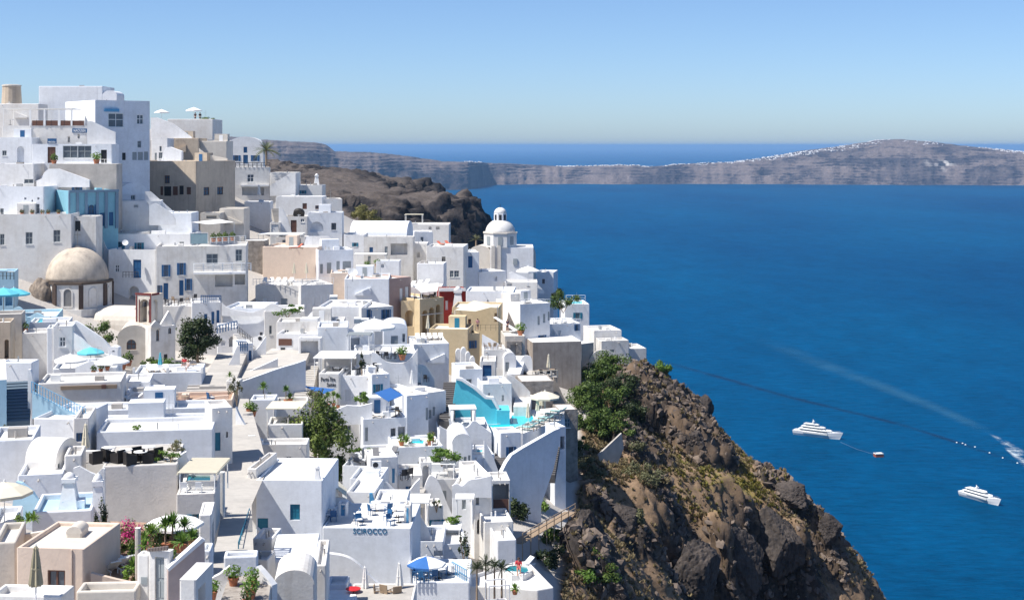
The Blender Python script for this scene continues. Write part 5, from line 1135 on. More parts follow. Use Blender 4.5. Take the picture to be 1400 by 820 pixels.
rail('small dark scrolled balcony beside the tall blue door', [P(168, 379.5, 206.5), P(189, 379.5, 205.6)], .85, .5, DMET, .03)
a = h('pooldeck', 'white roof terrace holding a slim turquoise pool', 148, 262, 320, 345, 8, 2, 213, None)
tub('slim turquoise pool on the roof terrace above the balcony house', a, [(196, 319.5), (261, 319.5), (262, 315.5), (200, 315.5)], POOLW)
person('person in a red swimsuit beside the rooftop pool', a.at(231.5, 315.6), (.5, .05, .05), (.5, .06, .05), rz=2.9); person('person in dark blue crouching by the rooftop pool', a.at(239, 316), (.04, .06, .2), (.04, .05, .15), pose='sit', rz=3)
GLZ = plain('rail_glass', (.30, .42, .45), .1); c = P(260, 334, 205.5); r_ = empty('glass_screen', c, R(9), 'glass terrace screen with white frame above the long balcony', 'screen'); MB().box((1.25, 0, .8), (2.4, .03, 1.5)).build('pane', GLZ, r_)
for x in (0, 2.5): MB().box((x, 0, .8), (.08, .08, 1.7)).build('post', WHP, r_)
MB().box((1.25, 0, 1.66), (2.5, .09, .08)).build('top_bar', WHP, r_)
rail('thin roof railing beyond the glass screen on the balcony house', [P(288, 334, 206), P(336, 331, 212)], .95, 1.2, WHP, .04, 3)
sail('broad pale shade sail beside the rooftop pool', [(262, 304, 214), (300, 300, 222), (320, 304, 218), (285, 307, 212)], CANV, [(262, 304, 214, 2.4), (320, 304, 218, 2.4)])
for i, x in enumerate((292, 300, 308, 318)): make('pot', P(x, 331 - i * .6, 209 + i), 0, 1.3, 'green potted bush along the balcony house roof, %s from the glass screen' % ['first', 'second', 'third', 'fourth'][i], 'roof bushes')
h('hut', 'small white hut left of the rooftop pool with satellite dishes', 140, 188, 318, 350, 5, -8, 214, W4); make('dish', P(171, 340, 206.5), .3, 1.0, 'satellite dish on the white wing left of the rooftop pool')
h('greywall', 'grey ruined stone wall behind the cement dome', 98, 132, 318, 352, 4, 0, 212, CONC, par=0)
slopewall('white wall sweeping down from the hut to the tall blue door', [(130, 314), (138, 318), (146, 340), (156, 345)], 382, 210, 0, .5)
# ---- cement domed church and its bell tower
dC = 203.0; c = P(106, 421, dC); s_ = dC / F
r_ = empty('domed_church', c, 0, 'old church with a bare cement dome on an eight sided drum', 'church')
def z2(py): return (421 - py) * s_
MB().prism(oct_(5.25), z2(446) - 2, z2(418)).build('base', W4, r_)
MB().prism(oct_(4.85), z2(418), z2(384.5)).build('drum', W4, r_)
MB().prism(oct_(5.0), z2(385.5), z2(382.5)).build('cornice', plain('dark_brick_trim', (.10, .075, .06), .9), r_)
for i in range(8):
    t = math.pi / 8 + math.pi / 4 * i; MB().box((4.75 * math.cos(t), 4.75 * math.sin(t), z2(402)), (.5, .62, z2(386) - z2(418)), t).build('corner_pilaster', plain('dark_brick', (.085, .06, .05), .9, var=.4, scale=9), r_)
    t = math.pi / 4 * i; rn = 4.85 * math.cos(math.pi / 8); ap = MB()
    arc = [(-.55, -1.25), (.55, -1.25), (.55, .6)] + [(.55 * math.cos(q * math.pi / 8), .6 + .55 * math.sin(q * math.pi / 8)) for q in range(1, 8)] + [(-.55, .6)]
    nx_, ny_ = math.cos(t), math.sin(t); tx, ty = -ny_, nx_
    def q3(u, v, o): return (nx_ * (rn + o) + tx * u, ny_ * (rn + o) + ty * u, z2(402) + v)
    for (a_, b_2) in zip(arc, arc[1:] + arc[:1]):
        m1 = (a_[0] * 1.3, a_[1] * 1.12); m2 = (b_2[0] * 1.3, b_2[1] * 1.12)
        ap.quad(q3(*a_, .1), q3(*b_2, .1), q3(*m2, .1), q3(*m1, .1)); ap.quad(q3(*a_, .1), q3(*b_2, .1), q3(*b_2, 0), q3(*a_, 0)); ap.quad(q3(*m1, .1), q3(*m2, .1), q3(*m2, 0), q3(*m1, 0))
    w_ = ap.build('window', W4, r_)
    MB().add([q3(u, v, .012) for u, v in arc], [tuple(range(len(arc)))]).build('pane', plain('dusty_glass', (.20, .20, .20), .4) if i in (5, 6) else W4, w_)
prof = [(4.35 * math.cos(q * math.pi / 24) ** .95, z2(383) + 4.75 * math.sin(q * math.pi / 24)) for q in range(12)] + [(.25, z2(383) + 4.8)]
MB().lathe((0, 0, 0), prof, 40).build('dome', DOMEM, r_, smooth=True)
MB().lathe((0, 0, z2(383) + 4.6), [(.5, 0), (.35, .35), (.1, .5)], 10).build('finial', DOMEM, r_)
cr = MB(); cr.box((0, 0, z2(383) + 6.1), (.1, .1, 2.2)); cr.box((0, 0, z2(383) + 6.5), (.9, .1, .1)); cr.build('cross', plain('pale_stone', (.5, .46, .4), .9), r_)
vault_part('front_vault', r_, (-3.6, -6.2), (1.6, -7.2), (.8, 4), 1.6, -5, z2(438), CRM)
vault_part('side_vault', r_, (3.6, -4.6), (4.8, 1.4), (7.4, -1.5), 2.4, -5, z2(438), CRM)
a = h('chapel', 'cream chapel front with rounded pediment and a twin brown window', 160, 206, 463, 512, 7, 0, 183, CRM, vault=('d', 1.7), feats=[('aw', 173, 464, 186, 478, 'n')])
h('chapelside', 'cream chapel side wall with dark red narrow windows below bell tower', 206, 240, 447, 510, 6, 34, 182, W4, feats=[('aw', 213.5, 450.5, 217.5, 466, 'n'), ('aw', 230, 438 + 10, 234, 456, 'n'), ('d', 224, 484, 229, 500, 'k')])
DRED = plain('dark_red_trim', (.16, .035, .035), .8)
for (xa, xm, xb, yt_, yb_, nm) in ((207, 213, 221, 438, 448, 'narrower of two'), (219, 231, 241, 425, 448, 'taller of two')):
    wallpoly('pointed cream gable with dark red edge on the chapel side, ' + nm, [(xa, yb_), (xa, yb_ - 3), (xm, yt_), (xb, yb_ - 3), (xb, yb_)], 181.5 + (xa - 207) * .12, 34, .5, W4, 'gable', 'gable', px0=206)
bt = h('belltower', 'open cream bell tower with dark red arches beside the cement dome', 185, 207, 402, 452, 2.6, -22, 187, CRM, par=0, roofm=TAN, feats=[('ao', 190.5, 409, 204.5, 441, '', 1.6), ('ao', 209.5, 409, 215.5, 440, '', 1.0)], name='bell_tower', cat='bell tower')
for (x0, y0, x1, y1) in ((185.1, 400.5, 206.9, 403.5), (186, 404, 187.6, 441), (205.4, 404, 206.8, 441), (190, 409, 191, 441), (204, 409, 204.9, 441), (207.4, 400.5, 217.5, 403.5)): piece(bt, 'red_trim', x0, y0, x1, y1, .06, DRED)
hb = P(197.5, 419, 186.2) - bt.off; MB().lathe(hb, [(.36, 0), (.3, .1), (.24, .45), (.14, .65), (.04, .72)], 14).build('bell', DMET, bt.root, smooth=True)
# ---- brown rock with grass, at the edge
def boulder(label, p, rad, seed, name='rock_outcrop', mat=None):
    b = bmesh.new(); bmesh.ops.create_icosphere(b, subdivisions=5, radius=1); 
    co = np.array([v.co[:] for v in b.verts]); f1, f2 = worley(co[:, 0] * 1.6 + seed, co[:, 1] * 1.6, co[:, 2] * 1.6, seed); g1, g2 = worley(co[:, 0] * 5 + seed, co[:, 1] * 5, co[:, 2] * 5, seed)
    k = 1 + .3 * (.5 - f1) + .1 * np.clip(g2 - g1, 0, .4) + .08 * fbm(co[:, 0] * 3 + co[:, 2] * 2, co[:, 1] * 3 - co[:, 2], 4, seed, True)
    for v, q in zip(b.verts, k): v.co = Vector((v.co.x * rad[0], v.co.y * rad[1], v.co.z * rad[2])) * float(q)
    me = bpy.data.meshes.new(name); b.to_mesh(me); b.free(); me.polygons.foreach_set('use_smooth', [True] * len(me.polygons)); o = link(name, me, mat or ROCK); o.location = p; return tag(o, label, 'rock')
GREYROCK = plaster('pale_rock', (.30, .245, .20), (.12, .10, .085), 1.0, .7, bump=.15, fine=1.8, streak=.6)
boulder('big bare brown rock behind the cement domed church', P(42, 385, 206), (2.6, 3, 4.2), 5, mat=GREYROCK); boulder('rounded brown rock at the picture edge above the patterned balcony', P(4, 366, 205), (4.0, 3, 3.8), 9, mat=GREYROCK); boulder('low rock with dry tufts left of the cement dome', P(58, 408, 200), (1.8, 2, 2.6), 3, mat=GREYROCK)
for i, (x, y, l) in enumerate(((12, 345, 'dry grass tuft on top of the edge rock'), (34, 352, 'dry tuft in the cleft between the two brown rocks'), (52, 362, 'dark tuft hanging beside the bare brown rock'), (30, 392, 'dark scrub at the foot of the bare brown rock'), (58, 392, 'olive scrub hanging left of the cement dome'), (46, 345, 'dark bush at the wall above the bare brown rock'))): shrub(l, P(x, y, 203), (.9, .8, .8), OLV if i % 2 else DGRN, 260, .15, 20 + i, 'rock tufts')
# ================================================================ edge of the picture, left middle
h('leftedge', 'white house with patterned balcony and arched doors at the picture edge', -14, 20, 372, 440, 5, 0, 190, LBLU, feats=[('ao', -6, 398, 3, 418), ('ao', 7, 395, 17, 418)]); rail('dark patterned balcony on the white edge house', [P(-6, 382, 189.5), P(19, 382, 189.5)], 1.0, .5, DMET, .04)
a = h('turqterr', 'white curved terrace under the turquoise parasols', -10, 78, 434, 470, 8, 0, 172, LBLU)  # blue light on the white terrace put into pale blue plaster
make('turq_parasol', a.at(5, 432), 0, 1.35, 'large turquoise parasol at the picture edge, nearer of the pair', 'turquoise parasols'); make('turq_parasol', a.at(19, 430.5), .4, 1.3, 'large turquoise parasol behind its twin beside the rock', 'turquoise parasols')
for x0, y0, x1, i in ((-6, 425, 20, 'first'), (18, 419, 36, 'second'), (42, 428, 66, 'third')): slopewall('rounded parapet lobe painted blue-lit on the turquoise parasol terrace, %s from the picture edge' % i, [(x0, y0 + 3), ((x0 * 2 + x1) / 3, y0), (x0 * .3 + x1 * .7, y0 + 4), (x1, y0 + 13)], 446, 170.5, 0, .3, LBLU)
a = h('blueplunge', 'white terrace with a pale blue plunge pool below the cement church', 40, 94, 441, 470, 5, 0, 165, None); tub('pale blue plunge pool below the cement church', a, [(47, 442.5), (70, 442.5), (71, 437.5), (52, 437.5)], POOLW)
h('lavwall', 'plain garden wall block with shade painted grey below the turquoise parasols', -14, 30, 430, 508, 4, 0, 161, CONC); h('lavwall_b', 'broad grey-white wall block with a plant niche left of white cylinder', 30, 64, 455, 508, 4, 0, 159, W3)  # lavwall: shade on the block put into its grey colour
make('pot', HOUSES['lavwall_b'].at(35, 454), 0, 1.1, 'round green bush on the broad grey-white wall')
h('brownhut', 'brown stone hut with an arched doorway at the picture edge', -10, 15, 441, 500, 4, 0, 155, TAN, feats=[('ao', 6, 464, 12, 490)])
a = h('cylblock', 'plain white rounded block right of the grey-white wall', 72, 100, 446, 490, 4, 0, 157, None); h('cylblock_b', 'slim white pillar wall left of the plain white block', 64, 72, 448, 505, 3, 0, 157, W2)
slopewall('long white wall sweeping down right from the plain white block', [(99, 440), (104, 439), (120, 449), (140, 463), (152, 476), (161, 483)], 500, 160, 0, .4); slopewall('lower white wall sweeping down beside the turquoise flat parasol', [(98, 452), (112, 463), (128, 477), (150, 486)], 500, 157.5, 0, .35)
make('turq_parasol', P(124, 507, 156), 0, 1.0, 'low turquoise parasol between the sweeping white walls')
h('arcpost', 'small white pillar with rounded head at the end of sweeping wall', 148, 162, 478, 500, 1.2, 0, 155, None, vault=('d', .35), feats=[('an', 153, 479, 157, 481)])
a = h('lowterr', 'white terrace with two white parasols below the sweeping walls', 72, 160, 504, 528, 7, 0, 145, W2)
make('parasol', P(96, 522, 146), 0, 1.1, 'white parasol on the lower terrace, nearer the plain white block', 'lower terrace parasols'); make('parasol', P(153, 526, 143), .3, 1.15, 'white parasol on the lower terrace beside the chapel garden', 'lower terrace parasols')
wallpoly('white gabled wall between the two white parasols', [(103, 522), (103, 502), (124, 493), (150, 500), (150, 522)], 144, 0, .3, W2)
for i, x in enumerate((128, 138, 147)): make('pot', P(x, 512 - i * 3, 142), 0, .9, 'small bush beside the lower terrace white parasol, %s from the gabled wall' % ['first', 'second', 'third'][i], 'lower terrace bushes')
# ---- beam roof, stairs with the blue railing
a = h('beamroof', 'long white house with a bare timber strip set into its roof edge', 52, 166, 524, 560, 6, 0, 134, W3); piece(a, 'timber_strip', 83, 526.5, 160, 531.5, .12, WOOD); piece(a, 'timber_block', 139, 525.5, 145, 531, .2, BRN)
steps('dark blue stairs between white walls at the picture edge', P(22, 577, 118), P(24, 521, 131), 2.2, 13, plain('dark_blue_steps', (.10, .14, .18), .8), below=2)  # treads in one dark blue tone
h('stairleft', 'pale blue stair wall at the picture edge left of the dark stairs', -14, 9, 520, 590, 12, 20, 116, LBLU, par=0); slopewall('white stair wall right of the dark stairs', [(38, 505), (42, 507), (44, 522), (40, 560), (33, 580)], 596, 122, 0, .4)
h('stairtop', 'shaded grey landing wall behind the dark stairs', 0, 44, 495, 524, 2, 0, 134, W2)
a = h('railhouse', 'white house with a plain wall under the light blue stair railing', 46, 102, 571, 625, 7, -6, 114, W2); h('railhouse_b', 'white corner block where the light blue stair railing ends', 100, 122, 572, 622, 5, 10, 112, W3)
wallpoly('pale blue slanting stair flank below the light blue railing', [(44, 572), (44, 535), (118, 574), (118, 580)], 117, 4, .3, LBLU)
rail('light blue railing slanting down from the dark stairs', [P(43, 537, 117), P(117, 574, 116)], .95, .28, SKYP, .025, 2)
for i, (x, y, l) in enumerate(((34, 598, 'grey pot plant on the wall by the dark stairs'), (8, 594, 'bushy pot at the picture edge above pale wall'))): make('grey_pot', P(x, y, 107), 0, .8, l)
# ---- long low houses stepping to the lane
a = h('long1', 'long low lavender-white house, first above the café terrace', 105, 287, 561, 592, 4, 0, 127, W2); a = h('long1b', 'long white parapet house, second above the café terrace', 132, 288, 577, 610, 3.2, 0, 121, W2)
a = h('long2', 'long plain white house with a teal door to the lane', 132, 291, 590, 634, 5.5, 0, 113, W2)
h('laneend', 'narrow white house end with a tangle of cables by the lane', 289, 318, 558, 628, 4, 20, 117, W3, feats=[('d', 292, 591, 301.5, 616, 't'), ('n', 309, 590, 312, 598)])
shrub('yellow-green shrub in the white roof planter above the café', HOUSES['long1b'].at(189, 577), (.55, .45, .35), LGRN, 260, .08, 31); shrub('smaller yellow-green shrub in the round white planter above the café', HOUSES['long2'].at(185, 588), (.45, .4, .3), LGRN, 220, .08, 32)
MB_ = [('dark', 220), ('pale', 228), ('grey', 254)]
a = h('pinkterr', 'low terrace with terracotta floor behind the long low houses', 176, 318, 549, 572, 5, 0, 138, PINK, roofm=TERR); slopewall('pale wavy parapet behind the terracotta terrace', [(196, 548), (222, 543), (236, 546), (262, 546), (278, 543), (312, 540)], 566, 141, 0, .3, PINK)
for i, (x, y) in enumerate(((229, 551), (240, 551), (253, 551))): make('wood_table', P(x, y, 139), 0, .9, 'small dark table on the terracotta terrace, %s from the wavy end' % ['first', 'second', 'third'][i], 'terracotta tables')
make('blue_chair', a.at(288, 551), .6, 1.2, 'blue folding chair on the terracotta terrace'); shrub('small tree in a bed at the lane corner by terracotta terrace', P(324, 549, 136), (.8, .8, 1.5), OLV, 420, .1, 33)
for i, (x, y) in enumerate(((172, 546), (184, 548), (196, 551))): make('white_lounger', P(x, y, 139), .4, .9, 'white lounger on the step terraces left of terracotta floor, %s' % ['first', 'second', 'third'][i], 'step terrace loungers')
h('stept', 'white stepped terraces below the sunbathers deck', 168, 205, 522, 560, 5, 0, 143, None); h('stept_b', 'lower white step with parapet below the sunbathers deck', 172, 222, 536, 566, 4, 0, 140, W2)
# ---- sunbathers deck
a = h('sundeck', 'white deck with wooden loungers and a folded turquoise parasol', 183, 276, 510, 552, 6, 0, 152, W2)
make('closed_turq', a.at(219, 509), 0, .82, 'folded turquoise parasol on the white deck'); rail('low white posts along the front of the wooden lounger deck', [P(183, 510, 152), P(276, 510, 152)], .6, 3.5, WHP, .12, 1, r2=.03)
for i, x in enumerate((205, 213, 228)): make('lounger', a.at(x, 508.5), 2.0, .95, 'wooden lounger on the white deck, %s from the chapel' % ['first', 'second', 'third'][i], 'white deck loungers')
person('woman in a pale dress sitting at a table on the white deck', a.at(257, 508), (.6, .5, .46), (.55, .45, .42), (.25, .14, .06), 'sit', 2.6); person('person in red sitting behind the pale dressed woman on the deck', a.at(252, 503.5), (.5, .03, .04), (.1, .1, .12), (.03, .02, .02), 'sit', 3.0)
make('wood_table', a.at(264, 507), 0, 1, 'wooden table beside the woman in pale dress'); 
for i, (x, y) in enumerate(((168, 505), (176, 500))): make('pot', P(x, y, 160), 0, 1.5, 'leafy bush in front of the chapel, %s from the pillar' % ['first', 'second'][i], 'chapel bushes')
shrub('dense green hedge bush between cement church and chapel', P(138, 474, 180), (2.2, 1.5, 2.2), GRN, 1500, .17, 34); shrub('bright hedge behind the wooden loungers', P(231, 505, 168), (2.2, .9, .8), LGRN, 500, .15, 35); shrub('green hedge under the chapel door', P(208, 503, 176), (1.4, .8, .7), GRN, 400, .15, 36)
tree('dense dark evergreen tree in front of the chapel', P(271, 503, 172), 6.2, (3.1, 2.5, 2.8), DGRN, 6500, .18, 3, 26)
# ---- steps, ramp and blue-balustrade houses
a = h('bluebal', 'white house with blue shutters and blue balustrade above dark tree', 262, 302, 414, 446, 6, 14, 194, None, feats=[('d', 279, 429, 283.5, 437, 'b'), ('d', 289, 426, 293, 443, 'b'), ('d', 296, 424, 300, 441, 'b')])
rail('blue balustrade on the roof of the blue shuttered house', [P(275, 414, 194), P(302, 414, 197)], 1.0, .35, BLUEP, .06, 2)
for i, (x, y) in enumerate(((228, 416), (238, 414), (247, 416), (256, 413), (266, 411))): make('wood_chair' if i % 2 else 'chair', P(x, y, 196), i * 1.1, 1, 'café chair on the terrace above the chapel gables, %s from the bell tower' % ['first', 'second', 'third', 'fourth', 'fifth'][i], 'terrace café chairs')
h('cafeterr', 'white café terrace with dark railing above the chapel gables', 222, 264, 418, 446, 6, 4, 194.5, W3); rail('dark railing of the café terrace above the chapel gables', [P(222, 418, 194), P(264, 418, 195)], .9, .4, DMET, .025)
a = h('bluearch', 'white house with an arched doorway and small blue balustrades beside steps', 297, 326, 448, 486, 5, 12, 188, None, feats=[('ao', 313, 460, 322, 474), ('an', 302, 465, 308, 472)])
rail('small blue balustrade above the arched doorway', [P(297, 456, 187), P(324, 449, 187.5)], 1.0, .35, BLUEP, .06, 2)
h('midA', 'plain white house with a long blank wall right of the blue shutters', 304, 362, 421, 476, 8, -4, 196, W2, feats=[('w', 355, 454, 359, 462, 'n')]); h('midB', 'white house with small windows below the railed terrace', 361, 416, 426, 484, 8, 8, 194, W3, feats=[('w', 368, 445, 371.5, 457, 'g'), ('w', 396, 435, 402, 446, 'g')])
slopewall('white wavy parapet between the two plain white houses', [(303, 414), (312, 421), (330, 425), (345, 427), (361, 421), (372, 415), (385, 420)], 432, 195, 0, .3)
shrub('bright green vine spilling over the white parapet', P(393, 431, 192), (2.3, .8, .9), LGRN, 700, .14, 37, name='vine', cat='vine')
rail('dark slanting stair railing on the plain white house', [P(325, 455, 186), P(345, 471, 184)], .9, .35, DMET, .03); steps('outside steps with dark railing on the plain white house', P(345, 478, 184), P(325, 456, 187), 1.4, 11, W4)
make('ac', P(357, 466, 187), 0, 1, 'air conditioner box on the plain white house wall')
steps('broad paved steps climbing past the dark tree', P(296, 528, 152), P(318, 482, 176), 3.6, 10, PAVE, below=2.5); slopewall('white wall flanking the broad paved steps', [(298, 512), (306, 508), (316, 492), (324, 474), (328, 473)], 530, 166, 10, .35)
steps('shaded grey steps below the broad paved steps', P(282, 556, 146), P(290, 524, 154), 5.0, 8, CONC, below=2.5)
h('bluedoor', 'small white block with two blue doors beside the ramp', 325, 346, 470, 502, 4, 20, 175, None, feats=[('d', 332, 483, 337.5, 497, 'b'), ('d', 340, 479, 344, 493, 'b')]); rail('short blue gate railing above the blue doors', [P(326, 480, 174), P(338, 480, 175)], 1.1, .3, BLUEP, .06, 2)
slopewall('white wall rising along the lane beside the blue doors', [(343, 482), (352, 476), (362, 462), (364, 460)], 496, 178, 12, .35)
a = hp('ramp', 'paved ramp lane climbing to the pillared gate', [(322, 521), (416, 495), (416, 478), (372, 478), (316, 512)], 158, par=0, roofm=PAVE, mat=W2, name='ramp_lane', cat='lane') if False else None
# ramp: sloping paved sheet with its tall retaining wall
q = [P(312, 524, 157), P(418, 494, 170), P(424, 480, 180), P(372, 476, 184), P(322, 508, 166)]
tag(MB().slab(q, (0, 0, -.8)).build('ramp_lane', PAVE, fix=True), kind='structure')
slopewall('tall white retaining wall curving up along the ramp', [(326, 523), (352, 514), (380, 504), (404, 497), (418, 492)], 556, 156, 28, .4); slopewall('low white kerb wall dividing the ramp lane', [(322, 518), (338, 509), (358, 500), (380, 490)], 520, 165, 24, .3)
h('corner', 'white square pier at the foot of the ramp wall', 309, 328, 520, 556, 1.6, 0, 152, None); make('agave', HOUSES['corner'].at(314, 519), 0, .8, 'blue-green agave on top of the white square pier')
# ---- pillared gate house and pergola hotel
a = h('signhouse', 'white house with a dark brown sign board and a small black window', 378, 434, 456, 496, 7, -3, 182, None, feats=[('w', 383.5, 475, 390, 485, 'k')]); piece(a, 'sign_board', 381, 463, 399, 472, .06, BRN)
h('gate', 'white pillared gateway with dark posts beside the brown sign', 408, 439, 462, 500, 1.6, 0, 178, None, feats=[('o', 411, 466, 435, 496)]); h('signhouse_b', 'white house wing with a plain shaded wall right of the gateway', 434, 476, 447, 496, 6, 6, 180, W2)
h('stairhouse', 'big white flat house with outside steps on its roof', 435, 496, 419, 462, 9, -3, 194, None, feats=[('n', 462, 433, 466, 437)]); h('stairhouse_b', 'white side with three narrow blue windows right of the roof steps', 494, 538, 421, 462, 9, 30, 193, None, feats=[('w', 503, 423, 506.5, 434, 'b'), ('w', 523, 417 + 6, 526.5, 436, 'b'), ('w', 529, 423, 532.5, 434, 'b')])
steps('white outside steps climbing to the roof of the big flat house', P(421, 444, 192), P(443, 420, 196), 2.2, 12, W, below=2)
make('ac', P(464, 443, 190), 0, 1.1, 'air conditioner on the wall of the big white flat house'); make('tank', HOUSES['stairhouse'].at(456, 412), .2, .9, 'small water tank on the big white flat roof'); make('antenna', HOUSES['stairhouse'].at(475, 414), .2, 1, 'thin antenna on the big white flat roof')
h('rampr', 'white tier with sloping roof in front of the big flat house', 378, 470, 440, 462, 5, 4, 186, None)
h('smallvault', 'small white vaulted house with a grey door below the big flat house', 524, 557, 449, 482, 6, 6, 183, None, vault=('d', .7), feats=[('d', 534.5, 459, 544, 480, 'g'), ('w', 550, 456, 554, 468, 'g')])
for i, (x, y) in enumerate(((489, 444), (499, 445))): make('tank', P(x, y - 2, 188), .1, .8, 'white water tank by the small vaulted house, %s of two' % ['first', 'second'][i], 'water tanks')
h('awnh', 'low white room with a striped awning left of white square parasol', 476, 512, 456, 486, 5, 14, 180, W2, feats=[('o', 479, 462, 492, 478)]); canopy('grey striped awning slanting over the low white room', 474, 506, 455, 458, 176, deep=3, mat=GREYP, hgt=2.4, slats=8)
a = h('parterr', 'white terrace with round tables under the square parasol', 487, 570, 484, 540, 8, 8, 171, W2); make('parasol', a.at(512, 487), .4, 1.75, 'large white square parasol above the curved terrace')
slopewall('white curved parapet dipping around the dining terrace', [(508, 481), (516, 484), (526, 493), (538, 496), (557, 494), (571, 477)], 540, 168.5, 8, .35)
for i, (x, y) in enumerate(((522, 489), (531, 490), (541, 490), (549, 487))):
    make('table', a.at(x, y), 0, 1, 'round white table on the curved dining terrace, %s from the square parasol' % ['first', 'second', 'third', 'fourth'][i], 'curved terrace tables'); make('chair', a.at(x - 4, y + .6), 1 + i, 1, 'dark chair on the curved dining terrace, %s from the square parasol' % ['first', 'second', 'third', 'fourth'][i], 'curved terrace chairs')
make('flower_pot', a.at(550, 492), 0, 1.7, 'terracotta pot of brown flowers on the curved dining terrace')
a = h('hotel', 'white hotel wall with raised dark lettering below a pergola', 436, 464, 510, 560, 6, -2, 163, W3, feats=[]); lettering(a, 'Porto Fira', 439, 515.5, 458.5, 521, DMET); lettering(a, 'Suites', 447, 523, 459, 528, DMET)
a = h('hotel_b', 'white hotel block with two pale shutters under the pergola terrace', 464, 510, 513, 562, 8, -8, 164, None, feats=[('d', 471, 533, 475, 548, 'w'), ('d', 475.5, 533, 479.5, 548, 'w'), ('w', 491, 536, 500, 544, 'g')]); h('hotel_c', 'white rounded corner of the hotel right of the pale shutters', 508, 533, 512, 575, 7, 20, 162, W2)
canopy('long white pergola roof over the hotel breakfast terrace', 428, 482, 488, 490, 166, deep=5.5, hgt=2.5, yaw=-2, mat=CANV)
for i, (x, y) in enumerate(((462, 511), (472, 511.5), (486, 511), (494, 509), (506, 508), (517, 506))): make('square_table', P(x, y, 167), 0, 1, 'white table on the hotel pergola terrace, %s from the lettering' % ['first', 'second', 'third', 'fourth', 'fifth', 'sixth'][i], 'pergola terrace tables'); make('chair', P(x - 4, y + .6, 167), i, 1, 'dark chair on the hotel pergola terrace, %s from the lettering' % ['first', 'second', 'third', 'fourth', 'fifth', 'sixth'][i], 'pergola terrace chairs')
shrub('dark climbing plant on the pergola post', P(495, 511, 165), (.45, .45, 1.7), DGRN, 380, .11, 38, name='vine', cat='vine')
h('hotelback', 'shaded white back wall of the pergola terrace', 440, 512, 490, 515, 1, -2, 171.5, W3)
steps('grey steps between the ramp wall and the hotel lettering', P(413, 546, 156), P(424, 500, 172), 2.0, 18, PAVE, below=2.5)
# ---- blue awning terrace
a = h('blueterr', 'white house with a blue awning terrace and open ground floor', 496, 556, 573, 622, 7, 14, 151, None, feats=[('d', 499, 584, 503, 603, 'g'), ('o', 534, 585, 541, 606), ('o', 544, 583, 554, 604)])
sail('bright blue square awning over the house terrace', [(512, 537, 153), (534, 530, 158), (551, 540, 155), (531, 549, 150.5)], BLCV, [(531, 549, 152, 1.9), (551, 540, 155, 2.2)]); sail('blue triangular sail beside the hotel lettering', [(382, 515, 166), (420, 528, 160), (459, 532, 160), (441, 539, 157)], BLCV, [(441, 539, 157, 2.4)])
make('lounger', a.at(514, 571), 2.7, 1, 'wooden lounger under the blue awning'); make('wood_table', a.at(540, 569), 0, 1.1, 'wooden table under the blue awning'); make('wood_chair', a.at(545, 567), 1, 1.05, 'wooden chair under the blue awning'); make('yucca', a.at(500, 572), 0, 1.1, 'potted plant at the corner of the blue awning terrace')
h('bluewall', 'white wall with a pointed coping left of the blue awning terrace', 448, 498, 566, 618, 5, 8, 153, W3); slopewall('white coping stepping up left of the blue awning terrace', [(444, 563), (460, 560), (474, 554), (492, 555), (509, 551)], 580, 152, 6, .35, curve=False)
shrub('bright spiky bushes on the ledge between hotel and blue awning', P(496, 556, 156), (1.4, .7, 1.0), LGRN, 500, .13, 39); 
for i, (x, y) in enumerate(((448, 556), (456, 555), (462, 558))): make('tall_yucca', P(x, y, 157), i, .8, 'yucca under the hotel lettering, %s from the triangular sail' % ['first', 'second', 'third'][i], 'hotel yuccas')
# ---- left planted terrace under the ramp wall, white canopy
for i, (x, y, k, s) in enumerate(((360, 549, 'tall_yucca', 1.0), (369, 550, 'yucca', 1.0), (391, 551, 'tall_yucca', .9), (397, 550, 'yucca', 1.0))): make(k, P(x, y, 150), i, s, 'yucca plant below the ramp wall, %s from the white pier' % ['first', 'second', 'third', 'fourth'][i], 'ramp yuccas')
a = h('plantbed', 'white planted terrace bed below the ramp wall', 342, 376, 546, 572, 3, 4, 145, W2); h('plantbed_b', 'grey topped terrace with a round table below the ramp wall', 376, 420, 552, 574, 4, 0, 147, W3, roofm=PAVE)
canopy('pale flat canopy on white posts left of the leafy tree', 363, 412, 557, 559.5, 139, deep=4, hgt=2.6, mat=CRCV); h('canopyroom', 'shaded white room under the pale flat canopy', 366, 414, 580, 606, 4, 0, 137, W3)
for i, (x, y, l) in enumerate(((341, 566, 'red flowers on the lane wall below the white pier'), (346, 569, 'olive bush on the lane wall below the white pier'))): make('flower_pot', P(x, y, 138), 0, 1.3, l)
slopewall('white wall curving down along the lane', [(322, 556), (326, 566), (334, 580), (345, 592), (358, 602)], 614, 132, -14, .35); MB_ = None
h('lanebox', 'grey utility box on the paved lane', 339, 349, 596, 606, .8, 10, 127, GREYP and CONC, par=.02, name='utility_box', cat='box')
h('lanewall_r', 'low white wall with pots between the lane and leafy tree', 352, 420, 608, 640, 3, 4, 131, W3)
tree('tall leafy green tree in the middle of the terraces', P(430, 662, 139), 8.6, (3.4, 2.6, 4.0), MGRN, 8000, .16, 11, 26, lean=(.2, 0)); shrub('yellowish bushy growth at the top of the leafy tree', P(428, 556, 148), (1.5, 1.2, 1.4), OLV, 700, .12, 40); shrub('dense lower green bush beside the leafy tree', P(462, 660, 140), (1.3, 1.2, 2.2), GRN, 1300, .14, 41)
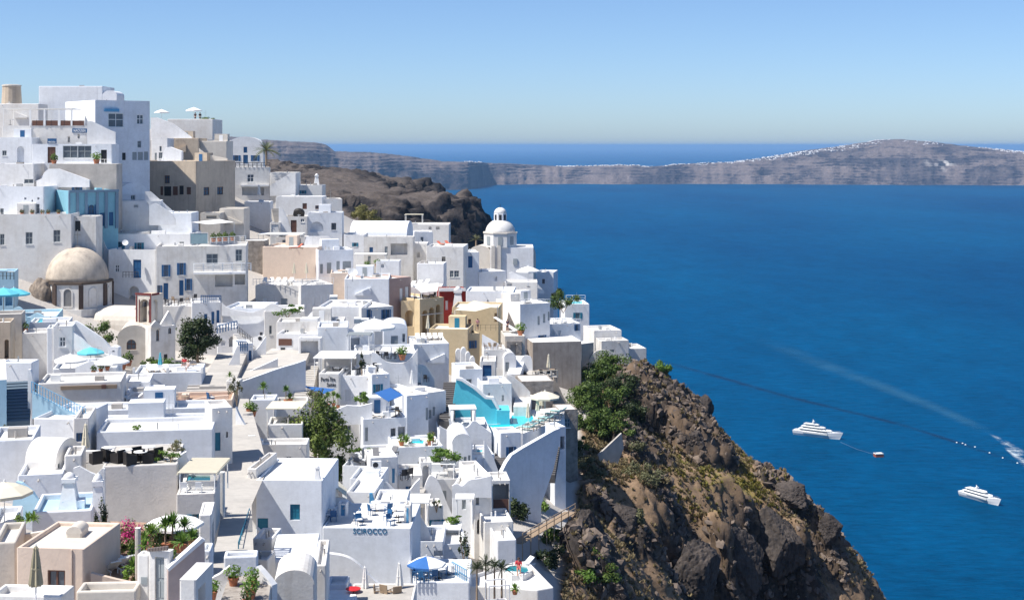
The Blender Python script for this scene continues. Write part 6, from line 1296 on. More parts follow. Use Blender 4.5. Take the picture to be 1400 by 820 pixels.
# ---- middle right: rounded terraces, turquoise wall, pool
a = h('sunblock', 'white block with a row of white loungers on top beside the ochre arcade', 566, 614, 470, 522, 8, 10, 190, W2)
for i, x in enumerate((571, 579, 587, 595, 603)): make('lounger', a.at(x, 464.5 - i * .2), 1.7, 1, 'white cushioned lounger on the block beside ochre arcade, %s from the vaulted house' % ['first', 'second', 'third', 'fourth', 'fifth'][i], 'block top loungers')
make('closed', a.at(585, 460), 0, 1.1, 'folded cream parasol beside the ochre arcade')
for i, (x0, y0, x1) in enumerate(((571, 499, 594), (561, 507, 584))): slopewall('white rounded dividing wall on the cell terraces, %s' % ['upper of two', 'lower of two'][i], [(x0, y0), (x0 + 9, y0 + .5), (x0 + 17, y0 + 7), (x1, y0 + 20)], 540, 176 - i * 4, 14, .3)
a = h('celllow', 'white terrace with curved walls and chairs right of the blue awning', 556, 586, 541, 590, 8, 30, 160, None, feats=[('d', 582, 557, 586, 574, 'g')]); h('celllow_b', 'tall white wall with grey shutters left of the dark steep stairs', 584, 610, 537, 592, 8, 40, 164, None, feats=[('d', 586, 560, 590, 572, 'g'), ('d', 591.5, 556, 595, 568, 'g')])
make('closed_white', HOUSES['celllow'].at(563, 536), 0, .95, 'folded white parasol right of the blue awning'); 
for i, (x, y) in enumerate(((573, 531), (583, 522))): make('chair', P(x, y, 172), i, 1, 'dark chair before a rounded dividing wall, %s' % ['lower', 'upper'][i], 'cell terrace chairs')
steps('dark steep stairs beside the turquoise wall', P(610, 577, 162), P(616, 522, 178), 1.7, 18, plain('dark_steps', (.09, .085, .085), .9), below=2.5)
wallpoly('bright turquoise wall sloping down behind the pool', [(614, 586), (624, 519), (632, 520), (648, 530), (664, 544), (672, 545), (681, 562), (681, 586)], 169, 3, .5, TURQ); wallpoly('turquoise poolside wall under the little white terrace', [(679, 586), (679, 561), (697, 561), (697, 586)], 168.8, 3, 3.5, TURQ)
wallpoly('white coping strip along the sloping turquoise wall', [(622.5, 519), (624, 516.5), (632, 517.5), (649, 528.5), (665, 542), (675, 543), (683, 558), (681, 562), (672, 546), (663, 545), (647, 531), (631, 521)], 168.8, 3, .9, W, name='wall_coping', cat='wall')
hpd = h('deckp', 'white curved terrace block carrying the turquoise pool', 600, 672, 592, 650, 9, 6, 158, W2); a = hpd
c = P(632, 588, 163); r_ = empty('gazebo', c, R(6), 'white gazebo bed with draped curtains before the turquoise wall', 'gazebo')
for x in (-1.4, 1.4):
    for y in (-1.2, 1.2): MB().box((x, y, 1.3), (.12, .12, 2.6)).build('post', WHP, r_); MB().lathe((x * .86, y, .2), [(.16, 0), (.12, 1.0), (.2, 2.3)], 8).build('curtain', CANV, r_, smooth=True)
MB().box((0, 0, 2.65), (3.1, 2.7, .1)).build('roof_frame', WHP, r_); MB().box((0, 0, .35), (2.2, 1.8, .5)).build('bed', CANV, r_)
for i in (-1, 1): MB().box((i * .5, .6, .68), (.7, .4, .2)).build('cushion', CANV, r_)
for i, (x, y) in enumerate(((618, 586), (624, 590))): make('white_chair', P(x, y, 158), i, 1.2, 'white rounded chair before the gazebo bed, %s' % ['nearer the stairs', 'nearer the pool wall'][i], 'gazebo chairs')
pl = hp('pooldk', 'pale pool deck beside the long curved retaining wall', [(655, 592), (716, 592), (772, 572), (772, 556), (700, 562), (664, 570)], 164, par=0, roofm=W3, mat=W, name='pool_deck', cat='deck'); tub('bright turquoise swimming pool above the cliff', pl, [(664, 582), (680, 590), (700, 588.5), (716, 582), (732, 576), (729, 568), (698, 568.5), (697.5, 579), (680, 581)], POOLW, .06, rim=.12)
make('cream_parasol', pl.at(745, 571), .3, 1.25, 'open cream parasol on the pool deck')
for i, (x, y) in enumerate(((722, 583), (735, 573), (740, 566))): make('closed', pl.at(x, y), 0, 1.05, 'folded cream parasol on the pool deck, %s from the turquoise wall' % ['first', 'second', 'third'][i], 'pool deck folded parasols')
for i, (x, y) in enumerate(((722, 588), (731, 583), (740, 579), (748, 575), (757, 570), (764, 566))): make('teal_lounger', pl.at(x, y), -.5, 1.15, 'mint cushioned lounger on the pool deck, %s from the turquoise wall' % ['first', 'second', 'third', 'fourth', 'fifth', 'sixth'][i], 'pool deck loungers')
rail('dark glass balustrade along the outer edge of the pool deck', [pl.at(714, 592.5), pl.at(772, 572)], 1.0, 1.3, METAL, .04, 4)
wallpoly('long white retaining wall curving below the pool deck', [(672, 720), (672, 660), (684, 650), (693, 632), (700, 622), (714, 613), (758, 588), (766, 585), (766, 600), (757, 640), (740, 690), (740, 720)], 150, 34, .6, W2, px0=690)
h('gatecell', 'dark gate recess below the long curved retaining wall', 672, 698, 657, 716, 4, 6, 141, W3, feats=[('o', 674, 661, 696, 712, '', 2.2)]); piece(HOUSES['gatecell'], 'gate', 674.5, 682, 695.5, 711, .03, BRN)
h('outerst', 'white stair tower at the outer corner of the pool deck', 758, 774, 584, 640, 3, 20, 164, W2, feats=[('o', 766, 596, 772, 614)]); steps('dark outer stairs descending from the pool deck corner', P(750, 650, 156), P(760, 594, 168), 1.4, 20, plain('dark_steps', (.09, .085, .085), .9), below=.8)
# ---- behind the pool: white cells, stone wall, stairs
h('cellA', 'white cell house with a dark blue glass door above the turquoise wall', 656, 678, 494, 525, 5, 0, 186, None, feats=[('d', 660, 499, 672, 520, 'b')]); h('cellB', 'white terrace house left of the dark blue glass door', 628, 660, 505, 550, 6, 12, 180, W2); h('cellC', 'white house with two small doors right of the turquoise wall', 660, 700, 525, 562, 6, 10, 176, W2, feats=[('n', 667, 537, 670, 548), ('d', 686, 540, 689, 548, 'g')])
h('cellD', 'white room with terrace chairs on top above the blue glass door', 661, 692, 478, 512, 5, 4, 194, W3, feats=[('n', 667, 487, 680, 503)]); 
for i, x in enumerate((664, 670, 676, 683)): make('wood_chair', HOUSES['cellD'].at(x, 477), i, 1, 'reddish chair on the white room above the glass door, %s from the ochre house' % ['first', 'second', 'third', 'fourth'][i], 'reddish chairs')
wallpoly('white pointed stair wall above the terrace chairs', [(659, 480), (659, 457), (682, 470), (682, 480)], 197, 0, .3, W)
h('archcell', 'small white vaulted cell left of the stone terraces', 689, 706, 490, 516, 4, 8, 193, None, vault=('d', .8), feats=[('d', 691, 495, 696, 508, 'g')]); steps('white steps climbing beside the small vaulted cell', P(702, 512, 190), P(711, 486, 200), 1.8, 12, W, below=2); slopewall('white rounded wall beside the steps to the stone bar', [(707, 506), (712, 492), (718, 486), (727, 490), (728, 512)], 522, 196, 0, .35)
for i, (x, y, r0) in enumerate(((627, 478, 4), (634, 476, 4), (640, 482, 3.5), (646, 488, 3.5))): wallpoly('white rounded scalloped wall below the ochre wall, %s from the lounger block' % ['first', 'second', 'third', 'fourth'][i], [(x - r0, y + 30)] + [(x - r0 * math.cos(q * math.pi / 8), y + 5 - 6 * math.sin(q * math.pi / 8)) for q in range(9)] + [(x + r0, y + 30)], 198 - i * 2, 6, .8, W)
h('stoneter', 'dark rubble stone terrace wall under the restaurant by the pool', 712, 757, 521, 566, 5, 8, 182, STON, par=.1); a = h('restter', 'restaurant terrace platform with railing above the dark stone wall', 726, 762, 516, 530, 6, 8, 190, STON, par=0, roofm=PAVE)
slopewall('grey rubble stair wall slanting down to the pool', [(692, 512), (700, 514), (716, 526), (725, 536), (725, 560)], 562, 180, 6, .5, W4, curve=False); steps('pale steps going down behind the pool', P(713, 556, 174), P(718, 532, 186), 2.0, 12, W4, below=2)
for i, (x, y) in enumerate(((732, 515), (739, 513), (747, 514), (755, 512))): make('wood_table', a.at(x, y), 0, 1, 'wooden table on the railed restaurant platform, %s from the steps' % ['first', 'second', 'third', 'fourth'][i], 'platform tables'); make('chair', a.at(x + 2, y + .8), i, 1, 'dark chair on the railed restaurant platform, %s from the steps' % ['first', 'second', 'third', 'fourth'][i], 'platform chairs')
make('closed', a.at(750, 514), 0, 1.1, 'folded cream parasol on the railed restaurant platform'); rail('pale wooden railing round the restaurant platform', [P(728, 518, 188), P(762, 516, 190)], 1.0, .9, CRCV, .04, 3)
slopewall('tan rubble parapet winding down from the restaurant platform', [(757, 516), (764, 528), (772, 545), (782, 558), (790, 563)], 590, 188, 8, .5, TAN); h('stonecorner', 'dark rubble corner block at the end of the pool deck', 764, 790, 560, 596, 4, 10, 178, STON, par=.1)
# ---- vine terraces and lower cells
a = h('hottub', 'white terrace with a small hot tub and planter below the cell terrace', 540, 606, 612, 656, 6, 12, 146, None); tub('small pale green hot tub on the white terrace', a, [(558, 611), (581, 612), (583, 606), (561, 605)], POOLW, .3); 
for i, (x, y) in enumerate(((549, 609), (555, 611), (588, 608), (590, 604))): make(('pot', 'agave', 'yucca', 'grey_pot')[i], a.at(x, y), i, 1.2, 'plant around the small hot tub, %s from the open ground floor' % ['first', 'second', 'third', 'fourth'][i], 'hot tub plants')
h('vinecell', 'white vaulted cell with shutters behind the green vine', 618, 646, 606, 650, 6, 8, 148, None, vault=('d', 1.0), feats=[('d', 634, 624, 638, 637, 'g'), ('d', 640, 622, 643, 635, 'g')]); shrub('lush bright green vine spreading over a white pergola', P(604, 632, 145), (2.3, 1.3, 1.0), LGRN, 1800, .13, 42, name='vine', cat='vine'); canopy('white pergola frame carrying the lush vine', 584, 622, 634, 635, 143.5, deep=2.6, hgt=2.2, slats=6)
h('vinefloor', 'white terrace under the lush vine', 580, 640, 656, 690, 5, 8, 142, W3); h('tubcell', 'white terrace with plunge pool below the dark stairs', 640, 676, 622, 660, 5, 10, 150, W2); tub('pale green plunge pool on the small white terrace', HOUSES['tubcell'], [(646, 621.5), (662, 621.5), (663, 617.5), (648, 617.5)], POOLW, .2)
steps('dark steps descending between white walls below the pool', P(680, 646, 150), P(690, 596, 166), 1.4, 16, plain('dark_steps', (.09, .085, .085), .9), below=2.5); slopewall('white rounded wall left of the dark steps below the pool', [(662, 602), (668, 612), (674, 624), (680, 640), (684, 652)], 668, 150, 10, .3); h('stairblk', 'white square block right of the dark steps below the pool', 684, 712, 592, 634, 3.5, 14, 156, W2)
slopewall('white curved terrace wall under the gazebo', [(601, 582), (612, 588), (626, 589), (640, 583), (648, 575), (660, 583), (672, 592)], 618, 156, 8, .35)
a = h('loungeA', 'white terrace with dark loungers and planter right of the leafy tree', 468, 508, 636, 668, 6, -6, 137, W2, feats=[('n', 514, 634, 518, 640)][:0]); h('loungeB', 'white block with a tall narrow shutter right of the dark loungers', 506, 544, 626, 682, 6, 14, 136, None, feats=[('d', 536, 640, 540, 660, 's')])
for i, (x, y) in enumerate(((490, 631), (514, 622), (536, 620))): make('dark_lounger', P(x, y + 3, 138.5 + i), 2.2 - i * .5, 1.0, 'dark lounger on the terraces right of the leafy tree, %s' % ['first', 'second', 'third'][i], 'dark loungers')
shrub('low green planting in the bed behind the dark loungers', P(499, 622, 142), (1.6, .8, .6), LGRN, 500, .11, 43); make('ac', P(515, 640, 134), .2, 1, 'air conditioner on the white block ledge')
h('loungeC', 'low white roof between the dark loungers and Scirocco terrace', 478, 520, 654, 690, 5, -4, 130, None); slopewall('white wall sloping down beside the low white roof', [(518, 652), (530, 660), (544, 674)], 694, 131, 8, .35); h('chairsnook', 'shaded nook with two black chairs below the hot tub terrace', 544, 578, 650, 690, 5, 6, 137, W3)
for i, (x, y) in enumerate(((552, 656), (559, 654))): make('chair', P(x, y, 136), 2 + i * .3, 1.2, 'black chair in the shaded nook, %s' % ['first of two', 'second of two'][i], 'nook chairs')
slopewall('white wall slanting up from the shaded nook', [(545, 686), (556, 676), (568, 660), (574, 654)], 700, 132, 12, .35, curve=False); steps('grey steps by the arched niche below the vine', P(570, 672, 134), P(578, 660, 140), 1.3, 8, PAVE); slopewall('tall white curved wall with a sloping drain below the vine', [(578, 674), (584, 656), (590, 650), (600, 660), (612, 690), (622, 712)], 726, 136, 6, .4); h('niche', 'white arched niche under the lush vine', 574, 590, 632, 668, 2.5, 6, 140, W3, feats=[('an', 578, 636, 586, 660)])
canopy('white pergola roof above a small terrace right of Scirocco', 558, 586, 685, 688, 126, deep=3.2, hgt=2.3, mat=CANV); h('penroom', 'white terrace box with a planter right of the white pergola roof', 586, 606, 692, 730, 3, 10, 129, W3); shrub('small shrub in the white terrace box', P(597, 694, 129), (.5, .4, .5), GRN, 200, .08, 44)
a = h('towerh', 'tall narrow white house with arched door under a small awning', 618, 650, 665, 745, 6, -6, 135, None, feats=[('d', 631.5, 682, 637, 696, 'g')]); h('towerh_b', 'white side wing with a window above the arched opening', 648, 673, 652, 745, 7, 14, 133.5, W3, feats=[('w', 650.5, 677, 655, 690, 'g'), ('ao', 652, 709, 660, 730)]); canopy('small white awning on the tall narrow house', 622, 648, 680, 683, 130, deep=2, hgt=2.2)
slopewall('white wavy coping on top of the tall narrow house', [(618, 664), (624, 661), (632, 664), (642, 656), (655, 654), (672, 650)], 680, 133, 2, .3); h('lowst', 'white lower terrace with striped stair wall at the cliff side', 662, 702, 714, 760, 5, 8, 130, W3); h('lowst_b', 'white corner block with steps at the cliff side', 680, 706, 738, 776, 5, 10, 126, None)
shrub('bright vine above the lower canopy right of Scirocco', P(618, 716, 127), (1.4, .7, .5), LGRN, 600, .1, 45, name='vine', cat='vine'); canopy('white flat canopy under the lower vine', 588, 630, 722, 724.5, 125, deep=2.6, hgt=2.4)
h('lowmid', 'white terrace house with dark opening below the lower vine canopy', 566, 606, 740, 790, 5, 0, 120, None, feats=[('n', 593, 752, 605, 760)]); h('lowmid_b', 'plain white stair block below the lower vine', 604, 640, 744, 800, 5, 8, 121, W2); shrub('dark green creeper hanging on the white stair block', P(634, 762, 119.5), (.7, .5, 1.6), DGRN, 420, .1, 46, name='vine', cat='vine')
slopewall('white slanting wall stepping down right of Scirocco', [(563, 694), (572, 702), (584, 720), (590, 738)], 756, 121.5, 10, .3); steps('pale steps under the vine canopy', P(610, 744, 122), P(606, 728, 130), 2.4, 7, W3)
# ================================================================ foreground: café terrace, lane, Scirocco, garden
q = [P(284, 800, 79), P(300, 725, 95), P(308, 660, 110), P(318, 600, 126), P(312, 552, 140), P(330, 552, 141), P(352, 600, 127), P(362, 632, 120), P(344, 660, 110), P(342, 725, 95), P(338, 800, 79)]
lane = MB(); half = len(q) // 2
L_ = [P(270, 820, 76), P(296, 740, 90), P(305, 690, 102), P(308, 640, 116), P(312, 600, 126), P(318, 545, 144)]; R_ = [P(350, 820, 76), P(346, 740, 90), P(344, 690, 102), P(366, 640, 116), P(356, 600, 126), P(340, 545, 144)]
for i in range(5): lane.quad(L_[i], R_[i], R_[i + 1], L_[i + 1])
tag(lane.build('lane', PAVE), kind='structure')
a = h('cafe', 'plain white wall block carrying the café terrace with black armchairs', 140, 243, 637, 725, 6.5, 0, 93, plaster('warm_grey_white', (.70, .665, .63), (.60, .565, .53), .5), par=.05, roofm=PAVE)
CAFE = a
for i, (x, y, rz) in enumerate(((131, 634, 2.2), (148, 631, .8), (161, 633, 2.6), (178, 636, .6), (190, 630, -.8), (203, 633, .2), (213, 629, 2.4))): make('tub', a.at(x, y - 1), rz, 1.0, 'black rattan armchair on the café terrace, %s from the folded parasol' % ['first', 'second', 'third', 'fourth', 'fifth', 'sixth', 'seventh'][i], 'café armchairs')
for i, (x, y) in enumerate(((148, 628), (172, 631), (192, 634), (203, 627))): make('table', a.at(x, y - 1), 0, 1.05, 'round white table on the café terrace, %s from the folded parasol' % ['first', 'second', 'third', 'fourth'][i], 'café tables')
h('cafeback', 'white low back wall of the café terrace', 88, 246, 617, 640, .5, 0, 99.4, W3, par=0); make('closed', P(117, 632, 97), 0, 1.0, 'folded beige parasol at the corner of the café terrace')
shrub('olive rounded bush in the café planter', P(241, 619, 98), (.75, .6, .55), OLV, 500, .07, 50); shrub('bright yellow-green bush in the café planter', P(232, 631, 94.5), (.95, .6, .42), LGRN, 600, .07, 51); slopewall('white curved planter wall around the café bushes', [(228, 632), (236, 633), (247, 622), (255, 617)], 642, 95, 20, .25)
h('cafesteps', 'white stepped parapet at the end of the café terrace', 88, 112, 622, 660, 3, 0, 93.5, W3); slopewall('white sloping parapet left of the café wall', [(100, 640), (108, 637), (122, 645), (134, 650)], 690, 90.5, 4, .25, curve=False); slopewall('second white sloping parapet leaning on the café wall', [(126, 660), (132, 648), (140, 640), (143, 641)], 700, 89.5, 6, .3, curve=False)
a = h('pergh', 'white house corner with a plunge pool under a slatted pergola', 241, 294, 676, 768, 5.5, 0, 91, plaster('warm_grey_white', (.70, .665, .63), (.60, .565, .53), .5), par=.05); tub('narrow green plunge pool under the slatted pergola', a, [(250, 667), (292, 667), (292, 657), (252, 657)], POOLD, .35)
canopy('pale slatted pergola over the narrow plunge pool', 242, 296, 643, 646.5, 92, deep=4.5, hgt=2.0, mat=CRCV, slats=14); h('perghb', 'white back wall behind the narrow plunge pool', 245, 306, 646, 700, .5, 0, 97.5, W3, par=0)
for i, x in enumerate((252, 272)): make('white_chair', a.at(x, 673), 1.6, .8, 'white chair below the slatted pergola, %s' % ['nearer the café wall', 'nearer the lane'][i], 'pergola chairs')
# ---- left: vaulted room, pale walls, chimneys
h('palewall', 'plain white wall painted blue-lit at the picture edge below dark stairs', -14, 46, 602, 700, 5, 0, 97, LBLU if False else W2); h('vaultroom', 'small white barrel vaulted room before the light blue railing', 34, 76, 632, 690, 3.4, -10, 95, None, vault=('w', 1.35), feats=[('w', 79, 632, 83, 648, 'g')]); h('vaultlow', 'white wall block under the small barrel vaulted room', 24, 86, 650, 705, 4, 0, 91.5, W2)  # palewall: blue light on it put into the cool white
a = h('chimterr', 'pale blue-white roof terrace with two big chimneys', 44, 126, 700, 735, 4.5, 0, 82, W2, roofm=LBLU); wallpoly('bright pale blue slanting stair wall by the cream parasol', [(14, 710), (22, 658), (30, 660), (44, 672), (56, 690), (60, 700), (60, 712)], 85.5, 0, .3, LBLU)
CH = make('chimney', P(95, 700, 84.5), .1, (1.35, 1.35, 1.2), 'big tapered white chimney with arched hood on the pale roof, left of two', 'big chimneys'); make('chimney', P(134, 716, 84), .2, (1.05, 1.05, 1.5), 'big tapered white chimney with arched hood beside the vine, right of two', 'big chimneys')
a = h('parcorner', 'white terrace with plants under the cream parasol at the picture edge', -14, 22, 716, 740, 4, 0, 80, W2); make('cream_parasol', P(6, 724, 81), .2, 1.05, 'cream parasol cut by the picture edge')
for i, (x, y) in enumerate(((26, 722), (38, 720), (46, 719))): make('agave' if i else 'pot', P(x, y, 79.5), i, .75, 'potted succulent under the cream parasol, %s from the picture edge' % ['first', 'second', 'third'][i], 'parasol succulents')
# ---- near beige house
a = h('nearbeige', 'near pinkish beige house with a dark wooden window and pipe', 22, 115, 748, 860, 5.0, -5, 70, PINK, par=.22, roofm=CRM, feats=[('w', 65, 779, 89, 804, 'n')])
piece(a, 'drain_pipe', 97.2, 751, 99, 830, .07, PINK); h('nearbeige_l', 'sunlit left side of the near pinkish beige house in paler cream', -10, 22, 742, 860, 4, 12, 71, CRM); slopewall('beige curved roof parapet of the near house', [(0, 736), (8, 734), (30, 731), (60, 726), (88, 722)], 746, 74.5, 2, .3, CRM)  # near house's sunlit side is its own block, light put into cream
h('roofarch', 'little cream vaulted roof hatch on the near beige house', 90, 112, 729, 742, 1.2, 0, 72.5, CRM, vault=('d', .35))
h('nearwhite', 'white parapet terrace at the bottom corner before the beige house', -14, 84, 812, 860, 1.6, -4, 64, None); make('closed_olive', P(49, 834, 63.5), 0, 1.08, 'folded olive-brown parasol in front of the near beige house')
h('nearlow', 'low cream wall with a flat coping right of the near beige house', 104, 186, 808, 860, 1.5, 4, 66, CRM); wallpoly('dusky sloping garden wall right of the near beige house', [(124, 812), (124, 783), (160, 792), (184, 797), (205, 786), (205, 820), (124, 820)], 70, 4, .25, PINK)
# ---- flower garden
a = hp('garden', 'paved garden terrace with flowers and white loungers', [(122, 800), (208, 806), (212, 752), (228, 740), (272, 736), (262, 716), (150, 712), (136, 740)], 71, par=0, roofm=TERR, mat=PINK, name='garden_terrace', cat='terrace')
GZ = a.zr
def g_(x, y): return PZ(x, y, GZ)
for i, (x, y) in enumerate(((150, 776), (160, 771), (168, 768))): make('white_lounger', g_(x, y + 6), -.9, .95, 'white slatted lounger in the flower garden, %s from the near beige house' % ['first', 'second', 'third'][i], 'garden loungers')
shrub('magenta bougainvillea beside the tapered chimney', g_(168, 752), (1.1, .7, 1.1), MAG, 700, .07, 52, name='bougainvillea', cat='flower bush'); shrub('green foliage under the magenta bougainvillea', g_(160, 758), (1.2, .8, .9), GRN, 800, .08, 53); shrub('second magenta bougainvillea near the garden post', g_(190, 748), (.9, .5, .8), MAG, 320, .07, 54, name='bougainvillea', cat='flower bush'); shrub('green climber on the tapered chimney', P(140, 745, 79), (.55, .5, 1.6), DGRN, 700, .07, 55, name='vine', cat='vine'); shrub('dark leaves at the foot of the chimney climber', P(128, 760, 76), (.5, .4, .9), DGRN, 350, .07, 56)
for i, (x, y, k, s) in enumerate(((182, 790, 'agave', 1.0), (184, 772, 'yucca', .9), (198, 764, 'tall_yucca', .7), (206, 758, 'tall_yucca', .8), (214, 756, 'pot', .9), (226, 752, 'tall_yucca', .9), (236, 751, 'tall_yucca', .95), (246, 754, 'yucca', 1.1), (252, 748, 'tall_yucca', .8))): make(k, g_(x, y), i, s, 'garden plant before the white wall, %s from the loungers' % ['first', 'second', 'third', 'fourth', 'fifth', 'sixth', 'seventh', 'eighth', 'ninth'][i], 'garden plants')
make('closed', g_(133, 782), 0, .72, 'small folded cream parasol between chimney climber and loungers'); make('parasol', P(238, 760, 80), .2, (1.1, 1.1, .9), 'wide white parasol over the garden plants')
for i, (x, y, r0, m_) in enumerate(((150, 748, .7, GRN), (176, 742, .8, GRN), (200, 742, .7, DGRN), (212, 740, .8, GRN), (186, 760, .6, LGRN), (222, 738, .6, DGRN), (244, 738, .6, GRN), (260, 736, .5, GRN), (176, 795, .5, LGRN), (205, 775, .5, GRN))): shrub('leafy garden bush among the yuccas, %s from the near chimney' % ['first', 'second', 'third', 'fourth', 'fifth', 'sixth', 'seventh', 'eighth', 'ninth', 'tenth'][i], g_(x, y), (r0, r0 * .8, r0 * .9), m_, 420, .07, 150 + i, 'garden bushes')
rail('teal handrail along the lane beside the steps', [P(326, 760, 88), P(341, 712, 100)], .9, 1.2, TEALP, .03)
h('gpost', 'pale square post in the flower garden', 184, 191, 722, 790, .3, 0, 71.5, CRM, par=0, name='post', cat='post')
dw = h('doorwall', 'stuccoed garden wall with a weathered grey door and tile top', 203, 231, 752, 850, .5, -14, 67, W4, par=0, feats=[('d', 211.5, 761, 224.5, 822, 'g')])
for i in range(7): piece(dw, 'roof_tile', 203 + i * 4, 748.5 - i * .5, 206.4 + i * 4, 752.3 - i * .2, .14, plain('dark_tiles', (.16, .13, .12), .8))
h('doorpier', 'white pier with a house number plate left of the grey door', 187, 204, 757, 850, .7, -6, 67.3, W3); piece(HOUSES['doorpier'], 'name_plate', 193, 788, 201.5, 798, .03, GREYP); make('agave', HOUSES['doorpier'].at(197, 757), 0, .7, 'terracotta agave on the white pier by grey door')
wallpoly('dusky pink garden wall rising to the right of grey door', [(230, 850), (230, 778), (276, 738), (280, 740), (280, 850)], 66.5, 26, .3, plaster('old_pink', (.55, .44, .41), (.44, .36, .33), .7)); wallpoly('white coping on the dusky pink garden wall', [(229.5, 777), (276, 735.5), (281, 738), (231, 781)], 66.4, 26, .42, W, name='wall_coping', cat='wall')
for i, (x, y, k) in enumerate(((233, 772, 'flower_pot'), (250, 752, 'yucca'), (263, 745, 'yucca'))): make(k, P(x, y, 70 + i * 2), i, .85, 'potted plant on the dusky pink wall, %s from the grey door' % ['first', 'second', 'third'][i], 'pink wall pots')
h('portal', 'white square portal arch at the bottom beside the lane', 245, 268, 792, 860, 2.6, -4, 62, W3, par=0, feats=[('o', 271, 800, 281, 850, '', .7)]); h('portal_b', 'white portal with a tall grey door on the lane', 272, 289, 703, 780, 3.0, 0, 84, W3, par=.05, feats=[('d', 289.8, 712, 292.5, 760, 'g')]); h('portal_c', 'pale blue-white gate pier beside the lane', 275, 288, 752, 800, 1.5, 6, 75, W2)
# ---- bottom middle: planted steps, Scirocco
slopewall('white lane wall at the bottom sloping up to the right', [(285, 792), (300, 785), (311, 776), (314, 774)], 840, 72, 10, .35, curve=False); h('potwall', 'white box wall behind the terracotta pots at the bottom', 306, 352, 761, 800, 1.2, 8, 78, None); slopewall('white stepped parapet right of the terracotta pots', [(350, 774), (356, 780), (366, 792), (372, 800)], 850, 72, -30, .4, curve=False)
a = hp('potdeck', 'small slatted deck with terracotta pots at the bottom', [(292, 850), (362, 850), (370, 800), (352, 783), (312, 790)], 66, par=0, roofm=plaster('old_deck', (.40, .36, .32), (.22, .19, .17), 1, 3), mat=W3, name='deck', cat='deck')
for i, (x, y, k, s) in enumerate(((319, 800, 'flower_pot', 1.05), (345, 801, 'flower_pot', .95), (343, 818, 'flower_pot', 1.1), (290, 819, 'flower_pot', 1.0), (337, 828, 'pot', .8))): make(k, a.at(x, y), i, s, 'terracotta pot with pale leaves on the slatted deck, %s' % ['nearest the lane wall', 'at the far corner', 'in the middle', 'beside the portal', 'at the picture bottom'][i], 'deck pots')
sc = h('scirocco', 'large white house named in blue letters with two teal shutters', 350, 441, 656, 830, 8, -2, 111, W2, par=.18, feats=[('d', 396.5, 689, 410, 710.5, 't'), ('d', 352, 708, 366.5, 723.5, 't')]); h('scileft', 'sunlit white side of the house with teal shutters along the lane', 338, 351, 640, 735, 6, -6, 112, None)
st = h('sciterr', 'white terrace wall with blue SCIROCCO lettering', 441, 562, 720, 830, 7.5, -2, 110.5, W2, par=.05); lettering(st, 'SCIROCCO', 483, 721.8, 529, 729.4, plain('letter_blue', (.01, .14, .27), .5))
mb = MB(); c = P(471, 774.5, 109.6); o = MB().lathe((0, 0, -.32), [(.02, 0), (.16, .06), (.23, .32), (.16, .58), (.02, .64)], 12).build('wall_urn', plain('bottle_green', (.01, .06, .06), .3), smooth=True); o.location = c; tag(o, 'dark green oval urn on the Scirocco wall', 'urn')
slopewall('white curved stair parapet sweeping down the Scirocco front', [(351, 722), (364, 734), (388, 752), (405, 758)], 790, 108.6, -2, .5); slopewall('long low curved ramp wall below the Scirocco lettering', [(405, 756), (440, 756), (470, 760), (488, 770), (508, 790), (520, 800)], 812, 107.6, -2, .5)
for i, (x, y) in enumerate(((448, 711), (456, 712), (488, 710), (491, 718), (508, 704), (531, 702), (530, 712), (534, 718))): make('blue_chair', st.at(x, y), i * 1.7, 1, 'navy and white chair on the Scirocco terrace, %s from the teal shutters' % ['first', 'second', 'third', 'fourth', 'fifth', 'sixth', 'seventh', 'eighth'][i], 'Scirocco chairs' if False else 'lettered terrace chairs')
for i, (x, y) in enumerate(((452, 706), (494, 713), (514, 698), (540, 700), (542, 707), (545, 714))): make('square_table' if i % 2 else 'table', st.at(x, y), 0, 1, 'white table on the Scirocco terrace, %s from the teal shutters' % ['first', 'second', 'third', 'fourth', 'fifth', 'sixth'][i], 'lettered terrace tables')
slopewall('white scalloped back wall of the Scirocco terrace', [(441, 682), (458, 680), (470, 681), (484, 690), (496, 694), (552, 693)], 722, 117.5, -2, .3); h('scipost', 'white corner pier with a blue stripe on the Scirocco terrace', 552, 562, 690, 724, 1.5, 0, 112, None); piece(HOUSES['scipost'], 'blue_stripe', 555.5, 694, 558.5, 718, .03, SKYP)
MB_ = h('scibox', 'white block with a narrow blue door on the Scirocco terrace', 462, 474, 688, 706, 1.2, 0, 113.5, None, feats=[('d', 466, 690, 471.5, 705, 's')]); sail('beige fabric shade behind the Scirocco roof', [(439, 652, 118), (452, 648, 123), (474, 668, 121), (474, 679, 117)], CRCV); make('pot', P(441, 642, 122), 0, 1.1, 'reddish potted plant behind the Scirocco roof')
h('sciback', 'white terrace block stepping behind the Scirocco terrace', 474, 512, 672, 712, 5, -4, 122, None); h('sciback_b', 'white table terrace with a blue sloping rail behind Scirocco', 512, 556, 684, 712, 4, 0, 120, None); wallpoly('pale blue slanting panel behind the Scirocco chairs', [(505, 694), (505, 674), (509, 674), (514, 692), (514, 694)], 119, 0, .2, SKYP); make('chimney', P(434, 655, 111.5), 0, .55, 'small white vent chimney on the Scirocco roof corner')
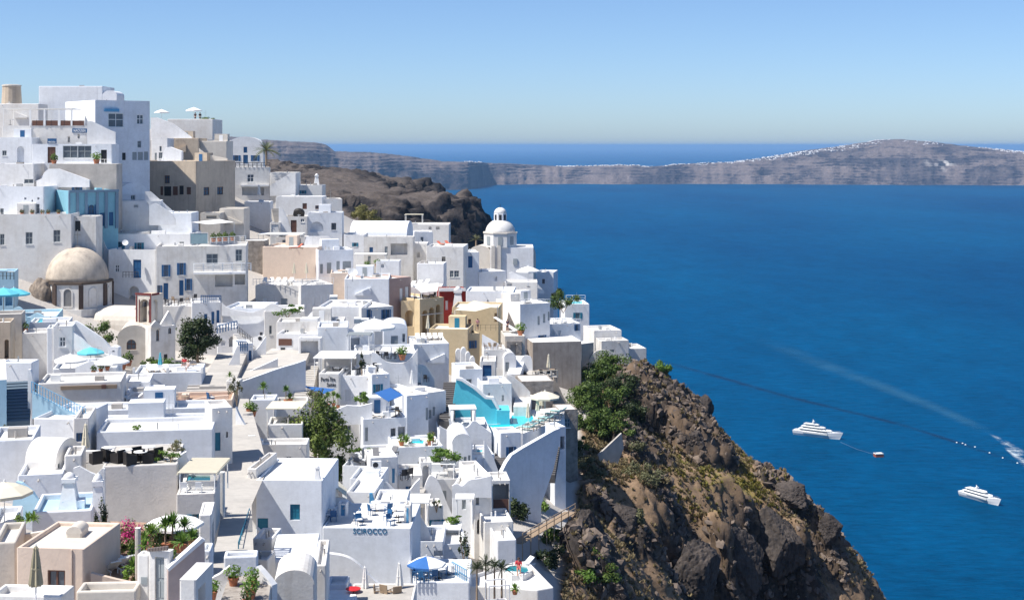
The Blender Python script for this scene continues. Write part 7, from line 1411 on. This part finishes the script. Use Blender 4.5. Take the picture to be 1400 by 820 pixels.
# ---- bottom: rounded roofs and steps left of the curved ramp
h('rvA', 'white rounded roof block at the foot of the Scirocco front, larger of two', 372, 432, 768, 840, 6.5, 0, 96, None, vault=('w', .45)); h('rvB', 'white rounded roof block beside the steps at the bottom', 374, 430, 800, 850, 4, 0, 86, None, vault=('d', .9)); h('rvC', 'small white cube with flat roof by the lane below teal shutter', 345, 372, 736, 790, 3, -4, 101, None); h('rvD', 'white low block with flat roof at the lane corner', 336, 366, 764, 810, 2.2, -4, 94, None); h('rvE', 'white side wall closing the rounded roofs on the stair side', 430, 446, 772, 850, 6, 0, 92, None)
steps('white curved steps at the bottom below the oval urn', P(462, 830, 95), P(452, 798, 103), 3.0, 8, W, below=1.5); h('stairside', 'white step block at the bottom beside the curved ramp wall', 446, 474, 798, 850, 2, 0, 101, W2)
a = h('lowcafe', 'lower café floor at the bottom below the lettered wall', 470, 562, 834, 870, 6, 0, 96, W3, par=.03, roofm=PAVE)
for i, (x, y, k) in enumerate(((499, 822, 'closed_white'), (546, 822, 'closed_white'))): make(k, P(x, y, 101), 0, .95 + .1 * i, 'folded white parasol at the bottom below the lettered wall, %s of two' % ['first', 'second'][i], 'bottom folded parasols')
for i, (x, y) in enumerate(((518, 822), (528, 820), (541, 822))): make('wood_chair', P(x, y, 100), i, 1.3, 'brown rattan chair at the bottom café, %s from the steps' % ['first', 'second', 'third'][i], 'bottom café chairs')
c = P(483, 822, 100); rt = make('table', c, 0, 1.25, 'round red table at the bottom café below the ramp wall')
for ch in rt.children:
    if ch.name.startswith('table_top'): ch.data = ch.data.copy(); ch.data.materials.clear(); ch.data.materials.append(plain('red_top', (.5, .02, .02), .5))
# ---- blue railing terrace and lower pool terrace
a = h('bluerail', 'white terrace block with blue railing and blue-white parasol at the bottom', 563, 642, 795, 850, 6, 0, 108, W2, par=.05); HB_ = a
r_ = make('parasol', P(583, 806, 110), .2, 1.0, 'blue and white striped parasol on the blue railed terrace'); 
for ch in r_.children:
    if ch.name.startswith('canopy'):
        ch.data = ch.data.copy(); ch.data.materials.append(BLCV); 
        for p_ in ch.data.polygons: p_.material_index = 1 if (p_.index % 8) in (0, 1, 4, 5) else 0
rail('bright blue slanting railing on the bottom terrace', [a.at(618, 783), a.at(638, 795)], .9, .3, SKYP, .035); rail('blue front railing of the bottom terrace', [a.at(564, 797), a.at(586, 797)], .9, .3, BLUEP, .03)
for i, (x, y) in enumerate(((570, 792), (578, 794), (593, 793), (607, 789))): make('blue_chair', a.at(x, y), i, 1, 'navy chair on the blue railed terrace, %s from the lettered wall' % ['first', 'second', 'third', 'fourth'][i], 'blue terrace chairs')
for i, (x, y) in enumerate(((600, 790), (612, 785))): make('square_table', a.at(x, y), .4, 1, 'white table on the blue railed terrace, %s' % ['by the parasol', 'by the slanting railing'][i], 'blue terrace tables')
h('brback', 'white parapet wall behind the blue and white parasol', 563, 620, 766, 800, .6, 0, 115.5, None)
for i, (x, y, x1, y1) in enumerate(((566, 714, 572, 726), (569, 731, 575, 742))): piece(HOUSES['lowmid'], 'blue_stripe', x, 744 + i * 4, x1 - 2, 747 + i * 4, .03, SKYP)
a = hp('lpool', 'white lower pool terrace jutting over the cliff', [(642, 800), (735, 806), (757, 802), (722, 766), (700, 768), (642, 786)], 110, par=.3, mat=W3, name='pool_terrace', cat='terrace'); tub('dark green oval pool on the lower cliff terrace', a, [(688, 790), (700, 794), (718, 793), (727, 787), (724, 781), (710, 778), (694, 780), (686, 785)], POOLD, .35)
person('person sunbathing on the rim of the dark oval pool', a.at(709, 784, .4), (.5, .05, .06), (.4, .1, .1), pose='sit', rz=3.2); make('white_lounger', a.at(716, 776), .6, 1, 'white lounger beside the dark oval pool')
c = P(680, 824, 104); r_ = empty('cube_frame', c, .2, 'white open cube frame at the bottom below the small palms', 'frame')
for x in (-.75, .75):
    for y in (-.75, .75): MB().box((x, y, .75), (.07, .07, 1.5)).build('post', WHP, r_)
for z in (.04, 1.5):
    for s in (-.75, .75): MB().box((0, s, z), (1.5, .07, .07)).build('bar', WHP, r_); MB().box((s, 0, z), (.07, 1.5, .07)).build('bar', WHP, r_)
for i, (x, y, hh) in enumerate(((652, 806, 1.9), (664, 806, 2.3), (676, 804, 2.0), (686, 802, 1.7))): palm('small bushy palm by the lower pool terrace, %s from the blue railing' % ['first', 'second', 'third', 'fourth'][i], P(x, y + 6, 106 + i * .4), hh, 1.0, 20, 60 + i, DGRN, .07)
make('yucca', P(704, 812, 106), 0, .8, 'spiky plant in front of the lower pool terrace')
# ================================================================ planting on the cliff
YOLV = leafmat('yellow_olive_leaves', (.13, .125, .045), (.27, .25, .09))
def on_ground(px, py): d = dg(px, py); return P(px, py, d)
palm('tall date palm beside the rounded gable house', P(364, 222, 288), 2.4, 3.0, 34, 4, plain('palm_green', (.10, .12, .035), .6), .22)
shrub('big round olive-yellow bush beside the white niche house', P(488, 302, 283), (2.8, 2, 2.0), YOLV, 2600, .16, 70); shrub('second olive-yellow bush before the headland', P(509, 306, 281), (2.4, 2, 1.7), YOLV, 2400, .16, 71)
shrub('dark green bush spreading between rounded white house and small sea pool', P(770, 425, 249), (3.0, 2, 2.2), GRN, 1800, .17, 72); shrub('dark evergreen at the edge behind rounded white house', P(762, 414, 256), (1.6, 1.5, 1.8), DGRN, 800, .16, 73)
BUSH = [(812, 468, 2.2, 'on the slope below the cliff tip house'), (835, 512, 3.0, 'below the cliff tip terrace wall'), (818, 525, 2.8, 'right of the grey-brown cement wall'), (850, 535, 2.8, 'highest on the dark lava slope'), (803, 556, 3.0, 'beside the rubble parapet'), (832, 560, 3.2, 'in the middle of the bush group by the lava'), (858, 570, 2.6, 'against the lava face'), (810, 585, 2.6, 'lowest of the green group near the pool deck'), (845, 590, 2.2, 'at the foot of the green group')]
for i, (x, y, r0, l) in enumerate(BUSH): p = on_ground(x, y + 8); shrub('dense green bush ' + l, p, (r0 * 1.25, r0 * 1.1, r0 * .95), GRN if i % 3 else DGRN, 4200, .19, 80 + i, 'green cliff bushes', clump=20)
SCR = [(862, 612, 1.8, OLV, 'olive scrub mound under the lava face'), (878, 655, 2.6, OLV, 'large grey-olive scrub on the cliff'), (800, 640, 1.8, OLV, 'olive scrub below the outer stairs'), (790, 610, 1.4, GRN, 'green scrub beside the stair tower'), (815, 655, 1.6, OLV, 'grey scrub halfway down the cliff path'), (703, 706, 1.5, DGRN, 'dark round shrub at the dark gate'), (736, 697, 1.5, LGRN, 'bright round tree beside the dark gate'), (757, 745, 1.7, GRN, 'tall green shrub below the wooden walkway'), (752, 770, 1.4, DGRN, 'dark shrub beside the lower pool terrace'), (820, 790, 1.9, GRN, 'green scrub low on the cliff'), (800, 800, 1.4, LGRN, 'bright grass scrub low on the cliff'), (1070, 640, .7, DRY, 'dry round tuft on the cliff skyline'), (905, 508, 1.5, LGRN, 'grassy patch at the cliff crest'), (870, 710, 1.2, OLV, 'olive tuft on the middle cliff ledge'), (905, 660, 1.2, DRY, 'dry brown tuft above the middle ledge')]
for i, (x, y, r0, m_, l) in enumerate(SCR): shrub(l, on_ground(x, y + 6), (r0 * 1.25, r0 * 1.2, r0), m_, 1700, .15, 110 + i)
for i, (x, y, hh) in enumerate(((665, 770, 2.6),)): pass
# wooden walkway
a_, b_ = P(706, 742, 133), P(779, 700, 150); r_ = empty('wooden_walkway', a_, 0, 'weathered wooden walkway with railing on the cliff', 'walkway'); dv = b_ - a_; n_ = 22
for i in range(n_):
    o = MB().box((0, 0, 0), (dv.length / n_ * .85, 1.2, .08)).build('plank', WOOD, r_); o.location = dv * ((i + .5) / n_); o.rotation_euler = (0, 0, math.atan2(dv.y, dv.x))
side = Vector((dv.y, -dv.x, 0)).normalized() * .6
for i in range(8): p = dv * (i / 7) + side; MB().box(p + Vector((0, 0, -.3)), (.1, .1, 2.6)).build('post', WOOD, r_)
for z in (.5, .95): MB().cone(side + Vector((0, 0, z)), dv + side + Vector((0, 0, z)), .05, .05, 5).build('rail', WOOD, r_)
wallpoly('grey broken wall fragment on the cliff beside the bushes', [(822, 645), (818, 622), (850, 592), (853, 612), (842, 640)], 190, 20, .4, CONC)
# ---- big fractured lava crags standing out of the slope
LAVA = plaster('lava_crag', (.085, .07, .062), (.028, .025, .026), 1.0, .5, bump=.25, fine=1.6, streak=.8)
def crag(label, px, py, d, rad, seed, turn=0.0):
    b = bmesh.new(); bmesh.ops.create_icosphere(b, subdivisions=5, radius=1); co = np.array([v.co[:] for v in b.verts]); k = np.ones(len(co)); rg = np.random.RandomState(seed)
    for _ in range(26):                                  # planes of fracture cut the lump into facets
        q = rg.normal(size=3); q /= np.linalg.norm(q); dd = co @ q; lim = rg.uniform(.52, .86); k = np.where(dd * k > lim, lim / np.maximum(dd, .05), k)
    f1, f2 = worley(co[:, 0] * 4.5 + seed, co[:, 1] * 4.5, co[:, 2] * 3.5, seed); k = k * (1 + .16 * np.clip(f2 - f1, 0, .35) + .07 * fbm(co[:, 0] * 5 + co[:, 2] * 4, co[:, 1] * 5 - co[:, 2] * 3, 4, seed, True))
    for v, q in zip(b.verts, k): v.co = Vector((v.co.x * rad[0], v.co.y * rad[1], v.co.z * rad[2])) * float(q)
    me = bpy.data.meshes.new('lava_crag'); b.to_mesh(me); b.free(); me.polygons.foreach_set('use_smooth', np.zeros(len(me.polygons), bool)); o = link('lava_crag', me, LAVA); o.location = P(px, py, d); o.rotation_euler = (0, 0, turn); tag(o, label, 'rock', 'lava crags')
for a in (('pointed lava crag standing on the cliff skyline above the dry slope', 962, 556, 229, (1.9, 1.8, 2.6), 3), ('large black lava crag in the middle of the cliff beside the green bushes', 893, 580, 223, (6.0, 3.6, 4.6), 5, .4), ('broad black lava crag stepping down right of the large one', 945, 608, 219, (4.6, 3.0, 3.8), 7, -.3), ('dark lava crag low in the middle of the cliff', 868, 640, 203, (4.0, 2.8, 2.8), 8, .5), ('dark lava crag at the cliff crest below the last white terrace', 868, 518, 230, (3.2, 2.4, 2.6), 9),
  ('tall dark lava face at the bottom of the cliff, first from the houses', 950, 790, 181, (5.0, 3.0, 6.0), 11, .3), ('tall dark lava face at the bottom of the cliff, in the middle', 1010, 775, 199, (5.2, 3.0, 7.5), 12), ('tall dark lava face at the bottom of the cliff, nearest the sea', 1068, 750, 208, (4.6, 3.0, 6.5), 13, -.3), ('lava crag on the cliff edge above the tall dark faces', 1078, 678, 217, (3.6, 2.4, 2.2), 14, -.4), ('small lava crag on the seaward skyline low on the cliff', 1135, 722, 215.5, (2.2, 2.0, 2.4), 15), ('dark lava crag beside the wooden walkway', 800, 735, 150, (3.2, 2.6, 3.4), 16, .4), ('lava crag between walkway and the low green scrub', 845, 715, 169, (3.6, 2.4, 2.8), 17)): crag(*a)
# ---- loose lava blocks and dry tufts over the slope
def surf(X, Y):
    e = .5; z = hill_z(X, Y); zx = (hill_z(X + e, Y) - z) / e; zy = (hill_z(X, Y + e) - z) / e; return z, zx, zy
rng = np.random.RandomState(5); n = 110000
X = rng.uniform(-2, 62, n); Y = rng.uniform(104, 244, n); z, zx, zy = surf(X[None], Y[None]); z, zx, zy = z[0], zx[0], zy[0]
steep = 1 - 1 / np.sqrt(1 + zx ** 2 + zy ** 2); tm = town_mask(X[None], Y[None])[0]; rk = crops(X[None], Y[None])[1][0]
px = HX + F * X / Y; py = HY + (H - z) * F / Y; vis = (px > 740) & (px < 1230) & (py > 470) & (py < 850) & (tm < .2)
nrm = np.stack([-zx, -zy, np.ones(n)], -1); nrm /= np.linalg.norm(nrm, axis=1, keepdims=True)
dsp = hill_disp(X[None], Y[None], z[None], nrm[None])[0]; pos = np.stack([X, Y, z], -1) + nrm * dsp[:, None]
clus = fbm(X * .12, Y * .12, 4, 200)
isrock = vis & (rng.rand(n) < np.clip(rk * .6 + np.maximum(0, steep - .38) * 1.6 + clus * .4 - .1, .012, .8)); istuft = vis & ~isrock & (rng.rand(n) < np.clip(.95 - steep * 1.1 + clus, .12, 1))
b = bmesh.new(); bmesh.ops.create_icosphere(b, subdivisions=1, radius=1); ico_v = np.array([v.co[:] for v in b.verts]); ico_f = np.array([[v.index for v in f_.verts] for f_ in b.faces]); b.free()
def scatter(name, label, cat, idx, mk, mat, smooth=False):
    V = []; Fc = []; base = 0
    for i in idx:
        v, f_ = mk(i); V.append(v); Fc.append(f_ + base); base += len(v)
    V = np.concatenate(V); Fc = np.concatenate(Fc); me = bpy.data.meshes.new(name); k = Fc.shape[1]
    me.vertices.add(len(V)); me.vertices.foreach_set('co', V.reshape(-1).astype(np.float32)); me.loops.add(Fc.size); me.loops.foreach_set('vertex_index', Fc.reshape(-1).astype(np.int32)); me.polygons.add(len(Fc)); me.polygons.foreach_set('loop_start', np.arange(0, Fc.size, k, dtype=np.int32)); me.polygons.foreach_set('loop_total', np.full(len(Fc), k, np.int32)); me.update(); me.validate(); me.polygons.foreach_set('use_smooth', np.zeros(len(me.polygons), bool))
    o = link(name, me, mat); return tag(o, label, cat, kind='stuff')
def mk_rock(i):
    s = .10 + .72 * rng.rand() ** (2.8 if rk[i] > .3 or steep[i] > .35 else 5); q = rng.normal(size=3); q /= np.linalg.norm(q); w = rng.normal(size=3); w -= w.dot(q) * q; w /= np.linalg.norm(w); M = np.stack([q, w, np.cross(q, w)])
    v = ico_v * (1 + rng.uniform(-.4, .4, (len(ico_v), 1))) * np.array([1.25, .8, .6]) * s
    return v @ M + pos[i] - nrm[i] * s * .12, ico_f
scatter('loose_rock', 'fractured lava blocks covering the cliff slope', 'rocks', np.where(isrock)[0], mk_rock, plaster('lava_block', (.20, .155, .125), (.04, .034, .034), 1.0, .28, bump=.1, fine=3))
def mk_tuft(i):
    s = .16 + .34 * rng.rand() ** 1.8; k = 12; c = pos[i]; t = rng.uniform(0, 6.283, k); el = rng.uniform(.3, 1.4, k); d_ = np.stack([np.cos(t) * np.cos(el), np.sin(t) * np.cos(el), np.sin(el)], -1); sd = np.stack([-np.sin(t), np.cos(t), 0 * t], -1) * s * .3
    a = c - np.array([0, 0, .05]) + d_ * s * .25 - sd; b2 = c - np.array([0, 0, .05]) + d_ * s * .25 + sd; e = c + d_ * s * 1.3
    v = np.stack([a, b2, e], 1).reshape(-1, 3); return v, np.arange(3 * k).reshape(k, 3)
gm = np.exp(-(((px - 1000) / 85) ** 2 + ((py - 665) / 30) ** 2)) + .8 * np.exp(-(((px - 905) / 25) ** 2 + ((py - 510) / 14) ** 2)) + .6 * np.exp(-(((px - 985) / 25) ** 2 + ((py - 735) / 40) ** 2)); isg = istuft & (rng.rand(n) < gm); istuft = istuft & ~isg
scatter('grass_tuft', 'yellow-green grass tufts on the upper cliff slope', 'grass', np.where(isg)[0], mk_tuft, leafmat('yellow_grass', (.13, .12, .025), (.26, .235, .05)))
scatter('dry_scrub', 'straw coloured dry tufts covering the cliff slope', 'scrub', np.where(istuft)[0], mk_tuft, DRY)
# ================================================================ on the water
def yacht(label, px, py, length, heading, decks=3):
    p = psea(px, py); root = empty('motor_yacht', p, heading, label, 'yacht'); L_ = length; B = L_ * .19; hull = MB(); n = 14; rows = []
    HB = L_ * .095
    for k, (zf, bf) in enumerate(((-.02, .62), (.45, .86), (1.0, 1.0))):
        row = []
        for i in range(n + 1):
            f = i / n; x = -L_ / 2 + L_ * f * (1 + .0 * zf) - (1 - zf) * (L_ * .07) * (f > .6) * ((f - .6) / .4); w = B / 2 * bf * (1 - max(0, (f - .45) / .55) ** 2.2) * (.92 + .08 * min(1, f * 6)); row.append((x, max(w, .02), HB * zf * (1 + .45 * max(0, (f - .55) / .45))))
        rows.append(row)
    for s in (-1, 1):
        for r0, r1 in zip(rows, rows[1:]):
            for i in range(n):
                q = [(r0[i][0], s * r0[i][1], r0[i][2]), (r0[i + 1][0], s * r0[i + 1][1], r0[i + 1][2]), (r1[i + 1][0], s * r1[i + 1][1], r1[i + 1][2]), (r1[i][0], s * r1[i][1], r1[i][2])]; hull.quad(*(q if s < 0 else q[::-1]))
    top = rows[-1]; hull.add([(x, y, z) for x, y, z in top] + [(x, -y, z) for x, y, z in reversed(top)], [tuple(range(2 * n + 2))[::-1]])
    hull.quad((rows[0][0][0], -rows[0][0][1], 0), (rows[0][0][0], rows[0][0][1], 0), (top[0][0], top[0][1], top[0][2]), (top[0][0], -top[0][1], top[0][2])); hull.build('hull', WHP, root, fix=True)
    MB().box((-L_ * .03, 0, HB * .72), (L_ * .5, B * 1.0, HB * .12)).build('rubbing_strake', GREYP, root)
    z = HB; x0, x1 = -L_ * .36, L_ * .27
    for k in range(decks):
        hh = L_ * .066; bw = B * (.86 - .16 * k); f = [(x0, -bw / 2), (x1 - L_ * .06, -bw / 2), (x1, -bw * .22), (x1, bw * .22), (x1 - L_ * .06, bw / 2), (x0, bw / 2)]
        w = MB().prism([(x, y) for x, y in f], z, z + hh * .62); d = w.build('deck_house', WHP, root); g = [(x * 1.0 + (.04 if x > 0 else -.0), y * 1.012) for x, y in f]
        MB().prism([(x * .97 + .2, y * 1.015) for x, y in f], z + hh * .2, z + hh * .52).build('window_band', GLASS, d); MB().prism([(x * 1.03 - L_ * .015, y * 1.1) for x, y in f], z + hh * .62, z + hh * .74).build('deck_roof', WHP, d)
        z += hh * .74; x0 += L_ * .05; x1 -= L_ * .13
    m_ = MB(); m_.cone((-L_ * .1, 0, z), (-L_ * .11, 0, z + L_ * .085), L_ * .012, L_ * .006, 8); m_.box((-L_ * .1, 0, z + L_ * .04), (L_ * .03, B * .4, L_ * .01)); m_.build('mast', WHP, root); MB().lathe((-L_ * .1, 0, z + L_ * .05), [(L_ * .012, 0), (L_ * .014, L_ * .01), (L_ * .004, L_ * .02)], 8).build('radar_dome', WHP, root)
    rl = MB(); 
    for s in (-1, 1):
        pts = [(top[i][0], s * top[i][1] * .97, top[i][2] + L_ * .025) for i in range(7, n)]; rl.tube(pts, L_ * .0022, 4)
        for q in pts: rl.cone((q[0], q[1], q[2] - L_ * .025), q, L_ * .002, L_ * .002, 4)
    rl.build('bow_rail', METAL, root); return root
yacht('large white three-deck motor yacht moored near the red buoy', 1119, 597, 41, R(-35)); yacht('smaller white motor yacht alone near the picture edge', 1341, 684, 34, R(-62), 2)
c = psea(1201, 624); r_ = empty('mooring_buoy', c, .2, 'red and white mooring buoy platform in front of the large yacht', 'buoy'); MB().box((0, 0, .8), (6, 4.5, 2.8)).build('float', plain('rust_red', (.28, .07, .035), .7), r_); MB().box((0, 0, 2.45), (6.2, 4.7, .5)).build('deck', WHP, r_)
for s in (-1, 1): MB().box((s * 2.6, 0, 2.9), (.25, 3.8, .5)).build('rail', METAL, r_)
a_, b_ = psea(1149, 604, 1.2), psea(1196, 621, 1.0); tag(MB().tube([Vector((0, 0, 0)), (b_ - a_) * .5 - Vector((0, 0, .9)), b_ - a_], .07, 5).build('mooring_line', METAL), 'thin pale mooring line from the large yacht to the buoy', 'rope').location = a_
def sea_strip(name, label, pts, width, mat, z, cat, taper=None):
    """a band lying on the water along photo points, thinning out at its edges and ends; width in metres"""
    sp = smooth_poly(pts, 12); w = [psea(x, y, z) for x, y in sp]; n = len(w); base = w[0]; vs = []; fade = []
    for i in range(n):
        d = (w[min(n - 1, i + 1)] - w[max(0, i - 1)]); d.z = 0; d.normalize(); s = Vector((-d.y, d.x, 0)) * (width if taper is None else float(np.interp(i / (n - 1), [0, 1], taper))) / 2
        for q in (-1, -.5, 0, .5, 1): vs.append(w[i] + s * q - base); fade.append((1 - abs(q)) ** .8 * min(1, i / (n * .25)) * (1 if name == 'wake_foam' else min(1, (n - 1 - i) / (n * .15))))
    fs = [(i * 5 + k, i * 5 + k + 1, i * 5 + k + 6, i * 5 + k + 5) for i in range(n - 1) for k in range(4)]
    mb = MB(); mb.add(vs, fs); o = mb.build(name, mat); o.location = base; ca = o.data.color_attributes.new('fade', 'FLOAT_COLOR', 'POINT')
    for i, v in enumerate(fade): ca.data[i].color = (v, v, v, 1)
    return tag(o, label, cat, kind='stuff')
def watermark(name, col, dens, scale, stretch, rough=.4, lo=.45, hi=.65):
    m, t, b = node_mat(name); N = t.nodes.new; L = t.links.new; geo = N('ShaderNodeNewGeometry'); mp = N('ShaderNodeMapping'); mp.inputs['Scale'].default_value = stretch; L(geo.outputs['Position'], mp.inputs['Vector'])
    n = N('ShaderNodeTexNoise'); n.inputs['Scale'].default_value = scale; n.inputs['Detail'].default_value = 6; n.inputs['Roughness'].default_value = .7; L(mp.outputs[0], n.inputs['Vector']); r = N('ShaderNodeMapRange'); r.inputs[1].default_value = lo; r.inputs[2].default_value = hi; r.inputs[4].default_value = dens; L(n.outputs['Fac'], r.inputs[0])
    b.inputs['Base Color'].default_value = (*col, 1); b.inputs['Roughness'].default_value = rough; b.inputs['Specular IOR Level'].default_value = .1; fa = N('ShaderNodeAttribute'); fa.attribute_name = 'fade'; mu = N('ShaderNodeMath'); mu.operation = 'MULTIPLY'; L(r.outputs[0], mu.inputs[0]); L(fa.outputs['Fac'], mu.inputs[1]); L(mu.outputs[0], b.inputs['Alpha']); return m
FOAM = watermark('wake_foam', (.70, .80, .85), .75, .05, (1, 1, 1)); FAINT = watermark('old_wake', (.04, .17, .30), .5, .012, (1, 1, 1), lo=.35, hi=.7); SLICK = watermark('dark_slick', (.0, .02, .075), .62, .03, (1, 1, 1), lo=.3, hi=.55)
sea_strip('wake_foam', 'white foaming wake entering at the picture edge', [(1352, 592), (1370, 602), (1390, 617), (1420, 640)], 14, FOAM, .18, 'wake', (2, 20)); sea_strip('wake_foam', 'thinner second foam streak beside the white wake', [(1372, 611), (1388, 622), (1420, 648)], 8, FOAM, .16, 'wake', (1, 11))
sea_strip('old_wake', 'pale old wake fading across the open water', [(1040, 462), (1120, 496), (1210, 530), (1290, 562), (1352, 592)], 30, FAINT, .1, 'wake', (44, 16))
sea_strip('dark_slick', 'dark line of calm water with floats running out from the cliff', [(880, 486), (940, 503), (1000, 520), (1070, 540), (1150, 560), (1230, 580), (1310, 605), (1420, 642)], 9, SLICK, .14, 'current line', (15, 8))
for i, (x, y) in enumerate(((1308, 605), (1316, 606), (1320, 608), (1333, 611), (1353, 619), (1371, 626), (1391, 633))): o = MB().lathe((0, 0, -.4), [(.15, 0), (.6, .3), (.65, .7), (.3, 1.0)], 10).build('float', WHP, smooth=True); o.location = psea(x, y); tag(o, 'small white float on the dark water line, %s from the picture edge' % ['seventh', 'sixth', 'fifth', 'fourth', 'third', 'second', 'first'][i], 'float', 'floats')
sea_strip('old_wake', 'tiny pale wake of a distant boat near the church', [(728, 293), (733, 293.3)], 14, FOAM, .2, 'wake')
